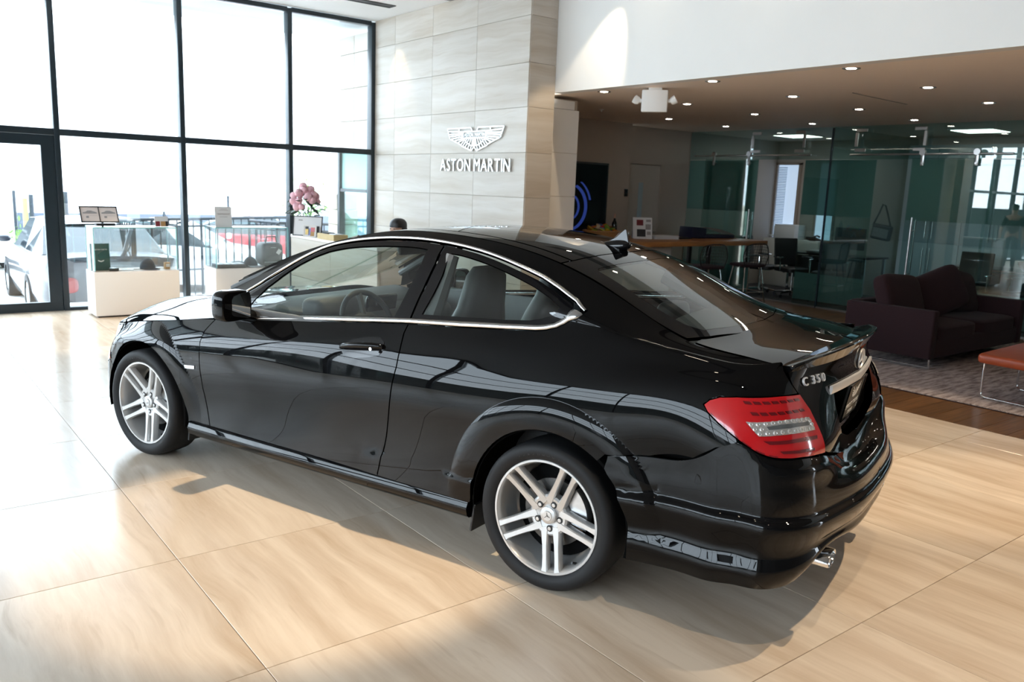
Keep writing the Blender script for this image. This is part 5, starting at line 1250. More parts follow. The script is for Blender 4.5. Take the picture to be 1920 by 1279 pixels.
stool(10.45, 7.62, R(-14), 'dark wire-backed counter stool with chrome legs by the glass, right of the pair')
# ---- plum sofa
rg = thing('area_rug', 'streaky grey and mauve rug under the sofa and orange chair', 'rug', (9.1, 2.55, 0))
mr = mat('rug_pile', (.42, .34, .32), .95, spec=.1, var=.0); nt = mr.node_tree; tc = nt.nodes.new('ShaderNodeTexCoord'); mp = nt.nodes.new('ShaderNodeMapping'); mp.inputs['Scale'].default_value = (1.2, 7, 1)
nz = nt.nodes.new('ShaderNodeTexNoise'); nz.inputs['Scale'].default_value = 3.2; nz.inputs['Detail'].default_value = 9; nz.inputs['Roughness'].default_value = .7
rr_ = nt.nodes.new('ShaderNodeValToRGB'); rr_.color_ramp.elements[0].position = .36; rr_.color_ramp.elements[0].color = (.16, .12, .115, 1); rr_.color_ramp.elements[1].position = .58; rr_.color_ramp.elements[1].color = (.50, .42, .40, 1)
nt.links.new(tc.outputs['Object'], mp.inputs[0]); nt.links.new(mp.outputs[0], nz.inputs['Vector']); nt.links.new(nz.outputs['Fac'], rr_.inputs[0]); nt.links.new(rr_.outputs[0], P(mr).inputs['Base Color'])
M['rug'] = mr
box_obj('pile', (0, 0, .006), (3.75, 4.3, .012), mr, rg, .004); box_obj('border', (0, 0, .003), (3.78, 4.33, .006), M['fabric'], rg)
bm = bmesh.new(); rr = random.Random(3)
for k in range(700):
    s_ = rr.random(); e_ = k % 4
    x, y = ((-1.875, -2.15 + 4.3 * s_), (1.875, -2.15 + 4.3 * s_), (-1.875 + 3.75 * s_, -2.15), (-1.875 + 3.75 * s_, 2.15))[e_]
    add_box(bm, (x, y, .008), (.012, .012, .012), (rr.random(), rr.random(), rr.random()))
o = from_bm('fringe', bm, mr, rg); o['kind'] = 'stuff'
sf = thing('sofa', 'low plum two-seat sofa on thin chrome legs at the edge of the rug', 'sofa', (8.25, 3.78, .012))
box_obj('base', (1.09, .46, .205), (2.16, .90, .19), M['fabric'], sf, .015, seg=3)
for x in (.055, 2.13): box_obj('arm', (x, .46, .355), (.11, .94, .49), M['fabric'], sf, .018, seg=3)
box_obj('back', (1.09, .87, .36), (2.06, .11, .50), M['fabric'], sf, .018, seg=3)
for x in (.605, 1.585):
    bm = bmesh.new(); superq(bm, (x, .40, .345), (.985, .80, .17), .28, 36, 12); from_bm('seat_cushion', bm, M['fabric'], sf, True)
for x, y in ((.12, .05), (2.06, .05), (.12, .88), (2.06, .88)):
    bm = bmesh.new(); add_tube(bm, [(x, y, .12), (x, y - .01, 0)], .010, 8); from_bm('leg', bm, M['chrome'], sf, True)
bm = bmesh.new(); add_box(bm, (.12, .46, .012), (.014, .84, .014)); from_bm('leg_rail', bm, M['chrome'], sf)
def cushion(x, y, z, s, rot, label):
    bm = bmesh.new()
    def pf(p):
        u, v = p.x / (s[0] / 2), p.z / (s[2] / 2); k = 1 - .16 * (abs(u * v)) ** 1.5
        return Vector((p.x * (1 + .05 * abs(v) ** 3), p.y * (1 - .35 * (abs(u) ** 4 + abs(v) ** 4) / 2), p.z * (1 + .06 * abs(u) ** 3)))
    superq(bm, (0, 0, 0), s, .42, 36, 18, puff=pf); o = from_bm('cushion', bm, M['fabric'], None, True); o.location = (x, y, z); o.rotation_euler = rot; tag(o, label, 'cushion', 'plum cushions on the sofa'); return o
cushion(8.72, 4.38, .66, (.86, .22, .48), (R(-20), R(4), R(3)), 'plum cushion slumped at the sofa end nearest the car')
cushion(9.50, 4.36, .67, (.80, .22, .50), (R(-22), R(-16), R(-12)), 'plum cushion turned on its corner in the middle of the sofa')
cushion(10.02, 4.34, .66, (.74, .22, .48), (R(-18), R(8), R(4)), 'plum cushion upright at the far right end of the sofa')
# ---- rust lounge chair (runs out of the frame)
oc = thing('lounge_chair', 'rust orange leather lounge chair on a chrome sled frame, cut by the frame edge', 'chair', (7.43, 2.98, .012), R(-4))
bm = bmesh.new(); add_box(bm, (.40, -.40, .385), (.84, .82, .085), (R(0), R(-3), 0), .03, 4); from_bm('seat', bm, M['orange_leather'], oc, True)
bm = bmesh.new(); add_box(bm, (.92, -.40, .58), (.10, .80, .52), (0, R(18), 0), .035, 4); from_bm('backrest', bm, M['orange_leather'], oc, True)
for x in (.10, .74):
    bm = bmesh.new(); add_tube(bm, [(x + .02, -.80, .35), (x + .02, -.775, .345), (x, -.05, .345), (x, -.012, .335), (x, -.005, .30), (x + .01, .0, .06), (x + .01, -.005, .025), (x + .01, -.04, .012), (x + .02, -.74, .012), (x + .02, -.79, .02), (x + .02, -.80, .06), (x + .02, -.80, .33)], .0105, 10); from_bm('sled_frame', bm, M['chrome'], oc, True)
# ---- office chairs
def office_chair(x, y, rz, label, group='black office chairs'):
    t = thing('office_chair', label, 'chair', (x, y, .0), rz, group)
    bm = bmesh.new(); superq(bm, (0, 0, .47), (.50, .48, .08), .35, 28, 10); from_bm('seat', bm, M['black'], t, True)
    bm = bmesh.new(); add_box(bm, (0, -.23, .76), (.46, .035, .46), (R(8), 0, 0), .016, 3); from_bm('backrest', bm, M['black'], t, True)
    bm = bmesh.new(); add_tube(bm, [(0, -.18, .44), (0, -.25, .52), (0, -.25, .72)], .018, 8); from_bm('back_bar', bm, M['chrome'], t, True)
    for sg in (-1, 1):
        bm = bmesh.new(); add_tube(bm, [(sg * .20, .05, .43), (sg * .29, .05, .46), (sg * .29, .04, .66), (sg * .29, -.10, .67)], .011, 8); add_box(bm, (sg * .29, -.02, .68), (.05, .24, .025), bev=.008); from_bm('armrest', bm, M['chrome'], t, True)
    bm = bmesh.new(); add_cyl(bm, (0, 0, .09), (0, 0, .43), .025, seg=14); from_bm('gas_column', bm, M['chrome'], t, True)
    for k in range(5):
        a = R(72 * k + 18); c, s_ = math.cos(a), math.sin(a)
        bm = bmesh.new(); add_tube(bm, [(0, 0, .10), (.27 * c, .27 * s_, .075)], [.022, .014], 8); lg = from_bm('base_arm', bm, M['chrome'], t, True)
        bm = bmesh.new(); add_cyl(bm, (.27 * c - .012 * s_, .27 * s_ + .012 * c, .028), (.27 * c + .012 * s_, .27 * s_ - .012 * c, .028), .028, seg=12); add_cyl(bm, (.27 * c, .27 * s_, .03), (.27 * c, .27 * s_, .08), .006, seg=6); from_bm('caster', bm, M['black'], lg, True)
    return t
office_chair(12.35, 8.72, R(200), 'black office chair just inside the open doorway, behind the right stool')
office_chair(12.45, 8.15, R(160), 'black office chair with chrome arms in the middle of the left office')
office_chair(12.40, 7.45, R(110), 'black office chair pulled to the desk beside the glass partition')
office_chair(12.55, 5.35, R(90), 'black office chair behind the right sliding door, facing the desk')
office_chair(12.45, 4.50, R(60), 'black office chair at the frame edge behind the glass')
def desk(x, y, rz, label):
    t = thing('desk', label, 'desk', (x, y, 0), rz)
    box_obj('desk_top', (0, 0, .73), (1.5, .72, .03), M['blackgloss'], t, .004)
    for sx in (-.70, .70):
        for sy in (-.31, .31): box_obj('leg', (sx, sy, .357), (.04, .04, .715), M['chrome'], t)
    box_obj('modesty_panel', (0, .30, .50), (1.36, .015, .40), M['black'], t); return t
desk(13.25, 7.85, R(90), 'black office desk near the glass partition in the left office')
desk(13.35, 5.15, R(90), 'black glossy desk in the right office behind the sofa')
t = thing('monitor', 'black desk monitor seen from behind, above the desk in the left office', 'monitor', (13.2, 7.60, .745), R(80))
box_obj('panel', (0, 0, .28), (.62, .03, .36), M['black'], t, .006); box_obj('stand', (0, .03, .08), (.06, .03, .16), M['black'], t); box_obj('foot', (0, .03, .006), (.24, .18, .012), M['black'], t, .004)
t = thing('document_tray', 'silver edged paper tray on the desk under the monitor', 'tray', (13.05, 8.05, .745), R(85)); box_obj('tray', (0, 0, .02), (.36, .26, .035), M['steel'], t, .004); box_obj('papers', (0, 0, .045), (.32, .22, .012), M['paper'], t)
t = thing('desk_bowl', 'round black bowl on the desk at the right frame edge', 'bowl', (13.2, 4.78, .745)); bm = bmesh.new(); add_lathe(bm, [(0, 0), (.08, 0), (.14, .05), (.17, .14), (.16, .14), (.13, .055), (.07, .012), (0, .012)], seg=28); from_bm('bowl', bm, M['black'], t, True)
bm = bmesh.new(); add_lathe(bm, [(.163, .10), (.168, .10), (.172, .108), (.166, .108)], seg=28); from_bm('band', bm, M['chrome'], t, True)
M['fill_panel_glow'] = mat('office_fill_glow', (1, 1, 1), .5, emit=(1, .97, .88), estr=5.0)  # glowing panels added out of view to brighten the offices
for x, y, lb in ((12.9, 8.6, 'square white fill light panel added out of view in the left office'), (12.9, 5.6, 'square white fill light panel added out of view in the right office')):
    t = thing('office_fill_panel', lb, 'ceiling light', (x, y, SOFF)); box_obj('frame', (0, 0, -.008), (.64, .64, .016), M['white'], t); box_obj('diffuser', (0, 0, -.018), (.58, .58, .006), M['fill_panel_glow'], t)
# storage cabinet, printer, window with blind, tall window, white cupboards with bag
t = thing('low_cabinet', 'pale low storage cabinet against the back wall of the left office', 'cabinet', (14.0, 9.15, 0), R(90))
box_obj('body', (0, 0, .45), (1.2, .38, .90), M['white'], t, .004); 
for x in (-.3, .3): d_ = box_obj('cabinet_door', (x, .196, .45), (.585, .012, .86), M['white'], t, .002); box_obj('handle', (x - .22 * (1 if x > 0 else -1), .21, .6), (.012, .016, .12), M['steel'], d_)
t = thing('printer', 'off-white office printer standing on the low cabinet', 'printer', (13.98, 9.30, .90), R(90))
box_obj('body', (0, 0, .12), (.46, .36, .24), M['paper'], t, .01); box_obj('paper_tray', (.28, .02, .05), (.20, .28, .02), M['paper'], t, .003); box_obj('lid', (0, 0, .255), (.44, .35, .03), M['paper'], t, .008)
t = thing('desk_phone', 'black desk phone on the printer end of the low cabinet', 'phone', (13.98, 8.78, .90), R(90)); box_obj('base', (0, 0, .03), (.20, .2, .05), M['black'], t, .008, rot=(R(12), 0, 0)); bm = bmesh.new(); add_tube(bm, [(-.07, .08, .08), (-.07, 0, .10), (-.07, -.08, .075)], [.02, .014, .02], 8); from_bm('handset', bm, M['black'], t, True)
w4 = bpy.data.objects.new('window_4', None); link(w4); tag(w4, kind='structure')
bm = bmesh.new()
for c, s_ in (((14.17, 9.83, 1.5), (.06, .05, 1.66)), ((14.17, 9.32, 1.5), (.06, .05, 1.66)), ((14.17, 9.575, 2.32), (.06, .56, .05)), ((14.17, 9.575, .68), (.06, .56, .05))): add_box(bm, c, s_)
from_bm('window_frame', bm, M['taupe'], w4); box_obj('pane', (14.19, 9.575, 1.5), (.008, .46, 1.6), M['daypane'], w4)
me_s = None
for k in range(48):
    z = .74 + k * .032
    if me_s is None: o = box_obj('blind_slat', (0, 0, 0), (.024, .22, .0025), M['blind'], w4, rot=(0, R(35), 0)); me_s = o.data
    else: o = link(bpy.data.objects.new('blind_slat', me_s), w4)
    o.location = (14.15, 9.70, z)
w5 = bpy.data.objects.new('window_5', None); link(w5); tag(w5, kind='structure')
box_obj('pane', (14.185, 8.72, 1.62), (.02, .34, 1.40), M['daypane'], w5); bm = bmesh.new(); add_box(bm, (14.17, 8.91, 1.62), (.05, .04, 1.44)); add_box(bm, (14.17, 8.53, 1.62), (.05, .04, 1.44)); add_box(bm, (14.17, 8.72, .90), (.05, .42, .04)); from_bm('window_frame', bm, M['taupe'], w5)
cup = thing('cupboard_wall', 'wall of pale cupboard doors with long bar handles in the right office', 'cabinet', (14.0, 6.1, 0))
box_obj('carcass', (.03, 0, 1.3), (.34, 1.98, 2.6), M['cabinet'], cup)
for i in range(4):
    y = -.74 + .495 * i
    for z0, z1 in ((.08, 1.02), (1.03, 2.55)):
        d_ = box_obj('cabinet_door', (-.152, y, (z0 + z1) / 2), (.018, .488, z1 - z0 - .006), M['cabinet'], cup, .002)
        bm = bmesh.new(); s_ = .19 if i % 2 == 0 else -.19; zz = (.45, .95) if z0 < .5 else (1.1, 1.75)
        add_cyl(bm, (-.195, y + s_, zz[0]), (-.195, y + s_, zz[1]), .008, seg=8)
        for z in zz: add_cyl(bm, (-.195, y + s_, z + (.03 if z == zz[0] else -.03)), (-.16, y + s_, z + (.03 if z == zz[0] else -.03)), .006, seg=6)
        from_bm('handle', bm, M['steel'], d_, True)
tb = thing('shoulder_bag', 'black shoulder bag with pale patch hanging from the cupboard handle', 'bag', (13.76, 7.36, 1.02), R(0))
bm = bmesh.new(); add_box(bm, (0, 0, .13), (.10, .34, .26), (R(8), 0, 0), .03, 3); from_bm('body', bm, M['black'], tb, True)
bm = bmesh.new(); add_box(bm, (-.056, 0, .12), (.006, .28, .15), (R(8), 0, 0), .004); from_bm('patch', bm, M['printmid'], tb)
bm = bmesh.new(); add_tube(bm, [(0, -.15, .22), (0, -.08, .42), (0, -.02, .58), (0, .03, .60), (0, .08, .45), (0, .17, .24)], .014, 6); from_bm('strap', bm, M['black'], tb, True)
# ================================================================ SHOWROOM FRONT: sign, displays, desk, people
M['signmetal'] = mat('brushed_sign_metal', (.80, .83, .84), .22, 1.0, var=.06, vscale=12)
sg_ = thing('wall_sign', 'winged metal emblem above the metal words ASTON MARTIN on the travertine wall', 'sign', (5.975, 8.455, 2.26))
SM = Matrix(((0, 0, -1, 0), (-1, 0, 0, 0), (0, 1, 0, 0), (0, 0, 0, 1)))        # local x to the right, y up, z off the wall
def strokes(lines, w, h0, h1):
    bm = bmesh.new()
    for ln in lines:
        for a, b in zip(ln, ln[1:]):
            a, b = Vector(a), Vector(b); d = (b - a).normalized(); n = Vector((-d.y, d.x)) * w / 2; a2, b2 = a - d * w * .3, b + d * w * .3
            add_prism(bm, [tuple(a2 - n), tuple(b2 - n), tuple(b2 + n), tuple(a2 + n)], h0, h1, SM)
    return bm
half = [[(.05, .058), (.078, .095), (.592, .092), (.575, .055), (.530, -.030), (.285, -.105), (.262, -.122), (.055, -.180), (0, -.132)],
        [(.235, .048), (.585, .062)], [(.25, .030), (.560, .022)], [(.25, .012), (.545, -.005)], [(.24, -.010), (.520, -.034)], [(.215, -.028), (.44, -.060)], [(.19, -.030), (.36, -.084)],
        [(.33, .062), (.325, .092)], [(.215, -.035), (.17, -.075), (.09, -.112), (0, -.125)],
        [(.03, -.03), (.045, -.112)], [(.065, -.03), (.10, -.105)], [(.105, -.03), (.15, -.088)], [(.145, -.03), (.185, -.066)],
        [(.055, -.118), (.075, -.172)], [(.10, -.106), (.135, -.155)], [(.145, -.090), (.19, -.138)], [(.18, -.068), (.238, -.122)], [(.205, -.045), (.275, -.105)], [(.012, -.03), (.015, -.118)]]
lines = half + [[(-x, y) for x, y in ln] for ln in half]
from_bm('emblem_wings', strokes(lines, .0115, .004, .018), M['signmetal'], sg_)
from_bm('emblem_bar', strokes([[(-.24, .048), (.24, .048)], [(-.24, -.028), (.24, -.028)], [(-.235, .05), (-.235, -.03)], [(.235, .05), (.235, -.03)]], .012, .004, .02), M['signmetal'], sg_)
me = text_mesh('ASTON MARTIN', .062, .003); w_t = max(v.co.x for v in me.vertices) - min(v.co.x for v in me.vertices)
me.transform(SM @ Matrix.Translation((0, -.012, .010)) @ Matrix.Diagonal((.44 / w_t, 1, 1, 1))); me.materials.clear(); me.materials.append(M['steel']); link(bpy.data.objects.new('emblem_lettering', me), sg_)
# the words, letter by letter
adv = 0; word = 'ASTON MARTIN'; ms = []
for ch in word:
    if ch == ' ': adv += .052; continue
    me = text_mesh(ch, .215, .009, 'LEFT'); xs = [v.co.x for v in me.vertices]; x0 = min(xs); wch = (max(xs) - x0) * .82
    ms.append((me, adv - x0 * .82)); adv += wch + .022
tot = adv - .022; kx = 1.47 / tot
for me, dx in ms:
    me.transform(SM @ Matrix.Translation(((dx - tot / 2) * kx, -.425, .014)) @ Matrix.Diagonal((.82 * kx, 1, 1, 1))); me.materials.clear(); me.materials.append(M['signmetal']); me.name = 'sign_letter'
    link(bpy.data.objects.new('sign_letter', me), sg_)
# ---- display plinths with glass cases
M['case'] = glass_mat('display_glass', (.965, .99, .99))
M['gedge'] = mat('glass_edge', (.25, .55, .55), .15, var=.1)
M['plinth'] = mat('plinth_lacquer', (.80, .77, .74), .45, var=.01, vscale=2)
def plinth(x0, x1, y0, y1, h, top, lab_p, lab_c):
    t = thing('display_plinth', lab_p, 'plinth', ((x0 + x1) / 2, (y0 + y1) / 2, 0)); w, d = x1 - x0, y1 - y0
    box_obj('body', (0, 0, h / 2 + .01), (w, d, h - .02), M['plinth'], t, .004); box_obj('shadow_gap', (0, 0, .01), (w - .06, d - .06, .02), M['black'], t); box_obj('display_floor', (0, 0, h + .002), (w - .03, d - .03, .004), M['taupe'], t)
    c = thing('glass_case', lab_c, 'glass case', ((x0 + x1) / 2, (y0 + y1) / 2, h + .004)); H = top - h
    for cx, cy, sx, sy in ((0, -d / 2 + .02, w - .03, .008), (0, d / 2 - .02, w - .03, .008), (-w / 2 + .02, 0, .008, d - .05), (w / 2 - .02, 0, .008, d - .05)): box_obj('pane', (cx, cy, H / 2), (sx, sy, H - .01), M['case'], c)
    box_obj('pane', (0, 0, H - .004), (w - .03, d - .03, .010), M['case'], c)
    bm = bmesh.new()
    for sx in (-1, 1):
        for sy in (-1, 1): add_box(bm, (sx * (w / 2 - .016), sy * (d / 2 - .016), H / 2), (.008, .008, H - .012))
    add_box(bm, (0, -d / 2 + .012, H - .004), (w - .03, .004, .012)); add_box(bm, (0, d / 2 - .012, H - .004), (w - .03, .004, .012))
    from_bm('polished_edges', bm, M['gedge'], c); return t
plinth(2.03, 2.965, 10.272, 10.70, .525, 1.03, 'low white display plinth nearest the entrance door', 'glass case holding a green box and a dark cap')
plinth(3.40, 4.36, 10.272, 10.70, .525, 1.03, 'low white display plinth half hidden behind the black coupe', 'glass case holding a black holdall beside the reception desk')
PZ = .530
M['greenbox'] = mat('racing_green_card', (.035, .10, .09), .45, var=.08, vscale=6)
t = thing('presentation_box', 'upright dark green presentation box standing in the left glass case', 'box', (2.14, 10.46, PZ), R(6))
box_obj('box', (0, 0, .155), (.20, .05, .31), M['greenbox'], t, .004, rot=(R(-4), 0, 0)); text_obj('lettering', 'ASTON MARTIN', .020, .0003, M['platewhite'], Matrix.Translation((0, -.036, .235)) @ Matrix.Rotation(R(86), 4, 'X'), t, .95)
bm = bmesh.new()
for sgn in (-1, 1): add_prism(bm, [(0, .01), (sgn * .035, .022), (sgn * .03, .008), (0, -.004)][::sgn], 0, .001, Matrix.Translation((.0, -.029, .10)) @ Matrix.Rotation(R(86), 4, 'X'))
from_bm('wing_print', bm, M['platewhite'], t)
def cap(x, y, z, rz, label, m, bm_, sc=1.0):
    t = thing('baseball_cap', label, 'cap', (x, y, z), rz)
    bm = bmesh.new(); rr = []
    for k in range(8):
        a = R(90 * k / 7); rr.append([bm.verts.new((.088 * math.cos(a) * math.cos(b) * 1.05, .088 * math.cos(a) * math.sin(b), .002 + .125 * math.sin(a))) for b in [2 * math.pi * j / 24 for j in range(24)]])
    for A, B in zip(rr, rr[1:]):
        for j in range(24): bm.faces.new((A[j], A[(j + 1) % 24], B[(j + 1) % 24], B[j]))
    bmesh.ops.remove_doubles(bm, verts=bm.verts, dist=.0005); from_bm('crown', bm, m, t, True)
    bm = bmesh.new(); A, B = [], []
    for k in range(13):
        a = R(-75 + 150 * k / 12); A.append(bm.verts.new((.086 * math.cos(a), .086 * math.sin(a), .018))); e = .155 - .02 * abs(k - 6) / 6; B.append(bm.verts.new(((.03 + e) * math.cos(a * .75), e * .75 * math.sin(a), .006 - .004 * abs(k - 6) / 6)))
    for k in range(12): bm.faces.new((A[k], B[k], B[k + 1], A[k + 1]))
    bmesh.ops.solidify(bm, geom=bm.faces[:], thickness=.004); from_bm('brim', bm, bm_, t, True)
    bm = bmesh.new(); add_lathe(bm, [(.009, .124), (.008, .13), (0, .131)], seg=12); from_bm('button', bm, m, t); return t
M['capdark'] = mat('cap_cloth', (.030, .040, .055), .85, var=.1, vscale=60)
cap(2.66, 10.48, PZ, R(-75), 'dark navy baseball cap in the left glass case', M['capdark'], M['capdark'])
t = thing('watch_dish', 'small dark round dish lying in front of the green box', 'dish', (2.26, 10.36, PZ)); bm = bmesh.new(); add_lathe(bm, [(0, 0), (.05, 0), (.055, .02), (.048, .035), (.035, .03), (0, .028)], seg=24); from_bm('dish', bm, M['black'], t, True); bm = bmesh.new(); add_lathe(bm, [(0, .0295), (.03, .031)], seg=20); from_bm('inlay', bm, M['signmetal'], t)
t = thing('small_box', 'small cream gift box at the right end of the left glass case', 'box', (2.865, 10.42, PZ), R(10)); box_obj('box', (0, 0, .04), (.06, .05, .08), M['wicker'], t, .003); box_obj('label', (0, -.026, .045), (.045, .002, .04), M['paper'], t)
for i, (x, y, s) in enumerate(((2.40, 10.40, (.16, .11)), (2.50, 10.50, (.13, .09)), (2.78, 10.54, (.16, .08)))):
    t = thing('booklet', ['white booklet lying flat beside the dark dish', 'white booklet lying flat between dish and cap', 'white booklet lying flat behind the cap'][i], 'booklet', (x, y, PZ), R(15 * i - 10)); box_obj('cover', (0, 0, .004), (s[0], s[1], .008), M['paper'], t); box_obj('print', (0, 0, .0085), (s[0] * .6, s[1] * .3, .001), M['printmid'], t)
CT = 1.034
def draw_car(parent, x, z, s, T, m):
    bm = bmesh.new(); add_prism(bm, [(x - .07 * s, z), (x + .07 * s, z), (x + .071 * s, z + .012 * s), (x + .045 * s, z + .022 * s), (x + .015 * s, z + .034 * s), (x - .02 * s, z + .034 * s), (x - .04 * s, z + .020 * s), (x - .07 * s, z + .012 * s)], .0005, .0015, T); from_bm('printed_car', bm, m, parent)
t = thing('picture_stand', 'black framed double picture of two cars on a stand above the left glass case', 'picture', (2.14, 10.42, CT), R(2))
TP = Matrix.Translation((0, -.02, .14)) @ Matrix.Rotation(R(62), 4, 'X')
bm = bmesh.new(); 
for c, s_ in (((0, .094, 0), (.40, .012, .012)), ((0, -.094, 0), (.40, .012, .012)), ((-.194, 0, 0), (.012, .19, .012)), ((.194, 0, 0), (.012, .19, .012)), ((0, 0, .001), (.008, .18, .008))): add_box(bm, c, s_, M=TP)
from_bm('frame', bm, M['black'], t)
bm = bmesh.new(); add_box(bm, (0, 0, -.003), (.385, .185, .004), M=TP); from_bm('sheet', bm, mat('cream_print', (.80, .70, .66), .5, var=.02), t)
for x in (-.095, .10): draw_car(t, x, .01, 1.05, TP, M['printmid']); 
for x in (-.14, .05):
    bm = bmesh.new(); add_prism(bm, [(x, -.045), (x + .028, -.045), (x + .028, -.022), (x, -.022)], .0005, .0012, TP); add_prism(bm, [(x + .03, -.018), (x + .12, -.018), (x + .12, -.0165), (x, -.0165)], .0005, .0012, TP); from_bm('print', bm, M['printmid'], t)
bm = bmesh.new(); add_box(bm, (.06, .0, .025), (.20, .10, .03), bev=.004); add_box(bm, (.04, .02, .06), (.02, .02, .12)); from_bm('stand', bm, M['black'], t)
t = thing('photo_print', 'small warm photo print standing on the right of the left glass case', 'photo', (2.82, 10.42, CT), R(4)); box_obj('card', (0, 0, .062), (.155, .006, .12), M['paper'], t, rot=(R(-8), 0, 0))
for x, w, mm in ((-.045, .05, 'printred'), (.02, .06, 'wicker'), (.06, .03, 'printdark')): box_obj('picture', (x, -.008, .035), (w, .002, .06), M[mm], t, rot=(R(-8), 0, 0))
t = thing('paper_notice', 'white paper notice standing upright on the right glass case', 'notice', (3.56, 10.42, CT), R(2)); box_obj('sheet', (0, 0, .125), (.21, .004, .25), M['paper'], t, rot=(R(-6), 0, 0))
bm = bmesh.new()
for z, w in ((.22, .08), (.205, .12), (.165, .16), (.155, .15), (.125, .10), (.10, .14), (.09, .10), (.06, .07)): add_box(bm, (0, -.0045 - (.125 - z) * math.tan(R(6)) * -1 - .0, z), (w, .001, .004), (R(-6), 0, 0))
from_bm('print', bm, M['printmid'], t)
t = thing('medal_case', 'flat black display tray with pale inlays in the right glass case', 'tray', (3.62, 10.43, PZ)); box_obj('tray', (0, 0, .022), (.36, .22, .044), M['black'], t, .004)
for i in range(4): box_obj('inlay', (-.13 + .087 * i, 0, .046), (.06, .16, .004), M['paper'], t)
cap(3.90, 10.44, PZ, R(-60), 'dark cap with pale brim in the right glass case', M['capdark'], M['paper'])
t = thing('holdall', 'black leather holdall with a white tag in the right glass case', 'bag', (4.17, 10.48, PZ), R(0))
bm = bmesh.new(); superq(bm, (0, 0, .155), (.30, .28, .31), .45, 28, 14); from_bm('body', bm, M['leather'], t, True)
bm = bmesh.new(); add_tube(bm, [(-.08, -.06, .28), (-.06, -.06, .38), (.06, -.06, .38), (.08, -.06, .28)], .010, 8); from_bm('handle', bm, M['leather'], t, True)
bm = bmesh.new(); add_box(bm, (.07, -.145, .19), (.05, .004, .065), (0, R(35), 0), .004); from_bm('luggage_tag', bm, M['paper'], t)
bm = bmesh.new(); add_tube(bm, [(-.12, -.135, .06), (0, -.147, .06), (.12, -.135, .06)], .004, 6); add_tube(bm, [(-.1, -.12, .24), (0, -.14, .245), (.1, -.12, .24)], .004, 6); from_bm('zip', bm, M['steel'], t)
# ---- reception desk
rd = thing('reception_desk', 'pale stone reception desk with a raised ledge in front of the sign wall', 'desk', (4.40, 8.55, 0))
me0 = None
for z0, z1 in ((.04, .50), (.505, .96)):
    for k in range(2):
        box_obj('stone_panel', (-.285, -.55 + 1.08 * k + .0, (z0 + z1) / 2), (.03, 1.075, z1 - z0), M['wall_stone'], rd, .002)
box_obj('end_panel', (0, 1.06, .50), (.56, .03, .92), M['wall_stone'], rd, .002); box_obj('end_panel', (0, -1.06, .50), (.56, .03, .92), M['wall_stone'], rd, .002)
box_obj('ledge', (-.13, 0, .98), (.34, 2.16, .036), M['plinth'], rd, .004); box_obj('work_top', (.10, 0, .74), (.70, 2.08, .03), M['plinth'], rd, .003); box_obj('toe_kick', (.02, 0, .02), (.50, 2.05, .04), M['black'], rd)
LZ = .999
vs2 = thing('flower_vase', 'dark glass vase of pink roses at the end of the reception desk', 'vase', (4.23, 9.50, LZ))
bm = bmesh.new(); add_lathe(bm, [(0, 0), (.05, 0), (.056, .01), (.06, .16), (.066, .20), (.062, .20), (.054, .15), (.05, .012), (0, .012)], seg=24); from_bm('vase', bm, mat('smoky_vase', (.015, .03, .025), .06, var=.1), vs2, True)
bq = thing('rose_bouquet', 'full bouquet of pale pink roses with dark leaves', 'flowers', (4.23, 9.50, LZ + .02))
M['rose'] = mat('pink_petal', (.88, .52, .58), .55, var=.12, vscale=40); M['leafg'] = mat('dark_leaf', (.012, .045, .018), .4, var=.3, vscale=30)
def rose_bm():
    bm = bmesh.new()
    for r, h, ins, rot in ((.046, .050, .012, 0), (.038, .056, .008, .6), (.029, .060, .004, .2), (.019, .062, 0, .9)):
        rows = []
        for k in range(6):
            v = k / 5; rad = r * (math.sin(math.pi * (.12 + .62 * v)) ** .8); rows.append([bm.verts.new((rad * (1 + .10 * math.sin(3 * (a + rot))) * math.cos(a), rad * (1 + .10 * math.sin(3 * (a + rot))) * math.sin(a), -.02 + (h + .02) * v + .005 * math.sin(5 * a + rot) * v)) for a in [2 * math.pi * j / 15 for j in range(15)]])
        for A, B in zip(rows, rows[1:]):
            for j in range(15): bm.faces.new((A[j], A[(j + 1) % 15], B[(j + 1) % 15], B[j]))
        bm.faces.new(rows[0])
    return bm
rsrc = from_bm('rose', rose_bm(), M['rose'], bq, True)
rsp = [(-.13, 0, .42), (-.07, -.07, .46), (.0, -.03, .50), (.07, .02, .50), (.12, -.02, .45), (-.11, -.08, .35), (-.03, -.12, .37), (.05, -.10, .41), (.12, -.09, .37), (-.07, -.13, .29), (.01, -.15, .30), (.09, .10, .42), (-.08, .10, .43), (.0, .12, .47), (.15, .04, .36), (-.02, .03, .53)]
for k, (a, b, c) in enumerate(rsp):
    o = rsrc if k == 0 else link(bpy.data.objects.new('rose', rsrc.data), bq)
    # a runs across the view (to the right), b towards the viewer
    o.location = (a * .786 + b * .62 * -1 * -1 * .0 + b * .62, a * -.618 + b * .785, c); o.rotation_euler = (R(22 * math.sin(k * 2.1) - b * 120), R(18 * math.cos(k * 1.7) + a * 120), k); o.scale = [1.0 + .12 * math.sin(k * 3)] * 3
bm = bmesh.new()
for k, (a, b, c) in enumerate(rsp): add_tube(bm, [(a * .2, b * .2, .02), (a * .5, b * .5 * .8, .22), (a * .786 + b * .62, a * -.618 + b * .785, c - .02)], .0035, 5)
from_bm('stems', bm, M['leafg'], bq)
rr = random.Random(5); lf = None
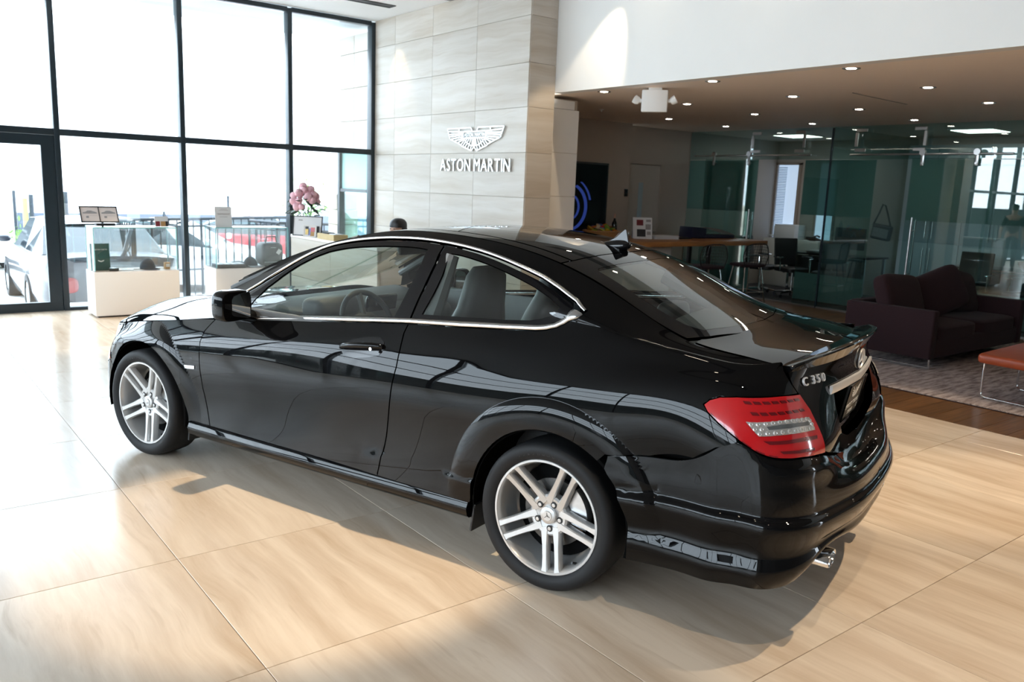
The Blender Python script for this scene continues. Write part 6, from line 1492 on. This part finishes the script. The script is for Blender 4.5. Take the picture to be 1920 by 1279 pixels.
for k in range(34):
    a = rr.random() * 6.28; r = .06 + .13 * rr.random(); z = .20 + .22 * rr.random()
    if lf is None:
        bm = bmesh.new(); n = 7; A, B, C_ = [], [], []
        for i in range(n):
            u = i / (n - 1); w = .026 * math.sin(math.pi * u ** .8); A.append(bm.verts.new((-w, u * .095, -.02 * u * u))); B.append(bm.verts.new((0, u * .095, -.02 * u * u - .004))); C_.append(bm.verts.new((w, u * .095, -.02 * u * u)))
        for i in range(n - 1): bm.faces.new((A[i], A[i + 1], B[i + 1], B[i])); bm.faces.new((B[i], B[i + 1], C_[i + 1], C_[i]))
        lf = from_bm('leaf', bm, M['leafg'], bq, True); o = lf
    else: o = link(bpy.data.objects.new('leaf', lf.data), bq)
    o.location = (r * math.cos(a), r * math.sin(a), z); o.rotation_euler = (R(-35 + 60 * rr.random()), R(40 * rr.random() - 20), a - R(90)); o.scale = [1.15] * 3
def framed(x, y, rz, w, h, lean, label, items, mat_sheet):
    t = thing('picture_frame', label, 'picture frame', (x, y, LZ), rz); T = Matrix.Rotation(R(90 - lean), 4, 'X')
    bm = bmesh.new()
    for c, s_ in (((0, h - .005, 0), (w, .010, .014)), ((0, .005, 0), (w, .010, .014)), ((-w / 2 + .005, h / 2, 0), (.010, h, .014)), ((w / 2 - .005, h / 2, 0), (.010, h, .014)), ((0, h / 2, -.006), (w - .01, h - .01, .004))): add_box(bm, c, s_, M=T)
    from_bm('frame', bm, M['black'], t); bm = bmesh.new(); add_box(bm, (0, h / 2, .0), (w - .02, h - .02, .004), M=T); from_bm('sheet', bm, mat_sheet, t)
    for cx, cy, sx, sy, mm in items: bm = bmesh.new(); add_box(bm, (cx, cy, .003), (sx, sy, .002), M=T); from_bm('picture', bm, M[mm], t)
    bm = bmesh.new(); add_box(bm, (0, h * .3, -.05), (.05, h * .6, .006), (R(-24), 0, 0), M=T); from_bm('back_leg', bm, M['black'], t); return t
framed(4.14, 9.24, R(-46), .36, .235, 10, 'black picture frame with a mostly white sheet in front of the rose vase', [(.07, .07, .15, .10, 'printdark'), (.07, .055, .06, .025, 'printred'), (-.09, .185, .05, .012, 'printmid')], M['paper'])
t = framed(4.10, 9.08, R(-46), .155, .135, 8, 'small colourful photo in a clear stand before the black picture frame', [(-.03, .06, .05, .07, 'pk_yellow'), (.035, .085, .05, .05, 'pk_red'), (.03, .035, .05, .05, 'wicker'), (-.005, .06, .03, .08, 'pk_blue'), (-.035, .105, .04, .03, 'printdark')], M['paper'])
for c in t.children:
    if c.name.startswith('frame'): c.data.materials[0] = M['plinth']
t = thing('wooden_tray', 'flat oak letter tray with cards on the reception ledge', 'tray', (4.17, 8.63, LZ), R(0)); bm = bmesh.new()
for c, s_ in (((0, 0, .008), (.17, .42, .016)), ((-.08, 0, .035), (.012, .42, .06)), ((.08, 0, .035), (.012, .42, .06)), ((0, .205, .035), (.17, .012, .06)), ((0, -.205, .035), (.17, .012, .06)), ((0, .03, .035), (.15, .008, .055))): add_box(bm, c, s_)
from_bm('tray', bm, mat('pale_oak', (.55, .42, .20), .5, var=.12, vscale=30), t)
box_obj('cards', (0, .10, .045), (.09, .14, .06), M['printdark'], t); box_obj('cards', (0, -.1, .045), (.10, .15, .05), M['paper'], t)
# ---- people
def skin_chain(bm, lay, pts, rad):
    vs_ = [bm.verts.new(p_) for p_ in pts]
    for v, r in zip(vs_, rad): v[lay].radius = (r, r) if not isinstance(r, tuple) else r
    for a, b in zip(vs_, vs_[1:]): bm.edges.new((a, b))
    return vs_
def skin_obj(name, build, m, parent, lev=2):
    bm = bmesh.new(); lay = bm.verts.layers.skin.verify(); root = build(bm, lay)
    root[lay].use_root = True
    me = bpy.data.meshes.new(name); bm.to_mesh(me); bm.free()
    o = bpy.data.objects.new(name, me); COL.objects.link(o)
    md = o.modifiers.new('skin', 'SKIN'); md.use_smooth_shade = True; sd = o.modifiers.new('sub', 'SUBSURF'); sd.levels = lev; sd.render_levels = lev
    dg = bpy.context.evaluated_depsgraph_get(); dg.update(); me2 = bpy.data.meshes.new_from_object(o.evaluated_get(dg)); bpy.data.objects.remove(o)
    me2.name = name; me2.materials.clear(); me2.materials.append(m); me2.polygons.foreach_set('use_smooth', [True] * len(me2.polygons)); return link(bpy.data.objects.new(name, me2), parent)
M['skin'] = mat('skin', (.50, .30, .21), .5, var=.05, vscale=12); M['hair'] = mat('dark_hair', (.010, .008, .008), .45, var=.3, vscale=60, stretch=(1, 1, .2))
M['polo'] = mat('dark_polo', (.020, .022, .028), .85, var=.1, vscale=40); M['trouser'] = mat('charcoal_trousers', (.025, .026, .03), .85, var=.1, vscale=40); M['blouse'] = mat('black_blouse', (.015, .015, .018), .8, var=.1, vscale=30)
M['eye'] = mat('eye', (.02, .015, .01), .2, var=.1); M['lip'] = mat('lip', (.38, .14, .12), .5, var=.05)
def person(loc, rz, label, seated, top, legs, hair_long):
    """faces local -y"""
    t = thing('person', label, 'person', loc, rz)
    hz_ = -.42 if seated else 0.0                       # drop of the hips
    H = .95 + hz_
    knee = lambda s: (s * .11, -.42, H - .02) if seated else (s * .10, -.02, .50)
    foot = lambda s: (s * .12, -.44, .09) if seated else (s * .11, .02, .09)
    def hand(s): return (s * .16, -.40, H + .20) if seated else (s * .27, -.05, .80)
    def elbow(s): return (s * .27, -.10, H + .19) if seated else (s * .265, .02, 1.07)
    sh = lambda s: (s * .185, 0, 1.40 + hz_)
    def body(bm, lay):
        sp = skin_chain(bm, lay, [(0, 0, H), (0, .01, H + .13), (0, .01, H + .30), (0, .005, H + .44), (0, 0, H + .53), (0, -.015, H + .60), (0, -.02, H + .68), (0, -.02, H + .755)], [(.15, .10), (.14, .10), (.16, .11), (.14, .095), (.06, .06), (.070, .085), (.078, .098), (.055, .068)])
        nose = skin_chain(bm, lay, [(0, -.095, H + .655), (0, -.125, H + .635)], [.014, .012]); bm.edges.new((sp[6], nose[0]))
        for s in (-1, 1):
            ear = skin_chain(bm, lay, [(s * .080, -.01, H + .655)], [.016]); bm.edges.new((sp[6], ear[0]))
            arm = skin_chain(bm, lay, [sh(s), elbow(s), hand(s)], [.055, .042, .028]); bm.edges.new((sp[3], arm[0]))
            hx, hy, hh = hand(s); d = Vector((0, -.9, -.1)) if seated else Vector((0, -.12, -1)); d.normalize()
            pl = skin_chain(bm, lay, [Vector((hx, hy, hh)) + d * .055], [(.038, .016)]); bm.edges.new((arm[2], pl[0]))
            side = Vector((1, 0, 0)) if seated else Vector((0, 1, 0))
            for k, L in enumerate((.070, .080, .076, .060)):
                b0 = Vector((hx, hy, hh)) + d * .085 + side * (k - 1.5) * .019; fg = skin_chain(bm, lay, [b0, b0 + d * L * .55 + Vector((-s * .006, 0, 0)), b0 + d * L + Vector((-s * .018, 0, 0))], [.009, .0085, .007]); bm.edges.new((pl[0], fg[0]))
            th = Vector((hx, hy, hh)) + d * .035 + side * -.035; tb_ = skin_chain(bm, lay, [th, th + d * .035 + side * -.012, th + d * .06 + side * -.008], [.011, .010, .008]); bm.edges.new((pl[0], tb_[0]))
            lg = skin_chain(bm, lay, [(s * .095, 0, H - .06), knee(s), foot(s), (foot(s)[0] * 1.1, foot(s)[1] - .13, .035)], [.085, .055, .038, .034]); bm.edges.new((sp[0], lg[0]))
        return sp[0]
    b_ = skin_obj('body', body, M['skin'], t)
    def shirt(bm, lay):
        sp = skin_chain(bm, lay, [(0, 0, H - .04), (0, .01, H + .13), (0, .01, H + .30), (0, .005, H + .44), (0, 0, H + .50)], [(.165, .115), (.155, .115), (.175, .125), (.155, .108), (.075, .072)])
        for s in (-1, 1):
            e = Vector(elbow(s)); a0 = Vector(sh(s)); end = a0.lerp(e, .85) if not hair_long else e; arm = skin_chain(bm, lay, [a0, end] + ([Vector(hand(s)).lerp(e, .15)] if hair_long else []), [.068, .058] + ([.038] if hair_long else [])); bm.edges.new((sp[3], arm[0]))
        return sp[0]
    skin_obj('top', shirt, top, t)
    def pants(bm, lay):
        sp = skin_chain(bm, lay, [(0, 0, H + .06), (0, 0, H - .03)], [(.155, .112), (.158, .118)])
        for s in (-1, 1):
            lg = skin_chain(bm, lay, [(s * .095, 0, H - .08), knee(s), Vector(foot(s)) + Vector((0, 0, .0))], [.098, .072, .056]); bm.edges.new((sp[1], lg[0]))
        return sp[0]
    skin_obj('trousers', pants, legs, t)
    for s in (-1, 1):
        f = foot(s); bm = bmesh.new(); superq(bm, (f[0] * 1.05, f[1] - .06, .045), (.095, .27, .09), .6, 20, 10); o = from_bm('shoe', bm, M['black'], t, True)
        bm = bmesh.new(); superq(bm, (s * .030, -.098, H + .675), (.024, .014, .012), .8, 12, 8); from_bm('eye', bm, M['eye'], t, True)
    bm = bmesh.new(); superq(bm, (0, -.104, H + .600), (.045, .012, .012), .8, 12, 8); from_bm('mouth', bm, M['lip'], t, True)
    bm = bmesh.new(); superq(bm, (0, .005, H + .715), (.185, .215, .175), .85, 28, 16)
    dl = [v for v in bm.verts if v.co.z < H + .69 and v.co.y < -.035]; bmesh.ops.delete(bm, geom=dl, context='VERTS')
    if hair_long: superq(bm, (0, .045, H + .60), (.19, .135, .30), .8, 24, 14)
    from_bm('hair', bm, M['hair'], t, True)
    return t
person((-.90, 9.30, 0), R(-115), 'man in a dark polo shirt standing by the glass front, mirrored in the office glass', False, M['polo'], M['trouser'], False)
person((5.08, 8.74, -.09), R(-75), 'dark-haired woman seated behind the reception desk, only her head in view', True, M['blouse'], M['trouser'], True)
office_chair(5.13, 8.74, R(-75) + math.pi, 'black office chair of the woman behind the reception desk', None)
# ================================================================ OUTSIDE THE GLASS
M['concrete'] = mat('pale_concrete', (.62, .62, .60), .85, var=.06, vscale=1.5, bump=.2, bscale=40)
M['asphalt'] = mat('asphalt', (.16, .17, .18), .9, var=.15, vscale=12)
M['render_wall'] = mat('white_render', (.85, .86, .86), .8, var=.03, vscale=1)
M['darkfence'] = mat('dark_fence', (.10, .12, .16), .7, var=.15, vscale=3)
M['rail'] = mat('rail_paint', (.02, .03, .04), .5, var=.1)
M['yellow'] = mat('yellow_post', (.65, .62, .10), .6, var=.1); M['hedge'] = mat('bright_leaves', (.16, .32, .07), .7, var=.4, vscale=8)
M['carwhite'] = mat('white_car_paint', (.75, .77, .78), .3, coat=1, var=.02); M['carsilver'] = mat('silver_car_paint', (.55, .58, .60), .3, .4, coat=1, var=.03); M['cardark'] = mat('dark_car_paint', (.035, .04, .055), .3, coat=1, var=.05); M['carred'] = mat('red_car_paint', (.45, .04, .05), .3, coat=1, var=.05)
M['carpane'] = mat('dark_car_window', (.03, .04, .045), .05, var=.1); M['taillens'] = mat('tail_lens', (.5, .03, .03), .15, coat=1, var=.1)
dv = box_obj('ground', (1.0, 11.55, -.30), (44.0, .9, .50), M['concrete']); tag(dv, kind='structure')
lot = box_obj('ground', (1.0, 22.0, -.60), (44.0, 20, .20), M['concrete']); tag(lot, kind='structure')
wall_f = box_obj('wall_far', (2.0, 29.0, 3.0), (46.0, .3, 6.6), M['render_wall']); tag(wall_f, kind='structure')
tag(box_obj('ceiling', (.0, 12.2, 4.05), (14.5, 2.1, .20), mat('canopy_soffit', (.55, .60, .62), .7, var=.03)), kind='structure')
# stone end of the sign wall outside, stone pier, side pane
we = box_obj('wall_outside', (6.2, 11.64, 2.96), (.40, 1.0, 1.66), M['grout']); tag(we, kind='structure')
for a, b in ((11.14, 11.64), (11.645, 12.14)):
    for c, d in ((2.13, 2.55), (2.555, 3.03), (3.035, 3.53), (3.535, 3.79)):
        link(bpy.data.objects.new('stone_tile', panel_mesh('stone_tile', (.02, b - a - .004, d - c - .004), M['wall_stone'])), we).location = (5.99, (a + b) / 2, (c + d) / 2)
pr = thing('stone_pier', 'rough stacked stone pier standing just outside the glass by the sign wall', 'pier', (6.15, 12.36, -.5))
z = 0; rr = random.Random(8)
for k in range(8):
    h = .235 + .03 * rr.random()
    bm = bmesh.new(); add_box(bm, (0, 0, h / 2), (.36, .34, h - .006), bev=.012, seg=2)
    for v in bm.verts: v.co += Vector((rr.uniform(-.008, .008), rr.uniform(-.008, .008), 0))
    o = from_bm('stone_block', bm, M['pier_stone'], pr, True); o.location = (rr.uniform(-.012, .012), rr.uniform(-.01, .01), z); z += h
w6 = bpy.data.objects.new('window_6', None); link(w6); tag(w6, kind='structure')
box_obj('mullion', (6.0, 12.10, 1.02), (.10, .07, 2.15), M['frame'], w6); box_obj('transom', (6.0, 11.6, 1.52), (.08, .95, .05), M['frame'], w6)
box_obj('pane', (6.0, 11.62, .75), (.012, .92, 1.5), glass_mat('green_side_glass', (.55, .80, .78)), w6); box_obj('pane', (6.0, 11.62, 1.83), (.012, .92, .58), M['film'], w6)
# railing
def rail_run(pts, name, label, n, h0=.0):
    t = thing(name, label, 'railing', (0, 0, 0))
    bm = bmesh.new(); add_tube(bm, pts, .026, 8); from_bm('handrail', bm, M['rail'], t, True)
    bm = bmesh.new(); add_tube(bm, [Vector(p_) - Vector((0, 0, .12)) for p_ in pts], .016, 6); add_tube(bm, [Vector(p_) - Vector((0, 0, .85)) for p_ in pts], .016, 6); from_bm('lower_rail', bm, M['rail'], t)
    P_ = [Vector(p_) for p_ in pts]; L = [(b - a).length for a, b in zip(P_, P_[1:])]; tot = sum(L)
    for k in range(n):
        d = tot * k / (n - 1); i = 0
        while i < len(L) - 1 and d > L[i]: d -= L[i]; i += 1
        p_ = P_[i].lerp(P_[i + 1], min(1, d / L[i])); bm = bmesh.new(); add_cyl(bm, (p_.x, p_.y, -.5), (p_.x, p_.y, p_.z), .011 if k % 6 else .022, seg=6); from_bm('baluster', bm, M['rail'], t)
rail_run([(3.16, 13.1, .96), (3.16, 14.2, .92), (4.6, 14.4, .94), (6.2, 14.4, .98)], 'railing', 'black steel railing with upright bars outside the middle bays', 31)
rail_run([(6.3, 13.0, .93), (5.35, 13.0, .95), (5.2, 13.9, .94)], 'railing', 'short black railing outside the bay next to the sign wall', 12)
t = thing('ramp_handrail', 'slanted black ramp handrail between the parked dark car and the railing', 'railing', (0, 0, 0)); bm = bmesh.new(); add_tube(bm, [(2.85, 12.7, .44), (2.92, 12.75, .50), (3.14, 13.1, .93)], .03, 8); add_cyl(bm, (2.85, 12.7, -.5), (2.85, 12.7, .46), .022, seg=8); from_bm('handrail', bm, M['rail'], t, True); bm = bmesh.new(); add_cyl(bm, (3.12, 13.08, -.5), (3.12, 13.08, .90), .02, seg=8); from_bm('post', bm, M['rail'], t)
# dark boundary fence with posts
fe = thing('boundary_fence', 'long dark screened fence along the far side of the car park', 'fence', (0, 0, 0))
for k in range(12):
    x0 = 2.9 + 1.7 * k; box_obj('fence_panel', (x0 + .85, 23.0, .08), (1.62, .04, 1.10), M['darkfence'], fe); bm = bmesh.new(); add_cyl(bm, (x0, 23, -.5), (x0, 23, 1.15 if k % 3 == 0 else .70), .035, seg=8); from_bm('fence_post', bm, M['rail'], fe)
def vehicle(name, label, loc, rz, L, W, st, paint, wheel_r=.32, wx=(.8, 3.3)):
    """st: (x from the nose, half width factor, sill, belt, roof or 0); local x runs backwards from the nose"""
    t = thing(name, label, 'car', loc, rz)
    bm = bmesh.new(); g = bmesh.new(); rf = bmesh.new(); rows, grow = [], []
    for x, w, s_, b, r in st:
        hw = W / 2 * w; rows.append([bm.verts.new((x, y, z)) for y, z in ((-hw * .93, s_), (-hw, s_ + (b - s_) * .3), (-hw, s_ + (b - s_) * .75), (-hw * .93, b), (-hw * .5, b + .03), (0, b + .04), (hw * .5, b + .03), (hw * .93, b), (hw, s_ + (b - s_) * .75), (hw, s_ + (b - s_) * .3), (hw * .93, s_))])
        grow.append((x, hw, b, r))
    for A, B in zip(rows, rows[1:]):
        for k in range(10): bm.faces.new((A[k], A[k + 1], B[k + 1], B[k]))
        bm.faces.new((A[10], A[0], B[0], B[10]))
    bm.faces.new(rows[0]); bm.faces.new(rows[-1]); from_bm('body', bm, paint, t, True)
    gl = [(x, hw, b, r) for x, hw, b, r in grow if r]
    A_ = [[g.verts.new((x, y, z)) for y, z in ((-hw * .92, b), (-hw * (.74 if r > b + .1 else .88), r), (hw * (.74 if r > b + .1 else .88), r), (hw * .92, b))] for x, hw, b, r in gl]
    for A, B in zip(A_, A_[1:]):
        for k in range(3): g.faces.new((A[k], A[k + 1], B[k + 1], B[k]))
    from_bm('windows', g, M['carpane'], t, False)
    R_ = [[rf.verts.new((x, y, r + dz)) for y, dz in ((-hw * .75, .002), (-hw * .5, .03), (0, .04), (hw * .5, .03), (hw * .75, .002))] for x, hw, b, r in gl if r > b + .3]
    for A, B in zip(R_, R_[1:]):
        for k in range(4): rf.faces.new((A[k], A[k + 1], B[k + 1], B[k]))
    from_bm('roof', rf, paint, t, True)
    for x in wx:
        for sg in (-1, 1):
            w = bpy.data.objects.new('wheel', None); link(w, t); w.location = (x, sg * (W / 2 - .10), wheel_r)
            b2 = bmesh.new(); add_lathe(b2, [(wheel_r * .68, -.11), (wheel_r * .97, -.11), (wheel_r, -.07), (wheel_r, .07), (wheel_r * .97, .11), (wheel_r * .68, .11)], axis='Y', seg=24); from_bm('tyre', b2, M['rubber'], w, True)
            b2 = bmesh.new(); add_lathe(b2, [(0, .06), (wheel_r * .2, .07), (wheel_r * .6, .09), (wheel_r * .68, .10), (wheel_r * .68, -.10), (0, -.06)], axis='Y', seg=20); from_bm('rim', b2, M['carsilver'], w, True)
    f, bk = st[1], st[-2]
    for sg in (-1, 1):
        b2 = bmesh.new(); superq(b2, (f[0] - .04, sg * W / 2 * f[1] * .74, f[2] + (f[3] - f[2]) * .78), (.22, .34, .13), .7, 16, 8); from_bm('headlight', b2, M['headlamp'], t, True)
        b2 = bmesh.new(); superq(b2, (st[-1][0] - .02, sg * W / 2 * st[-1][1] * .78, st[-1][2] + (st[-1][3] - st[-1][2]) * .62), (.12, .30, .22), .6, 16, 8); from_bm('tail_light', b2, M['taillens'], t, True)
        b2 = bmesh.new(); superq(b2, (L * .30, sg * (W / 2 + .07), max(s[3] for s in st) + .06), (.12, .20, .12), .7, 14, 8); from_bm('door_mirror', b2, paint, t, True)
    b2 = bmesh.new(); add_box(b2, (st[0][0] - .004, 0, st[0][2] + .12), (.03, W * .5, .14), bev=.01); from_bm('grille', b2, M['black'], t)
    return t
coupe_st = [(0, .72, .20, .52, 0), (.12, .90, .18, .62, 0), (.55, 1, .16, .74, 0), (1.25, 1, .16, .84, .84), (1.95, 1, .16, .88, 1.26), (2.5, 1, .16, .88, 1.30), (3.1, 1, .16, .90, 1.22), (3.9, .98, .18, .90, .92), (4.3, .92, .22, .84, 0), (4.42, .80, .28, .70, 0)]
saloon_st = [(0, .75, .22, .60, 0), (.12, .92, .20, .70, 0), (.6, 1, .18, .82, 0), (1.35, 1, .18, .92, .92), (2.05, 1, .18, .95, 1.40), (2.7, 1, .18, .95, 1.43), (3.4, 1, .18, .96, 1.34), (4.05, .98, .18, .97, .98), (4.6, .95, .22, .95, 0), (4.72, .86, .30, .80, 0)]
vehicle('sports_car', 'white sports car seen head-on beyond the entrance door', (1.72, 20.3, -.5), R(96), 4.4, 1.85, coupe_st, M['carwhite'])
vehicle('dark_saloon', 'dark saloon parked tail-on close outside the door frame', (2.84, 17.25, -.5), R(-91), 4.7, 1.86, saloon_st, M['cardark'])
vehicle('silver_coupe', 'silver coupe parked slantwise behind the black railing', (6.6, 15.6, -.5), R(150), 4.4, 1.82, coupe_st, M['carwhite'])
vehicle('red_coupe', 'low red car behind the railing to the right of the silver coupe', (9.6, 18.6, -.5), R(160), 4.4, 1.82, coupe_st, M['carred'])
vehicle('delivery_van', 'pale tall van at the far left beyond the sports car', (1.75, 27.2, -.5) if False else (1.6, 23.6, -.5), R(90), 4.9, 2.0, [(0, .85, .3, 1.1, 0), (.2, .96, .25, 1.25, 1.25), (.7, 1, .25, 1.3, 1.9), (1.4, 1, .25, 1.3, 2.1), (4.6, 1, .25, 1.3, 2.1), (4.8, .97, .3, 1.25, 1.3), (4.9, .95, .3, 1.2, 0)], M['carsilver'])
# bollards, greenery
for k, (x, y, h, lb) in enumerate(((2.75, 20.3, 1.15, 'yellow and black bollard beside the far bush, left one'), (3.62, 21.5, 1.20, 'yellow and black bollard close to the fence end, right one'))):
    t = thing('bollard', lb, 'bollard', (x, y, -.5)); bm = bmesh.new(); add_cyl(bm, (0, 0, 0), (0, 0, h + .4), .05, seg=12); from_bm('post', bm, M['yellow'], t, True); bm = bmesh.new(); add_cyl(bm, (.12, 0, 0), (.12, 0, h + .48), .045, seg=12); from_bm('sleeve', bm, M['rail'], t, True)
def shrub(loc, s, n, label, name='shrub'):
    t = thing(name, label, 'plant', loc); rr = random.Random(int(loc[0] * 10)); bm = bmesh.new()
    for k in range(n):
        v = Vector((rr.gauss(0, .4), rr.gauss(0, .4), abs(rr.gauss(.5, .28)))); v = Vector((v.x * s[0], v.y * s[1], v.z * s[2])); q = xf(v, (rr.random() * 6, rr.random() * 6, rr.random() * 6)); w = .07
        f = [bm.verts.new(q @ Vector(c)) for c in ((-w, 0, 0), (0, -w * .4, 0), (w, 0, 0), (0, w * .4, .01))]; bm.faces.new(f)
    o = from_bm('foliage', bm, M['hedge'], t); o['kind'] = 'stuff'
    bm = bmesh.new()
    for k in range(5): add_tube(bm, [(.04 * k - .08, 0, 0), (.1 * (k - 2) * s[0], .05, .5 * s[2])], .012, 5)
    from_bm('stems', bm, M['rail'], t)
shrub((3.15, 22.0, -.5), (.75, .5, .85), 500, 'bright green bush growing by the yellow bollards')
shrub((11.6, 25.5, -.5), (1.1, .8, 2.6), 700, 'leafy green tree behind the fence, left of the roses', 'young_tree')
